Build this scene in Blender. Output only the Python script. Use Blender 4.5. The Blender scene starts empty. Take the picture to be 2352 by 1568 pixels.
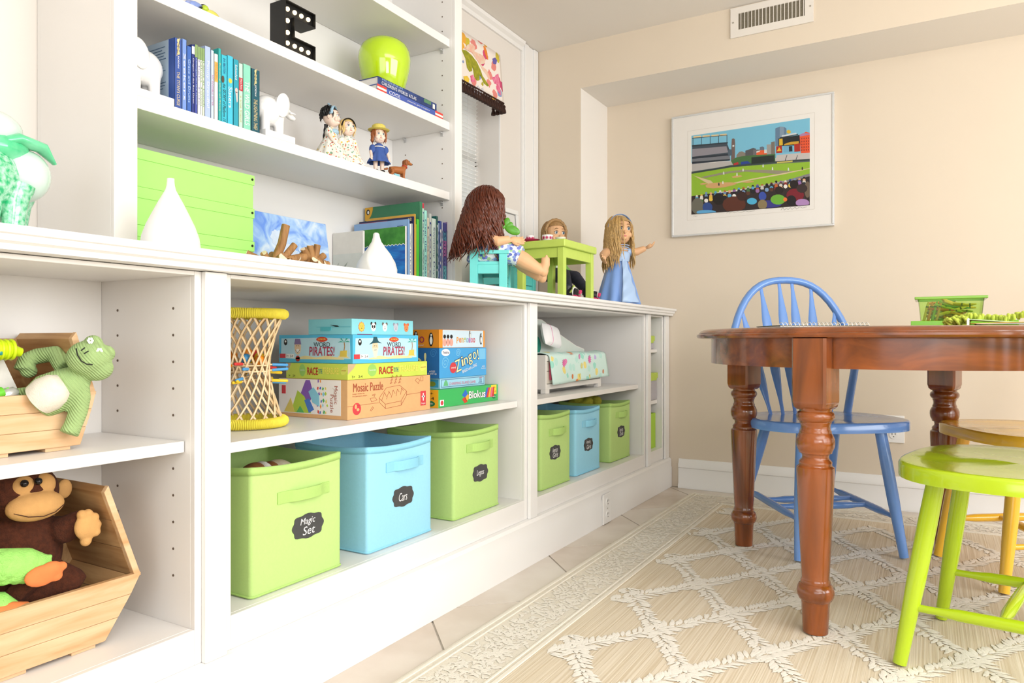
import bpy, bmesh, math, random
from mathutils import Matrix, Vector, noise
random.seed(7)
S = bpy.context.scene
COL = S.collection
PI = math.pi

# ---------------------------------------------------------------- camera, world, lights, exposure
cam = bpy.data.cameras.new('camera'); camo = bpy.data.objects.new('camera', cam); COL.objects.link(camo)
cam.sensor_width = 36.0; cam.lens = 36.0 * 1650 / 2352; cam.clip_start = 0.02
camo.location = (0, 0, 0.74); camo.rotation_euler = (PI / 2, 0, math.radians(30.14))
S.camera = camo
S.view_settings.view_transform = 'Standard'; S.view_settings.look = 'None'
S.view_settings.gamma = 1.0; S.view_settings.use_curve_mapping = False
S.view_settings.exposure = 0.43
W = bpy.data.worlds.new('world'); S.world = W; W.use_nodes = True
W.node_tree.nodes['Background'].inputs[0].default_value = (0.93, 0.97, 1.0, 1)
W.node_tree.nodes['Background'].inputs[1].default_value = 1.6

def area(name, loc, target, sx, sy, watts, color=(1, 1, 1)):
    l = bpy.data.lights.new(name, 'AREA'); l.shape = 'RECTANGLE'; l.size = sx; l.size_y = sy
    l.energy = watts; l.color = color
    o = bpy.data.objects.new(name, l); COL.objects.link(o); o.location = loc
    o.rotation_euler = (Vector(target) - Vector(loc)).to_track_quat('-Z', 'Y').to_euler()
    return o
area('window_daylight', (2.72, 1.35, 1.40), (-1.2, 2.0, 0.7), 2.4, 1.3, 48, (1.0, 1.0, 1.0))
area('ceiling_bounce', (1.0, 0.7, 2.19), (0.8, 0.9, 0.0), 2.4, 2.4, 50, (1.0, 0.99, 0.98))
area('back_fill', (1.0, -2.12, 1.45), (0.0, 2.0, 0.6), 2.2, 1.2, 12, (1.0, 1.0, 1.0))  # fill light added behind the camera to brighten the room
area('bounce_flash', (1.7, -0.6, 1.25), (1.1, 0.5, 2.2), 1.0, 1.0, 25, (1.0, 0.99, 0.97))

# ---------------------------------------------------------------- helpers
def lin(h):
    h = h.lstrip('#'); c = [int(h[i:i + 2], 16) / 255 for i in (0, 2, 4)]
    return [(x / 12.92 if x <= .04045 else ((x + .055) / 1.055) ** 2.4) for x in c]
ALB = 0.86
MATS = {}
def mat(name, hexc, rough=.5, metal=0, vary=0, scale=30, bump=0, bscale=200, coat=0, trans=0, emit=0, sheen=0, alpha=1, stretch=None, hex2=None, ior=1.45, knit=0):
    if name in MATS: return MATS[name]
    m = bpy.data.materials.new(name); MATS[name] = m; m.use_nodes = True
    nt = m.node_tree; b = nt.nodes['Principled BSDF']
    c = [x * ALB for x in lin(hexc)] + [1]
    b.inputs['Base Color'].default_value = c; b.inputs['Roughness'].default_value = rough
    b.inputs['Metallic'].default_value = metal; b.inputs['IOR'].default_value = ior
    if coat: b.inputs['Coat Weight'].default_value = coat; b.inputs['Coat Roughness'].default_value = .08
    if trans: b.inputs['Transmission Weight'].default_value = trans
    if sheen: b.inputs['Sheen Weight'].default_value = sheen
    if emit:
        b.inputs['Emission Color'].default_value = c; b.inputs['Emission Strength'].default_value = emit
    if alpha < 1: b.inputs['Alpha'].default_value = alpha
    N = nt.nodes.new; L = nt.links.new
    if vary or hex2 or bump:
        tc = N('ShaderNodeTexCoord'); mp = N('ShaderNodeMapping'); L(tc.outputs['Object'], mp.inputs[0])
        if stretch: mp.inputs['Scale'].default_value = stretch
    if vary or hex2:
        n = N('ShaderNodeTexNoise'); n.inputs['Scale'].default_value = scale; n.inputs['Detail'].default_value = 4
        L(mp.outputs[0], n.inputs[0])
        r = N('ShaderNodeValToRGB'); L(n.outputs[0], r.inputs[0])
        r.color_ramp.elements[0].position = .35; r.color_ramp.elements[1].position = .65
        c2 = [x * ALB for x in lin(hex2)] + [1] if hex2 else [x * (1 - vary) for x in c[:3]] + [1]
        r.color_ramp.elements[0].color = c2; r.color_ramp.elements[1].color = c
        L(r.outputs[0], b.inputs['Base Color'])
    if knit:
        wv = N('ShaderNodeTexWave'); wv.inputs['Scale'].default_value = knit; wv.inputs['Distortion'].default_value = 1.2; wv.bands_direction = 'DIAGONAL'; L(tc.outputs['Object'], wv.inputs[0])
        kb = N('ShaderNodeBump'); kb.inputs['Strength'].default_value = .9; kb.inputs['Distance'].default_value = .0015; L(wv.outputs[0], kb.inputs['Height']); L(kb.outputs[0], b.inputs['Normal'])
    elif bump:
        n2 = N('ShaderNodeTexNoise'); n2.inputs['Scale'].default_value = bscale; L(mp.outputs[0], n2.inputs[0])
        bp = N('ShaderNodeBump'); bp.inputs['Strength'].default_value = bump; bp.inputs['Distance'].default_value = .002
        L(n2.outputs[0], bp.inputs['Height']); L(bp.outputs[0], b.inputs['Normal'])
    return m
def wood(name, light, dark, axis='X', rough=.4, scale=6, coat=0, knots=.0):
    if name in MATS: return MATS[name]
    m = bpy.data.materials.new(name); MATS[name] = m; m.use_nodes = True; nt = m.node_tree; N = nt.nodes.new; L = nt.links.new
    b = nt.nodes['Principled BSDF']; b.inputs['Roughness'].default_value = rough
    if coat: b.inputs['Coat Weight'].default_value = coat; b.inputs['Coat Roughness'].default_value = .12
    tc = N('ShaderNodeTexCoord'); mp = N('ShaderNodeMapping'); L(tc.outputs['Object'], mp.inputs[0])
    sc = {'X': (.12, 1, 1), 'Y': (1, .12, 1), 'Z': (1, 1, .1)}[axis]
    mp.inputs['Scale'].default_value = sc
    n = N('ShaderNodeTexNoise'); n.inputs['Scale'].default_value = scale * 5; n.inputs['Detail'].default_value = 6; n.inputs['Distortion'].default_value = .6
    L(mp.outputs[0], n.inputs[0])
    r = N('ShaderNodeValToRGB'); L(n.outputs[0], r.inputs[0])
    e = r.color_ramp.elements; e[0].position = .32; e[1].position = .66
    e[0].color = [x * ALB for x in lin(dark)] + [1]; e[1].color = [x * ALB for x in lin(light)] + [1]
    L(r.outputs[0], b.inputs['Base Color'])
    bp = N('ShaderNodeBump'); bp.inputs['Strength'].default_value = .08; bp.inputs['Distance'].default_value = .001
    L(n.outputs[0], bp.inputs['Height']); L(bp.outputs[0], b.inputs['Normal'])
    return m

def clear(name, hexc, k=.9, rough=.03, tint=None, ior=1.35):
    """thin clear sheet: lets light straight through, with a fresnel sheen"""
    m = bpy.data.materials.new(name); MATS[name] = m; m.use_nodes = True; nt = m.node_tree; N = nt.nodes.new; L = nt.links.new
    out = nt.nodes['Material Output']; p = nt.nodes['Principled BSDF']; p.inputs['Base Color'].default_value = [x * ALB for x in lin(hexc)] + [1]; p.inputs['Roughness'].default_value = .25
    t = N('ShaderNodeBsdfTransparent'); t.inputs[0].default_value = lin(tint or hexc) + [1]
    g = N('ShaderNodeBsdfGlossy'); g.inputs['Roughness'].default_value = rough
    a = N('ShaderNodeMixShader'); a.inputs[0].default_value = k; L(p.outputs[0], a.inputs[1]); L(t.outputs[0], a.inputs[2])
    f = N('ShaderNodeFresnel'); f.inputs['IOR'].default_value = ior
    b = N('ShaderNodeMixShader'); L(f.outputs[0], b.inputs[0]); L(a.outputs[0], b.inputs[1]); L(g.outputs[0], b.inputs[2]); L(b.outputs[0], out.inputs[0])
    return m
WM = {}
def world_of(o):
    while o.parent: o = o.parent
    return WM.get(o.name, Matrix())
def tag(o, label=None, cat=None, group=None, kind=None):
    if label: o['label'] = label
    if cat: o['category'] = cat
    if group: o['group'] = group
    if kind: o['kind'] = kind
    return o
def thing(name, label, cat, loc=(0, 0, 0), rz=0, group=None, kind=None):
    o = bpy.data.objects.new(name, None); COL.objects.link(o); o.empty_display_size = .05
    o.location = loc; o.rotation_euler = (0, 0, rz)
    WM[o.name] = Matrix.Translation(loc) @ Matrix.Rotation(rz, 4, 'Z')
    return tag(o, label, cat, group, kind)
def frame(o, ux, uy):
    ux = Vector(ux).normalized(); uy = Vector(uy); n = ux.cross(uy).normalized(); uy = n.cross(ux)
    return Matrix(((ux.x, uy.x, n.x, o[0]), (ux.y, uy.y, n.y, o[1]), (ux.z, uy.z, n.z, o[2]), (0, 0, 0, 1)))
def RZ(a): return Matrix.Rotation(a, 4, 'Z')
def T(*p): return Matrix.Translation(p)

class MB:
    def __init__(s, M=None): s.v = []; s.f = []; s.m = []; s.M = M or Matrix()
    def add(s, vs, fs, m=0, M=None):
        k = len(s.v); X = s.M @ M if M is not None else s.M
        s.v += [X @ Vector(p) for p in vs]; s.f += [tuple(i + k for i in f) for f in fs]; s.m += [m] * len(fs); return s
    def box(s, x0, x1, y0, y1, z0, z1, m=0, M=None):
        x0, x1 = min(x0, x1), max(x0, x1); y0, y1 = min(y0, y1), max(y0, y1); z0, z1 = min(z0, z1), max(z0, z1)
        return s.add([(x0, y0, z0), (x1, y0, z0), (x1, y1, z0), (x0, y1, z0), (x0, y0, z1), (x1, y0, z1), (x1, y1, z1), (x0, y1, z1)],
                     [(3, 2, 1, 0), (4, 5, 6, 7), (0, 1, 5, 4), (1, 2, 6, 5), (2, 3, 7, 6), (3, 0, 4, 7)], m, M)
    def tube(s, pts, r, n=8, m=0, closed=False, cap=True, flat=1.0, up=None, M=None):
        P = [Vector(p) for p in pts]; k = len(P); R = r if isinstance(r, (list, tuple)) else [r] * k
        vs = []; fs = []; ref = Vector(up) if up else None
        for i in range(k):
            if closed: t = P[(i + 1) % k] - P[i - 1]
            else: t = P[min(i + 1, k - 1)] - P[max(i - 1, 0)]
            t = t.normalized() if t.length > 1e-9 else Vector((0, 0, 1))
            if ref is None: ref = t.orthogonal()
            a = ref - t * ref.dot(t)
            a = a.normalized() if a.length > 1e-6 else t.orthogonal().normalized()
            if up is None: ref = a
            b = t.cross(a)
            for j in range(n):
                q = 2 * PI * j / n; vs.append(P[i] + a * (math.cos(q) * R[i]) + b * (math.sin(q) * R[i] * flat))
        for i in range(k if closed else k - 1):
            for j in range(n):
                a0 = i * n + j; a1 = i * n + (j + 1) % n; b0 = ((i + 1) % k) * n + j; b1 = ((i + 1) % k) * n + (j + 1) % n
                fs.append((a0, a1, b1, b0))
        if cap and not closed: fs += [tuple(range(n))[::-1], tuple((k - 1) * n + j for j in range(n))]
        return s.add(vs, fs, m, M)
    def cyl(s, p0, p1, r0, r1=None, n=16, m=0, M=None): return s.tube([p0, p1], [r0, r0 if r1 is None else r1], n, m, M=M)
    def lathe(s, prof, c=(0, 0, 0), n=24, m=0, M=None, sx=1, sy=1):
        vs = []; fs = []; k = len(prof)
        for r, z in prof:
            for j in range(n):
                a = 2 * PI * j / n; vs.append((c[0] + r * sx * math.cos(a), c[1] + r * sy * math.sin(a), c[2] + z))
        for i in range(k - 1):
            for j in range(n): fs.append((i * n + j, i * n + (j + 1) % n, (i + 1) * n + (j + 1) % n, (i + 1) * n + j))
        fs += [tuple(range(n))[::-1], tuple((k - 1) * n + j for j in range(n))]
        return s.add(vs, fs, m, M)
    def ell(s, c, r, n=16, k=10, m=0, M=None, R=None):
        if not isinstance(r, (list, tuple)): r = (r, r, r)
        vs = [Vector((0, 0, -1))]; fs = []
        for i in range(1, k):
            t = PI * i / k - PI / 2
            for j in range(n):
                a = 2 * PI * j / n; vs.append(Vector((math.cos(t) * math.cos(a), math.cos(t) * math.sin(a), math.sin(t))))
        vs.append(Vector((0, 0, 1))); top = len(vs) - 1
        for j in range(n): fs.append((0, 1 + (j + 1) % n, 1 + j)); fs.append((top, top - n + j, top - n + (j + 1) % n))
        for i in range(k - 2):
            for j in range(n): fs.append((1 + i * n + j, 1 + i * n + (j + 1) % n, 1 + (i + 1) * n + (j + 1) % n, 1 + (i + 1) * n + j))
        D = Matrix.Diagonal((r[0], r[1], r[2], 1)); X = T(*c) @ (R.to_4x4() if R is not None else Matrix()) @ D
        return s.add(vs, fs, m, (M @ X) if M is not None else X)
    def prism(s, poly, h0, h1, m=0, M=None, ms=None):
        n = len(poly); A = sum(poly[i][0] * poly[(i + 1) % n][1] - poly[(i + 1) % n][0] * poly[i][1] for i in range(n))
        if A < 0: poly = poly[::-1]
        vs = [(p[0], p[1], h0) for p in poly] + [(p[0], p[1], h1) for p in poly]
        s.add(vs, [tuple(range(n))[::-1], tuple(range(n, 2 * n))], m, M)
        k = len(s.v) - 2 * n
        s.f += [(k + i, k + (i + 1) % n, k + n + (i + 1) % n, k + n + i) for i in range(n)]; s.m += [m if ms is None else ms] * n
        return s
    def disc(s, c, rx, ry, h0, h1, n=16, m=0, M=None, a0=0):
        return s.prism([(c[0] + rx * math.cos(2 * PI * i / n + a0), c[1] + ry * math.sin(2 * PI * i / n + a0)) for i in range(n)], h0, h1, m, M)
    def line(s, pts, w, h0, h1, m=0, M=None):
        for a, b in zip(pts[:-1], pts[1:]):
            dx, dy = b[0] - a[0], b[1] - a[1]; l = math.hypot(dx, dy) or 1; nx, ny = -dy / l * w / 2, dx / l * w / 2
            s.prism([(a[0] + nx, a[1] + ny), (a[0] - nx, a[1] - ny), (b[0] - nx, b[1] - ny), (b[0] + nx, b[1] + ny)], h0, h1, m, M)
        return s
    def torus(s, c, R, r, n=32, k=10, m=0, M=None, sy=1):
        return s.tube([(c[0] + R * math.cos(2 * PI * i / n), c[1] + R * sy * math.sin(2 * PI * i / n), c[2]) for i in range(n)], r, k, m, closed=True, up=(0, 0, 1), M=M)
    def grid(s, fn, nu, nv, m=0, M=None, closeu=False):
        vs = [fn(i / (nu if closeu else nu - 1), j / (nv - 1)) for j in range(nv) for i in range(nu)]
        fs = [(j * nu + i, j * nu + (i + 1) % nu, (j + 1) * nu + (i + 1) % nu, (j + 1) * nu + i) for j in range(nv - 1) for i in range(nu if closeu else nu - 1)]
        return s.add(vs, fs, m, M)
    def build(s, name, mats, parent=None, w=False, smooth=None, bevel=0, seg=2, remesh=0, solid=0, subs=0, smit=0, label=None, kind=None):
        vs = s.v
        if w and parent is not None:
            I = world_of(parent).inverted(); vs = [I @ p for p in vs]
        me = bpy.data.meshes.new(name); me.from_pydata([tuple(p) for p in vs], [], s.f)
        for q in (mats if isinstance(mats, (list, tuple)) else [mats]): me.materials.append(q)
        if any(s.m): me.polygons.foreach_set('material_index', s.m)
        if smooth: me.shade_smooth(); me.set_sharp_from_angle(angle=math.radians(smooth))
        o = bpy.data.objects.new(name, me); COL.objects.link(o)
        if parent is not None: o.parent = parent
        if remesh:
            md = o.modifiers.new('remesh', 'REMESH'); md.mode = 'VOXEL'; md.voxel_size = remesh; md.use_smooth_shade = True
            md = o.modifiers.new('smooth', 'SMOOTH'); md.iterations = smit or 4; md.factor = .5
        if solid:
            md = o.modifiers.new('solid', 'SOLIDIFY'); md.thickness = solid; md.offset = 0
        if bevel:
            md = o.modifiers.new('bevel', 'BEVEL'); md.width = bevel; md.segments = seg; md.limit_method = 'ANGLE'; md.angle_limit = math.radians(35)
            if not smooth: me.shade_smooth(); me.set_sharp_from_angle(angle=math.radians(30))
            md.harden_normals = True
        if subs:
            md = o.modifiers.new('subdivision', 'SUBSURF'); md.levels = subs; md.render_levels = subs; me.shade_smooth()
        if label: o['label'] = label
        if kind: o['kind'] = kind
        return o

TXT = {}
def text(body, w, h, m, parent, M, name='lettering', shear=0, bold=0, wld=True, fit=True, align=0):
    """lettering as a thin mesh, fitted into a w x h box centred on frame M"""
    key = (body, shear, bold)
    if key not in TXT:
        c = bpy.data.curves.new('lettering', 'FONT'); c.body = body; c.size = 1; c.shear = shear; c.offset = bold; c.align_x = 'CENTER'
        c.resolution_u = 3; c.space_line = .85
        o = bpy.data.objects.new('lettering', c)
        me = bpy.data.meshes.new_from_object(o); vs = [tuple(v.co) for v in me.vertices]; fs = [tuple(p.vertices) for p in me.polygons]
        bpy.data.objects.remove(o); bpy.data.curves.remove(c); bpy.data.meshes.remove(me); TXT[key] = (vs, fs)
    vs, fs = TXT[key]
    xs = [v[0] for v in vs]; ys = [v[1] for v in vs]
    sx = w / (max(xs) - min(xs)); sy = h / (max(ys) - min(ys)); cx = (max(xs) + min(xs)) / 2; cy = (max(ys) + min(ys)) / 2
    b = MB().add([((v[0] - cx) * sx, (v[1] - cy) * sy, .0004) for v in vs], fs, 0, M)
    return b.build(name, m, parent, w=wld)
def dup(root, loc, rz, label=None, group=None):
    r = root.copy(); COL.objects.link(r); r.location = loc; r.rotation_euler = (0, 0, rz)
    WM[r.name] = Matrix.Translation(loc) @ Matrix.Rotation(rz, 4, 'Z')
    if label: r['label'] = label
    if group: r['group'] = group
    for ch in list(root.children):
        c = ch.copy(); COL.objects.link(c); c.parent = r
        for g in list(ch.children):
            d = g.copy(); COL.objects.link(d); d.parent = c
    return r

# ---------------------------------------------------------------- shared materials
WHITE = mat('painted_white', '#f7f5f2', .35, vary=.02, scale=3)
TRIM = mat('trim_white', '#faf9f7', .3, vary=.015, scale=4)
WALLP = mat('beige_wall_paint', '#e8dac6', .75, vary=.03, scale=2, bump=.05, bscale=300)
CREAM = mat('cream_ceiling_paint', '#f8f3ec', .8, vary=.02, scale=2)
BLACK = mat('black_plastic', '#161616', .4, vary=.2, scale=30)
CHALK = mat('chalkboard_grey', '#4a4a4a', .8, vary=.1, scale=60)
CHALKW = mat('chalk_white', '#fbfbfb', .8, vary=.05, scale=90)
PAPER = mat('paper_white', '#f6f3ec', .7, vary=.05, scale=80)
YAX = dict(ux=(0, 1, 0), uy=(0, 0, 1))         # frame on a surface facing the room (+x)
def FXp(x, y, z): return frame((x, y, z), (0, 1, 0), (0, 0, 1))      # faces +x, text runs along +y
def FYn(x, y, z): return frame((x, y, z), (1, 0, 0), (0, 0, 1))      # faces -y, text runs along +x
def C(h, **k): return mat('colour_' + h.strip('#'), h, k.pop('rough', .55), vary=k.pop('vary', .04), scale=60, **k)

# ---------------------------------------------------------------- the room shell
XW, YA, YB, XR, ZCEIL, ZSOF = -1.75, 3.25, 3.589, -1.4926, 2.22, 1.995
RX, RY = 2.8, -2.2
def struct(name, b, m, parent=None, **k):
    o = b.build(name, m, parent, **k); o['kind'] = 'structure'; return o
# floor: a slab under stone tiles laid diagonally
GROUT = mat('grey_grout', '#cfc6ba', .9, vary=.1, scale=40)
TILE = [mat('beige_stone_tile_%s' % n, h, .38, vary=.0, scale=5, hex2=h2, bump=.05, bscale=40) for n, h, h2 in
        (('warm', '#e9dfd2', '#d9ccbc'), ('pale', '#ebe3d8', '#dcd0c2'), ('rosy', '#e6dacd', '#d5c6b6'))]
floor = struct('floor', MB().box(XW - .1, RX + .1, RY - .1, YB + .1, -.08, -.004), GROUT)
ts = .477; hs = ts / math.sqrt(2)
tmesh = {}
def tile(cx, cy, i):
    # diagonal square clipped to the room by the cabinets and walls
    poly = [(cx - hs + .004, cy), (cx, cy - hs + .004), (cx + hs - .004, cy), (cx, cy + hs - .004)]
    def clip(p, f):
        out = []
        for a, b in zip(p, p[1:] + p[:1]):
            fa, fb = f(a), f(b)
            if fa >= 0: out.append(a)
            if fa * fb < 0:
                t = fa / (fa - fb); out.append((a[0] + (b[0] - a[0]) * t, a[1] + (b[1] - a[1]) * t))
        return out
    for f in (lambda p: p[0] + 1.36, lambda p: 2.78 - p[0], lambda p: YB - .004 - p[1], lambda p: p[1] + 2.18):
        poly = clip(poly, f)
        if len(poly) < 3: return
    MB().prism(poly, -.01, random.uniform(-.0006, .0)).build('tile', TILE[i % 3], floor)
s0, d0 = 1.750, 4.140                     # grout lines x + y = s0 + k ts, y - x = d0 + k ts
q = ts * math.sqrt(2); i = 0
for a in range(-12, 14):
    for b_ in range(-14, 8):
        s = s0 + (a + .5) * q; d = d0 + (b_ + .5) * q
        cx, cy = (s - d) / 2, (s + d) / 2
        if -1.75 < cx < 3.1 and -2.5 < cy < 3.95: tile(cx, cy, i); i += 1
struct('ceiling', MB().box(XW - .15, RX + .1, RY - .1, YB + .3, ZCEIL, ZCEIL + .1), CREAM)
# left wall with a window opening y 2.22 - 2.89, z 1.15 - 2.02 and a second one behind the bookcase end
WSID = mat('window_wall_paint', '#f1ebe4', .7, vary=.02, scale=2)
wl = MB()
YW0, YW1, ZW0, ZW1 = 2.22, 2.89, 1.15, 2.03
wl.box(XW - .15, XW, RY - .1, YW0, 0, ZCEIL).box(XW - .15, XW, YW1, YA + .02, 0, ZCEIL)
wl.box(XW - .15, XW, YW0, YW1, 0, ZW0).box(XW - .15, XW, YW0, YW1, ZW1, ZCEIL)
struct('wall_left', wl, WSID)
# far wall: column and header in front, recessed bay behind
wf = MB()
wf.add([(XW, YA, 0), (XR, YA, 0), (XR, YA, ZSOF), (RX, YA, ZSOF), (RX, YA, ZCEIL), (XW, YA, ZCEIL)], [(0, 1, 2, 3, 4, 5)], 0)
wf.add([(XR, YA, 0), (XR, YB, 0), (XR, YB, ZSOF), (XR, YA, ZSOF)], [(0, 1, 2, 3)], 1)
wf.add([(XR, YA, ZSOF), (XR, YB, ZSOF), (RX, YB, ZSOF), (RX, YA, ZSOF)], [(0, 1, 2, 3)], 1)
struct('wall_far', wf, [WALLP, CREAM])
struct('wall_alcove', MB().box(XR - .3, RX + .1, YB, YB + .1, 0, ZCEIL), WALLP)
# right wall with a broad window opening, rear wall with an opening added for the fill light (both behind the camera)
struct('wall_right', MB().box(RX, RX + .1, RY, YB, 0, .45).box(RX, RX + .1, RY, YB, 2.05, ZCEIL).box(RX, RX + .1, RY, .1, .45, 2.05).box(RX, RX + .1, 2.6, YB, .45, 2.05), WALLP)
struct('wall_back', MB().box(XW, RX, RY - .1, RY, 0, .6).box(XW, RX, RY - .1, RY, 2.08, ZCEIL).box(XW, -.35, RY - .1, RY, .6, 2.08).box(2.15, RX, RY - .1, RY, .6, 2.08), WALLP)
# corner casing, crown strip and baseboard
cs = MB()
for (y0, y1, d) in ((3.100, 3.112, .012), (3.112, 3.150, .020), (3.150, 3.200, .015), (3.200, 3.244, .022)):
    cs.box(XW, XW + d, y0, y1, .905, ZCEIL - .002)
struct('trim_1', cs, TRIM, bevel=.002)
struct('trim_2', MB().prism([(0, 0), (.03, 0), (.026, -.014), (.012, -.024), (.010, -.042), (0, -.042)], 0, 2.25, M=frame((XW, 3.10, ZCEIL - .001), (1, 0, 0), (0, 0, 1)) @ Matrix()), TRIM)
bb = MB()
prof = [(0, 0), (.022, 0), (.022, .012), (.014, .024), (.014, .100), (.017, .104), (.017, .118), (.010, .130), (.006, .146), (0, .146)]
bb.prism(prof, 0, RX + 1.10, M=Matrix(((0, 0, 1, -1.10), (-1, 0, 0, YB - .0005), (0, 1, 0, 0), (0, 0, 0, 1))))
struct('baseboard_far', bb, TRIM, smooth=35)
struct('baseboard_right', MB().box(RX - .015, RX, RY, YB - .03, 0, .14), TRIM, bevel=.003)

# ---------------------------------------------------------------- window with white slatted blind
BL = mat('blind_slat_white', '#fbfbf8', .5, vary=.02)
win = thing('window_1', 'white framed window with lowered slatted blind between bookcase and room corner', 'window', (XW - .12, 2.55, ZW0)); win['kind'] = 'structure'
fr = MB()
fr.box(XW - .149, XW - .125, YW0, YW0 + .045, ZW0, ZW1).box(XW - .149, XW - .125, YW1 - .045, YW1, ZW0, ZW1).box(XW - .149, XW - .125, YW0, YW1, ZW0, ZW0 + .05)
fr.box(XW - .149, XW - .125, YW0, YW1, ZW1 - .05, ZW1).box(XW - .149, XW - .125, YW0, YW1, 1.57, 1.60)
fr.build('frame', TRIM, win, w=True, bevel=.002)
MB().box(XW - .14, XW - .137, YW0 + .04, YW1 - .04, ZW0 + .04, ZW1 - .04).build('glass_pane', clear('window_glass', '#ffffff', 1), win, w=True)
sl = MB().add([(-.011, -.31, -.005), (.011, -.31, .005), (.011, .31, .005), (-.011, .31, -.005), (-.011, -.31, -.0035), (.011, -.31, .0065), (.011, .31, .0065), (-.011, .31, -.0035)],
              [(0, 3, 2, 1), (4, 5, 6, 7), (0, 1, 5, 4), (1, 2, 6, 5), (2, 3, 7, 6), (3, 0, 4, 7)])
s_o = sl.build('slat', BL, win)
for k in range(42):
    o = s_o if k == 0 else s_o.copy()
    if k: COL.objects.link(o); o.parent = win
    o.location = (.012, .0, .085 + k * .0188)
for y in (2.33, 2.55, 2.77): MB().tube([(XW - .094, y, ZW0 + .05), (XW - .094, y, ZW1 - .02)], .0012, 5).build('ladder_cord', BL, win, w=True)
MB().box(XW - .12, XW - .09, YW0 + .02, YW1 - .02, ZW0 + .04, ZW0 + .06).build('bottom_rail', BL, win, w=True, bevel=.003)
MB().box(XW - .125, XW - .08, YW0 + .01, YW1 - .01, ZW1 - .035, ZW1 - .002).build('head_rail', BL, win, w=True, bevel=.003)
MB().box(XW - .14, XW + .02, YW0 - .02, YW1 + .01, ZW0 - .022, ZW0).build('sill', TRIM, win, w=True, bevel=.003)
MB().box(XW, XW + .006, YW1, YW1 + .006, ZW0, ZW1).build('corner_bead', TRIM, win, w=True)

# left window casing beside the bookcase
lc = MB()
for (y0, y1, d) in ((.40, .47, .045), (.47, .52, .05), (.52, .60, .040), (.60, .64, .046), (.64, .70, .042)): lc.box(XW, XW + d, y0, y1, .905, ZCEIL - .001)
struct('trim_3', lc, mat('casing_warm_white', '#f8f1ec', .5, vary=.02, scale=4), bevel=.004)

# ---------------------------------------------------------------- wall vent and outlets
v = thing('air_vent', 'white metal air vent with upright louvres on the ceiling header', 'vent', (-.59, YA, 2.083))
vx0, vx1, vz0, vz1 = -.762, -.420, 2.083, 2.214
MB().box(vx0, vx1, YA - .008, YA - .0003, vz0, vz0 + .032).box(vx0, vx1, YA - .008, YA, vz1 - .028, vz1).box(vx0, vx0 + .034, YA - .008, YA, vz0 + .032, vz1 - .028).box(vx1 - .034, vx1, YA - .008, YA, vz0 + .032, vz1 - .028).build('frame', mat('vent_white', '#f1ebe2', .4, vary=.02), v, w=True)
MB().box(vx0 + .03, vx1 - .03, YA - .0015, YA - .0005, vz0 + .03, vz1 - .026).build('louvre_shade', mat('vent_shadow_grey', '#8f8775', .9, vary=.2, scale=200), v, w=True)  # grey sheet painted as the shade behind the louvres
lm = MB().box(-.0012, .0012, -.007, .0, 0, .073, M=RZ(.3))
lo = lm.build('louvre', MATS['vent_white'], v)
for k in range(18):
    o = lo if k == 0 else lo.copy()
    if k: COL.objects.link(o); o.parent = v
    o.location = (vx0 + .034 + .0152 * (k + .6) + .59, -.0015, .031)
for x in (vx0 + .012, vx1 - .012): MB().cyl((x, YA - .0095, 2.15), (x, YA - .007, 2.15), .0035, n=10).build('screw', mat('screw_grey', '#c8c4ba', .35, metal=.7), v, w=True)

OUT = mat('outlet_plate_white', '#fcfbf9', .3, vary=.01)
def outlet(name, label, M):
    t = thing(name, label, 'outlet', M.to_translation()); 
    MB(M).prism([(-.0415, -.06), (.0415, -.06), (.0415, .06), (-.0415, .06)], 0, .006).build('cover_plate', OUT, t, w=True, bevel=.002)
    for dz in (-.026, .026):
        r = MB(M).disc((0, dz), .017, .0165, .006, .0085, 20).build('receptacle', OUT, t, w=True)
        s_ = MB(M)
        for dx in (-.006, .006): s_.box(dx - .0012, dx + .0012, dz + .001, dz + .010, .0085, .0090)
        s_.disc((0, dz - .007), .0025, .0025, .0085, .0090, 10)
        s_.build('slot', mat('outlet_slot_dark', '#3a3733', .6, vary=.1), r, w=True)
    MB(M).disc((0, 0), .003, .003, .006, .0072, 10).build('screw', MATS['screw_grey'], t, w=True)
outlet('wall_outlet', 'white wall outlet on the beige wall behind the blue chair', FYn(-.135, YB - .0005, .354))
outlet('cabinet_outlet', 'white outlet set low in the white cabinet plinth', FXp(-1.1365, 2.72, .0625))

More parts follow.
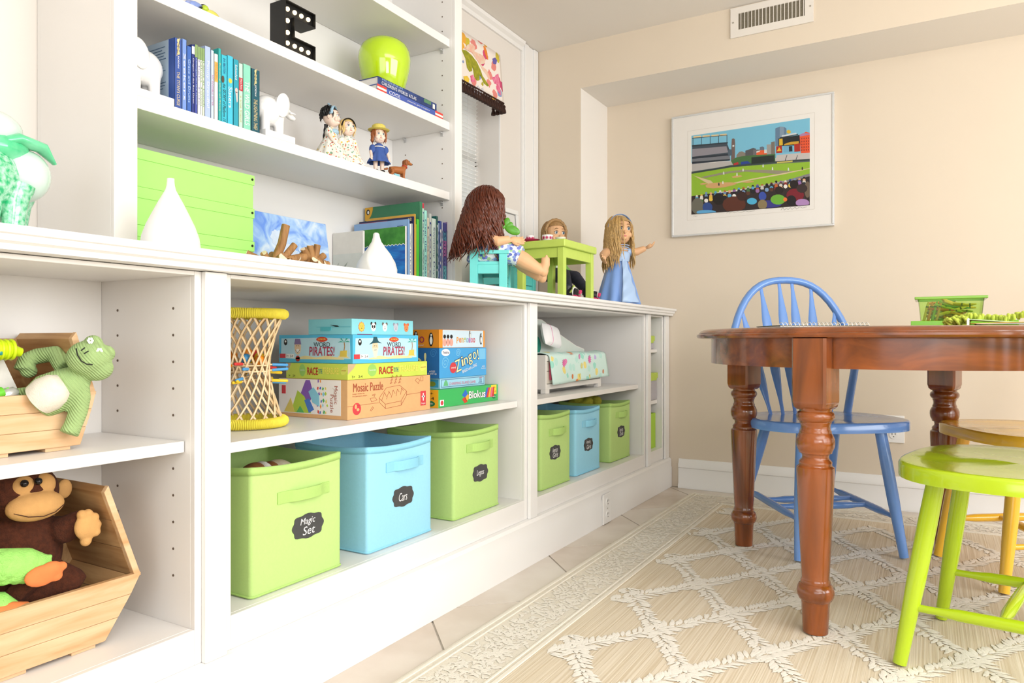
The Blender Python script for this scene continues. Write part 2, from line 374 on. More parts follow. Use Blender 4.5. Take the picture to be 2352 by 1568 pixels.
# ---------------------------------------------------------------- base cabinets, worktop, plinth, bookcase
XF, XP, ZC = -1.175, -1.15, .905
HOLE = mat('pin_hole_dark', '#6b5b4d', .9, vary=.1)
PIN = mat('shelf_pin_metal', '#d9d9d9', .3, metal=.6)
def base_unit(label, y0, y1, xb, shelves, zb=.212, zt=.861, st0=.03, st1=.026, holes=True, shx=-1.19):
    """y0..y1 = the clear opening"""
    t = thing('base_cabinet', label, 'cabinet', (xb, (y0 + y1) / 2, .147))
    P = lambda n, b, bev=.0015: b.build(n, WHITE, t, w=True, bevel=bev)
    P('side_panel', MB().box(xb - .006, XF, y0 - .018, y0, .147, ZC - .036)); P('side_panel', MB().box(xb - .006, XF, y1, y1 + .012, .147, ZC - .036))
    P('back_panel', MB().box(xb - .006, xb, y0, y1, .147, ZC - .036)); P('bottom_panel', MB().box(xb, XF, y0, y1, zb - .02, zb))
    P('top_panel', MB().box(xb, XF, y0, y1, zt, ZC - .036))
    P('stile', MB().box(XF, XF + .012, y1, y1 + st1, .147, ZC - .036)); P('stile', MB().box(XF, XF + .012, y0 - st0, y0, .147, ZC - .036))
    P('rail', MB().box(XF, XF + .012, y0, y1, zt, ZC - .036)); P('rail', MB().box(XF, XF + .012, y0, y1, .147, zb))
    for z0, z1 in shelves: P('shelf', MB().box(xb + .002, shx, y0 + .002, y1 - .002, z0, z1))
    if holes:
        hb = MB()
        for x in (XF - .05, xb + .055):
            for z in [zb + .09 + .050 * k for k in range(12)]:
                if all(not (a - .02 < z < b + .01) for a, b in shelves) and z < zt - .04: hb.cyl((x, y1 - .0012, z), (x, y1 - .0002, z), .0024, n=8)
        hb.build('pin_hole', HOLE, t, w=True, kind='stuff')
    return t
base_unit('white base cabinet holding two hexagonal wooden toy bins', -.35, .846, -1.457, [(.535, .556)])
base_unit('white base cabinet holding board games above three big fabric bins', .925, 2.087, -1.718, [(.520, .541)], st0=.018, holes=False)
base_unit('white base cabinet holding the doll bed above three fabric bins', 2.17, 3.242, -1.718, [(.517, .537)], zb=.206, st0=.016, holes=False)
base_unit('narrow white base cabinet with three small open shelves at the wall', 3.33, 3.512, -1.718, [(.428, .447), (.684, .701)], zb=.206, st0=.024, st1=.014, holes=False)
for y0, y1, lb in ((.859, .907, 'white pilaster strip between toy bin cabinet and board game cabinet'), (2.103, 2.154, 'white pilaster strip between board game cabinet and doll bed cabinet'),
                   (3.263, 3.306, 'white pilaster strip between doll bed cabinet and narrow cabinet'), (3.526, 3.584, 'white pilaster strip against the beige alcove wall')):
    p_ = MB().box(XF + .0125, XP, y0, y1, .147, ZC - .036).build('pilaster', TRIM, bevel=.002); tag(p_, lb, 'pilaster')
pl = MB().prism([(-1.20, 0), (-1.137, 0), (-1.137, .100), (-1.139, .104), (-1.139, .138), (-1.146, .147), (-1.20, .147)], -.45, 3.585, M=Matrix(((1, 0, 0, 0), (0, 0, 1, 0), (0, 1, 0, 0), (0, 0, 0, 1))))
tag(struct('trim_4', pl, TRIM, smooth=30))
XZ = Matrix(((1, 0, 0, 0), (0, 0, 1, 0), (0, 1, 0, 0), (0, 0, 0, 1)))
wt = thing('worktop', 'long white worktop with stepped moulded edge over the base cabinets', 'worktop', (-1.43, 1.6, ZC - .035))
MB().box(XW + .001, -1.13, -.45, 3.586, ZC - .035, ZC).build('slab', WHITE, wt, w=True, bevel=.001)
MB().prism([(-1.13, ZC - .035), (-1.139, ZC - .035), (-1.128, ZC - .0345), (-1.1265, ZC - .026), (-1.121, ZC - .0235), (-1.119, ZC - .0225), (-1.1175, ZC - .0135), (-1.112, ZC - .012), (-1.110, ZC - .009), (-1.110, ZC - .002), (-1.112, ZC - .0003), (-1.13, ZC)][:1] +
           [(-1.128, ZC - .0345), (-1.1265, ZC - .026), (-1.121, ZC - .0235), (-1.119, ZC - .0225), (-1.1175, ZC - .0135), (-1.112, ZC - .012), (-1.110, ZC - .009), (-1.110, ZC - .002), (-1.112, ZC - .0003), (-1.13, ZC)], -.45, 3.578, M=XZ).build('edge_moulding', TRIM, wt, w=True, smooth=25)
# upper bookcase
bc = thing('bookcase', 'tall white bookcase with adjustable shelves standing on the worktop', 'bookcase', (-1.6, 1.5, ZC))
BX, BK, BY0, BY1 = -1.45, -1.733, .918, 2.096
P = lambda n, b, bev=.0015: b.build(n, WHITE, bc, w=True, bevel=bev)
P('side_panel', MB().box(BK, BX - .012, .867, .917, ZC, ZCEIL - .001)); P('side_panel', MB().box(BK, BX - .012, BY1, 2.137, ZC, ZCEIL - .001))
P('stile', MB().box(BX - .012, BX, .867, BY0, ZC, ZCEIL - .001)); P('stile', MB().box(BX - .012, BX, 2.096, 2.140, ZC, ZCEIL - .001))
P('back_panel', MB().box(XW + .001, BK, .868, 2.136, ZC, ZCEIL - .001)); P('top_rail', MB().box(BX - .012, BX, BY0, BY1, 2.13, ZCEIL - .001))
ZS = {1: ZC, 2: 1.270, 3: 1.518, 4: 1.813}
for k in (2, 3, 4): P('shelf', MB().box(BK + .001, -1.472, BY0 + .001, BY1 - .001, ZS[k] - .0285, ZS[k]))
hb = MB()
for x in (-1.505, -1.672):
    for k in range(25):
        z = .955 + k * .0525
        if all(not (ZS[j] - .045 < z < ZS[j] + .004) for j in (2, 3, 4)): hb.cyl((x, BY1 - .0012, z), (x, BY1 - .0002, z), .0022, n=8)
hb.build('pin_hole', HOLE, bc, w=True, kind='stuff')
for k in (2, 3, 4):
    for x in (-1.505, -1.672): MB().cyl((x, BY1 - .014, ZS[k] - .033), (x, BY1, ZS[k] - .033), .0035, n=10).box(x - .005, x + .005, BY1 - .004, BY1, ZS[k] - .045, ZS[k] - .029).build('shelf_pin', PIN, bc, w=True)

# ---------------------------------------------------------------- rug with raised leafy trellis
def rug_mat():
    m = bpy.data.materials.new('rug_ribbed_weave'); m.use_nodes = True; nt = m.node_tree; N = nt.nodes.new; L = nt.links.new
    b = nt.nodes['Principled BSDF']; b.inputs['Roughness'].default_value = .95
    tc = N('ShaderNodeTexCoord'); mp = N('ShaderNodeMapping'); mp.inputs['Scale'].default_value = (150, 1.2, 1); L(tc.outputs['Object'], mp.inputs[0])
    n = N('ShaderNodeTexNoise'); n.inputs['Scale'].default_value = 1.6; n.inputs['Detail'].default_value = 3; L(mp.outputs[0], n.inputs[0])
    r = N('ShaderNodeValToRGB'); L(n.outputs[0], r.inputs[0]); e = r.color_ramp.elements
    e[0].position = .36; e[0].color = [x * ALB for x in lin('#d6c4a8')] + [1]; e[1].position = .62; e[1].color = [x * ALB for x in lin('#eaddc8')] + [1]
    L(r.outputs[0], b.inputs['Base Color'])
    bp = N('ShaderNodeBump'); bp.inputs['Strength'].default_value = .35; bp.inputs['Distance'].default_value = .003; L(n.outputs[0], bp.inputs['Height']); L(bp.outputs[0], b.inputs['Normal'])
    return m
RIB = rug_mat()
BORD = mat('rug_border_cream', '#f0e7d7', .95, vary=.06, scale=120, bump=.5, bscale=500)
PILE = mat('rug_pile_ivory', '#fbf5ea', .95, vary=.04, scale=200, bump=.5, bscale=900)
PILE2 = mat('rug_border_pile', '#f8f1e4', .95, vary=.05, scale=200, bump=.5, bscale=900)
RX0, RX1, RY0, RY1 = -1.0, 2.1, -1.2, 3.46
rug = thing('rug', 'cream woven rug with raised ivory leaf trellis under the dining table', 'rug', (.5, 1.2, 0))
MB().box(RX0, RX1, RY0, RY1, 0, .007).build('backing', BORD, rug, w=True, bevel=.003)
FX0, FY1 = -.80, 3.26
MB().box(FX0, RX1 - .2, RY0 + .2, FY1, .007, .0085).build('field', RIB, rug, w=True)
eb = MB()
for x, w_ in ((-.985, .010), (-.965, .006), (-.823, .007), (-.806, .012)):
    eb.box(x - w_ / 2, x + w_ / 2, RY0, RY1 - (x - RX0), .0065, .0105)
    y = RY1 - (x - RX0)
    eb.box(x - w_ / 2, RX1, y - w_ / 2, y + w_ / 2, .0065, .0105)
eb.build('border_cord', mat('rug_cord', '#f4eddf', .9, vary=.06, scale=300), rug, w=True, bevel=.002)
rr = random.Random(3)
def leaf(b, x, y, a, l, w, z, h=.0038):
    c, s = math.cos(a), math.sin(a)
    def q(u, v, k): return (x + u * c - v * s, y + u * s + v * c, z + k)
    vs = [q(0, 0, 0), q(l * .35, w / 2, h * .5), q(l * .75, w * .42, h * .5), q(l, 0, h * .4), q(l * .75, -w * .42, h * .5), q(l * .35, -w / 2, h * .5), q(l * .5, 0, h)]
    b.add(vs, [(i, i + 1, 6) for i in range(5)] + [(5, 0, 6)])
def vine(b, p, q_, z):
    L_ = math.hypot(q_[0] - p[0], q_[1] - p[1]); a = math.atan2(q_[1] - p[1], q_[0] - p[0]); n = int(L_ / .0095)
    for i in range(n):
        t = (i + .5) / n; x = p[0] + (q_[0] - p[0]) * t; y = p[1] + (q_[1] - p[1]) * t
        k = .85 + .9 * abs(t - .5)
        for sgn in (1, -1):
            leaf(b, x + rr.uniform(-.003, .003), y + rr.uniform(-.003, .003), a + sgn * rr.uniform(.65, 1.1), rr.uniform(.031, .043) * k, rr.uniform(.0085, .0125), z, .0032)
        if rr.random() < .4: leaf(b, x, y, a + rr.uniform(-.3, .3), .024, .011, z)
tr = MB(); AX, AY = .136, .198
def node(i, j): return (-.735 + AX * i, 1.957 + AY * j)
for i in range(-1, 17):
    for j in range(-10, 8):
        if (i + j) % 2: continue
        p = node(i, j)
        for q2 in (node(i + 1, j + 1), node(i + 1, j - 1)):
            if min(p[0], q2[0]) < FX0 - .1 or max(p[0], q2[0]) > 1.45 or min(p[1], q2[1]) < .75 or max(p[1], q2[1]) > FY1 + .2: continue
            a = p if p[0] > FX0 + .02 else tuple(p[k] + (q2[k] - p[k]) * (FX0 + .02 - p[0]) / (q2[0] - p[0]) for k in (0, 1))
            if max(a[1], q2[1]) > FY1 - .01: continue
            vine(tr, a, q2, .0085)
tr.build('trellis_pile', PILE, rug, w=True, smooth=60, kind='stuff')
bt = MB()
for k in range(2600):
    y = rr.uniform(.6, RY1 - .05); x = rr.uniform(-.945, -.845)
    if y > RY1 - (x - RX0): continue
    leaf(bt, x, y, rr.uniform(0, 2 * PI), rr.uniform(.018, .030), rr.uniform(.006, .010), .007, .0024)
for k in range(1900):
    x = rr.uniform(-.95, 1.4); y = RY1 - rr.uniform(.055, .155)
    if x < RX0 + RY1 - y: continue
    leaf(bt, x, y, rr.uniform(0, 2 * PI), rr.uniform(.018, .030), rr.uniform(.006, .010), .007, .0024)
bt.build('border_pile', PILE2, rug, w=True, smooth=60, kind='stuff')

# ---------------------------------------------------------------- dining table
TW = lambda ax: wood('honey_pine_stain_' + ax, '#9e521d', '#62300f', ax, .22, 4, coat=.5)
TWX, TWZ = TW('X'), TW('Z')
TABLE = (-.10, 2.44); TA = math.radians(25)
tb = thing('dining_table', 'round reddish-brown wooden dining table with turned legs on the rug', 'table', (TABLE[0], TABLE[1], .0125), TA)
top = MB().lathe([(.50, .7355), (.548, .7355), (.562, .738), (.565, .743), (.565, .748), (.559, .7505), (.5585, .753), (.553, .759), (.545, .763), (.53, .765), (.05, .765)], n=96)
top.build('tabletop', TWX, tb, smooth=30)
# the two halves meet in a fine seam
ap = MB()
def ring(b, r0, r1, z0, z1, a0, a1, n=40):
    pts = [(r1 * math.cos(a0 + (a1 - a0) * i / n), r1 * math.sin(a0 + (a1 - a0) * i / n)) for i in range(n + 1)] + [(r0 * math.cos(a1 - (a1 - a0) * i / n), r0 * math.sin(a1 - (a1 - a0) * i / n)) for i in range(n + 1)]
    vs = [(p[0], p[1], z0) for p in pts] + [(p[0], p[1], z1) for p in pts]; k = 2 * (n + 1)
    fs = []
    for i in range(n):
        j = k - 1 - i; fs += [(i, i + 1, k + i + 1, k + i), (j, k + j, k + j - 1, j - 1)][:1]
        fs += [(j - 1, j, k + j, k + j - 1), (i + 1, i, j, j - 1), (k + i, k + i + 1, k + j - 1, k + j)]
    fs += [(0, k, 2 * k - 1, k - 1), (n, n + 1, k + n + 1, k + n)]
    b.add(vs, fs)
seam = PI * .985
angs = sorted([math.atan2(sy * .388, sx * .343) for sx in (1, -1) for sy in (1, -1)])
for a0, a1 in ((-PI + .06 - 0, angs[0] - .085), (angs[0] + .085, angs[1] - .085), (angs[1] + .085, angs[2] - .085), (angs[2] + .085, angs[3] - .085), (angs[3] + .085, PI + .055)):
    b = MB(); ring(b, .495, .52, .66, .7355, a0, a1, 28); b.build('apron', TWX, tb, smooth=30)
LP = [(.0310, .0), (.0300, 0), (.0335, .073), (.0345, .076), (.0355, .080), (.0395, .083), (.0435, .092), (.0445, .100), (.0435, .109), (.0395, .118), (.0345, .122), (.0355, .127), (.0335, .132), (.0325, .136),
      (.0345, .17), (.0368, .222), (.041, .31), (.0445, .385), (.0452, .405), (.0445, .413), (.0395, .417), (.0385, .421), (.0395, .425), (.0375, .429), (.0325, .434), (.0312, .440), (.0335, .447), (.039, .449), (.0392, .453), (.041, .456), (.0445, .464), (.0456, .474), (.0450, .484), (.041, .494), (.0375, .499), (.0378, .503), (.0355, .507), (.0345, .513), (.0355, .520), (.0375, .524), (.0375, .527), (.041, .530), (.0450, .537), (.0452, .543), (.0430, .549), (.038, .553), (.0385, .558), (.0405, .562)]
def table_leg(x, y):
    ra = math.atan2(y, x); RR = lambda p, s: (x + (p[0] * math.cos(ra) - p[1] * math.sin(ra)) * s, y + (p[0] * math.sin(ra) + p[1] * math.cos(ra)) * s)   # block squared to the rim
    b = MB().lathe([(r, z) for r, z in LP[1:]], (x, y, 0), 28)
    h = .0435; c = .006
    oct_ = [(-h + c, -h), (h - c, -h), (h, -h + c), (h, h - c), (h - c, h), (-h + c, h), (-h, h - c), (-h, -h + c)]
    def ring_(s, z): return [RR(p, s) + (z,) for p in oct_]
    vs = ring_(.80, .558) + ring_(.93, .564) + ring_(1, .578) + ring_(1, .7355); fs = []
    for i in range(3):
        for j in range(8): fs.append((i * 8 + j, i * 8 + (j + 1) % 8, i * 8 + 8 + (j + 1) % 8, i * 8 + 8 + j))
    fs += [tuple(range(8))[::-1], tuple(range(24, 32))]
    b.add(vs, fs); return b
for sx in (-1, 1):
    for sy in (-1, 1): table_leg(sx * .343, sy * .388).build('leg', TWZ, tb, smooth=35)

# ---------------------------------------------------------------- three windsor chairs
def chair_mat(n, h): return mat(n, h, .18, vary=.015, scale=260, coat=.4)
def make_chair(label, m):
    t = thing('windsor_chair', label, 'chair', (0, 0, .0125))
    def S_(u, v):            # saddle seat outline: u angle, v height
        return 0
    n = 48; out = []
    for i in range(n):
        a = 2 * PI * i / n; c, s = math.cos(a), math.sin(a); k = 2.9 if s < 0 else 2.35
        x = .272 * math.copysign(abs(c) ** (2 / k), c) * (1 - .10 * max(0, s)); y = .195 + .222 * math.copysign(abs(s) ** (2 / k), s); out.append((x, y))
    vs = []; fs = []
    rings = [(1.0, .4215), (1.0, .449), (.985, .4545), (.96, .4555), (.80, .4515), (.5, .4475), (.2, .4485)]
    for sc, z in [(.0, .4185), (.93, .4185)] + rings + [(0, .450)]:
        for p in out:
            zz = z + (.006 * max(0, 1 - abs(p[0] * sc) / .05) if z > .4465 and sc < .9 and sc > .1 and p[1] < .15 else 0)
            vs.append((p[0] * sc, .195 + (p[1] - .195) * sc, zz))
    k = len(vs) // n
    for i in range(k - 1):
        for j in range(n): fs.append((i * n + j, i * n + (j + 1) % n, (i + 1) * n + (j + 1) % n, (i + 1) * n + j))
    MB().add(vs, fs).build('seat', m, t, smooth=50)
    LG = {}
    for nm, fx_, fy_, tx, ty in (('fl', -.185, 0, -.140, .065), ('fr', .185, 0, .140, .065), ('bl', -.185, .50, -.135, .335), ('br', .185, .50, .135, .335)):
        a, b_ = Vector((fx_, fy_, 0)), Vector((tx, ty, .430)); LG[nm] = (a, b_)
        MB().tube([a + (b_ - a) * q for q in (0, .2, .45, .75, 1)], [.0145, .0165, .0195, .0200, .0185], 16).build('leg', m, t, smooth=40)
    def on(nm, q): return LG[nm][0] + (LG[nm][1] - LG[nm][0]) * q
    def stick(p, q_, r0, r1, name): MB().tube([p + (q_ - p) * k for k in (0, .12, .22, .5, .78, .88, 1)], [r0, r0, r1 * .95, r1, r1 * .95, r0, r0], 12).build(name, m, t, smooth=40)
    for a, b_ in (('fl', 'bl'), ('fr', 'br')): stick(on(a, .30), on(b_, .34), .0085, .0135, 'stretcher')
    for q in (.40, .62):
        p = on('fl', .30) + (on('bl', .34) - on('fl', .30)) * q; r_ = on('fr', .30) + (on('br', .34) - on('fr', .30)) * q
        stick(p, r_, .009, .0135, 'cross_stretcher')
        if q == .40 and m is not BLUE: break
    # bowed back
    def bow(u):              # u in 0..1 along the hoop
        a = PI * (1 - u); x = math.cos(a); z = math.sin(a)
        h = z ** .92; X = (.185 + .06 * min(1, h * 1.6) * (1 if h < .62 else 1)) * x
        if h > .62: X = .245 * x * 1.0
        return X, .445 + .535 * h
    pts = []
    for i in range(33):
        u = i / 32; a = PI * (1 - u); cx = math.cos(a); sz = max(0.0, math.sin(a))
        z = .440 + .53 * (sz ** .75); x = cx * (.272) if sz > .35 else math.copysign(.185 + (.256 - .185) * (sz / .35), cx) 
        z = .440 + .53 * (1 - (1 - sz) ** 1.25) 
        pts.append((x, .345 + .24 * (z - .44), z))
    MB().tube(pts, .0165, 12, flat=.85, up=(0, 1, 0)).build('back_bow', m, t, smooth=50)
    def bowz(x):
        best = None
        for p in pts:
            if p[2] > .6 and (best is None or abs(p[0] - x) < abs(best[0] - x)): best = p
        return best
    for i in range(6):
        q = (i - 2.5) / 2.5; xb = .118 * q; tp = bowz(.185 * q)
        a = Vector((xb, .340, .440)); b_ = Vector((tp[0], tp[1], tp[2]))
        P_ = [a + (b_ - a) * s for s in (0, .12, .22, .34, .48, .62, .74, .84, .92, 1)]
        prof = [.0070, .0080, .0135, .0195, .0205, .0210, .0180, .0115, .0075, .0065]
        MB().tube(P_, prof, 10, flat=.42, up=(1, 0, 0)).build('spindle', m, t, smooth=50)
    return t
BLUE = chair_mat('blue_chair_paint', '#6f9ee6'); LIME = chair_mat('lime_chair_paint', '#b9d521'); YELL = chair_mat('yellow_chair_paint', '#fbc63c')
def put_chair(label, m, x, y, a): t = make_chair(label, m); t.location = (x, y, .0140); t.rotation_euler = (0, 0, math.radians(a)); WM[t.name] = Matrix.Translation(t.location) @ RZ(math.radians(a))
put_chair('blue painted wooden chair with spindle back facing the table from the wall', BLUE, -.223, 2.642, 35.5)
put_chair('lime green painted wooden chair closest to the camera', LIME, -.015, 2.022, -103.3)
put_chair('yellow painted wooden chair behind the lime green one', YELL, .107, 2.673, -64.4)

# ---------------------------------------------------------------- things on the bookcase shelves
# marquee letter
e = thing('marquee_letter', 'black light-up letter E with round bulbs on the upper shelf', 'letter light', (-1.505, 1.39, ZS[3] + .001))
Z0 = ZS[3] + .001; ey0, ey1 = 1.3448, 1.4542; eh = .130; ew = ey1 - ey0
EP = [(0, 0), (ew, 0), (ew, .040), (.040, .040), (.040, .0555), (.040, .052), (ew, .052)]
def Eshape(g): return [(g, g), (ew - g, g), (ew - g, .034 - g), (.034 - g, .034 - g), (.034 - g, .048 + g), (ew - g, .048 + g), (ew - g, .082 - g), (.034 - g, .082 - g), (.034 - g, .096 + g), (ew - g, .096 + g), (ew - g, eh - g), (g, eh - g)]
EO = [(0, 0), (.030, 0), (.030, .012), (ew, .012), (ew, .052), (.034, .052), (.034, .092), (ew, .092), (ew, eh), (0, eh)]
def inset(p, g):
    n = len(p); out = []
    for i in range(n):
        a, b, c = Vector(p[i - 1]), Vector(p[i]), Vector(p[(i + 1) % n]); d1 = (b - a).normalized(); d2 = (c - b).normalized()
        n1 = Vector((-d1.y, d1.x)); n2 = Vector((-d2.y, d2.x)); q_ = b + (n1 + n2) * (g / max(.3, 1 + n1.dot(n2))); out.append((q_.x, q_.y))
    return out
EO = [(0, 0), (ew, 0), (ew, .040), (.034, .040), (.034, .090), (ew, .090), (ew, eh), (0, eh)]
M = FXp(-1.476, ey0, Z0)
MB(M).prism(EO, -.058, -.012).build('body', BLACK, e, w=True)
rim = MB(M); I2 = inset(EO, .0025); n = len(EO)
vs = [(p[0], p[1], h) for h in (-.012, 0) for p in EO] + [(p[0], p[1], h) for h in (0, -.012) for p in I2]
rim.add(vs, [(k * n + i, k * n + (i + 1) % n, k * n + n + (i + 1) % n, k * n + n + i) for k in range(3) for i in range(n)]); rim.build('rim', BLACK, e, w=True)
BULB = mat('bulb_warm_glow', '#ffe9bf', .4, emit=1.3)
for (y, z) in [(.017, .020), (.017, .048), (.017, .080), (.017, .111), (.042, .020), (.066, .020), (.091, .020), (.042, .111), (.066, .111), (.091, .111)]:
    MB(M).ell((y, z, -.010), (.0064, .0064, .006), 14, 8).build('bulb', BULB, e, w=True, smooth=60)
# two books laid flat under the apple
def flat_book(label, y0, y1, x0, x1, z0, z1, col, marks, group=None):
    t = thing('book', label, 'book', ((x0 + x1) / 2, (y0 + y1) / 2, z0), 0, group); c = .002
    MB().box(x0, x1, y0, y1, z0, z0 + c).box(x0, x1, y0, y1, z1 - c, z1).box(x1 - c, x1, y0, y1, z0, z1).build('cover', col, t, w=True, bevel=.0008)
    MB().box(x0 + .004, x1 - c, y0 + .003, y1 - .003, z0 + c, z1 - c).build('pages', PAPER, t, w=True)
    return t
zb = ZS[3] + .001
b1 = flat_book('blue flat book with red striped spine ends under the apple jar', 1.7135, 2.0611, -1.70, -1.478, zb, zb + .020, mat('book_blue_violet', '#4a63b8', .4, vary=.06, scale=40), 0)
by0, by1 = 1.7135, 2.0611
RED = mat('print_red', '#e2483f', .5); 
for q0, q1 in ((0, .045), (by1 - by0 - .045, by1 - by0)):
    for r0, r1 in ((0, .006), (.013, .020)): MB(FXp(-1.478, by0, zb)).box(q0, q1, r0, r1, 0, .0006).build('spine_stripe', RED, b1, w=True)
    MB(FXp(-1.478, by0, zb)).box(q0, q1, .0062, .0128, 0, .0006).build('spine_band', PAPER, b1, w=True)
text('COOL', .055, .011, CHALKW, b1, FXp(-1.4778, by0 + .085, zb + .010), shear=.2)
text('places for girls to explore', .12, .006, CHALKW, b1, FXp(-1.4778, by0 + .21, zb + .010))
b2 = flat_book('navy children\'s atlas lying on the red striped book', 1.7222, 2.0305, -1.69, -1.482, zb + .021, zb + .047, mat('book_navy_print', '#35508f', .35, hex2='#22386e', scale=25), 0)
ay0 = 1.7222
text("CHILDREN'S WORLD ATLAS", .175, .011, CHALKW, b2, FXp(-1.4818, ay0 + .105, zb + .031))
text('MILLENNIUM', .10, .006, mat('print_pale_blue', '#a9c3ea', .5), b2, FXp(-1.4818, ay0 + .07, zb + .042))
MB(FXp(-1.482, ay0, zb + .021)).box(.285, .297, .004, .020, 0, .0006).build('publisher_mark', PAPER, b2, w=True)
MB(FXp(-1.482, ay0, zb + .021)).box(.235, .275, .012, .024, 0, .0005).build('picture_patch', mat('print_moss', '#5f8f6a', .5, vary=.3, scale=80), b2, w=True)
# apple jar
ap_ = thing('apple_jar', 'glossy lime green ceramic apple on two stacked books', 'ornament', (-1.565, 1.852, zb + .048))
GA = mat('lime_glaze', '#c3e81a', .08, coat=1, vary=.02)
MB().lathe([(.045, 0), (.060, .001), (.066, .010), (.076, .045), (.0835, .080), (.0865, .105), (.0845, .128), (.077, .148), (.062, .163), (.045, .171), (.028, .174), (.014, .170), (.006, .166)], n=48).build('body', GA, ap_, smooth=60)
MB().lathe([(.007, .163), (.008, .168), (.0105, .178), (.0095, .181), (.004, .181)], n=16).build('stem', mat('stem_green', '#1f7a4a', .3, vary=.1), ap_, smooth=60)
# ceramic birds
def bird(label, y, x, z, a, L_, cb, cw, ch, s=1):
    t = thing('bird_figurine', label, 'figurine', (x, y, z), a)
    MB().ell((0, 0, .022 * s), (.016 * s, L_, .018 * s), 16, 10).build('body', cb, t, smooth=60)
    MB().ell((0, L_ * .85, .034 * s), (.012 * s, .013 * s, .012 * s), 14, 8).build('head', ch, t, smooth=60)
    MB().tube([(0, L_ * .85 + .010 * s, .034 * s), (0, L_ * .85 + .024 * s, .031 * s)], [.004 * s, .0005], 8).build('beak', BLACK, t, smooth=50)
    MB().ell((.013 * s, -.004, .024 * s), (.005 * s, L_ * .7, .011 * s), 12, 8).build('wing', cw, t, smooth=60)
    MB().tube([(0, -L_ * .8, .022 * s), (0, -L_ * 1.35, .012 * s)], [.010 * s, .004 * s], 8, flat=.4).build('tail', cw, t, smooth=50)
    return t
bird('blue and white bird figurine with dark head, beside a yellow one', 1.1162, -1.535, ZS[3] + .002, .15, .033, mat('glaze_periwinkle', '#a9b8f0', .2, vary=.1, coat=.5), mat('glaze_soft_blue', '#8ea6e6', .2, vary=.1), BLACK)
bird('yellow and lime bird figurine lying beside the blue one', 1.1486, -1.515, ZS[3] + .0005, PI + .1, .024, mat('glaze_yellow_green', '#dbe045', .2, hex2='#f0dc6a', scale=60, coat=.5), mat('glaze_orange', '#f3b04b', .2, vary=.2, scale=90), mat('glaze_lime', '#bfd83a', .2, vary=.1), .72)
t = thing('small_dish', 'low pale green dish barely showing over the shelf edge', 'dish', (-1.60, 1.3396, ZS[3] + .001))
MB().lathe([(.02, 0), (.028, .002), (.042, .016), (.045, .020), (.043, .020), (.026, .006), (.004, .005)], n=28).build('bowl', mat('glaze_mint', '#bfe6d0', .25, vary=.15, scale=60), t, smooth=50)
t = thing('footed_stand', 'black footed stand on the topmost visible shelf, mostly out of view', 'stand', (-1.60, 2.0, ZS[4] + .001))
t2 = MB(); 
for k in range(3): 
    a = 2 * PI * k / 3 + .4; t2.ell((.035 * math.cos(a), .035 * math.sin(a), .008), .008, 10, 8)
t2.build('foot', BLACK, t, smooth=60); MB().lathe([(.03, .014), (.045, .016), (.05, .05), (.046, .05), (.04, .02), (.005, .018)], n=24).build('bowl', BLACK, t, smooth=50)

# upright books between the elephant bookends
def upright(label, y0, y1, zt, col, x1=-1.482, dep=.14, z0=None, group=None, pages=True, soft=False):
    z0 = ZS[2] + .0005 if z0 is None else z0; x0 = x1 - dep; c = min(.0018, (y1 - y0) * .2)
    t = thing('book', label, 'book', ((x0 + x1) / 2, (y0 + y1) / 2, z0), 0, group)
    MB().box(x0, x1, y0 + .0002, y0 + c, z0, zt).box(x0, x1, y1 - c, y1 - .0002, z0, zt).box(x1 - .0015, x1, y0 + .0002, y1 - .0002, z0, zt).build('cover', col, t, w=True, bevel=.0006)
    MB().box(x0 + .003, x1 - .0015, y0 + c, y1 - c, z0 + .002, zt - .003).build('pages', PAPER, t, w=True)
    return t
def spine(t, s, y0, y1, za, zb_, m, x=-1.4818, k=.62, shear=0):
    return text(s, abs(za - zb_), (y1 - y0) * k, m, t, frame((x, (y0 + y1) / 2, (za + zb_) / 2), (0, 0, -1), (0, 1, 0)), shear=shear)
GOLD = mat('print_gold', '#e8d49a', .4); WP = mat('print_white', '#fdfdfb', .5); NAVYP = mat('print_navy', '#243a7d', .5); PINKP = mat('print_pink', '#c86aa0', .5); ORP = mat('print_orange', '#f08a2c', .5); TEALP = mat('print_teal', '#0e7a8c', .5); BLKP = mat('print_black', '#1d1d1d', .5)
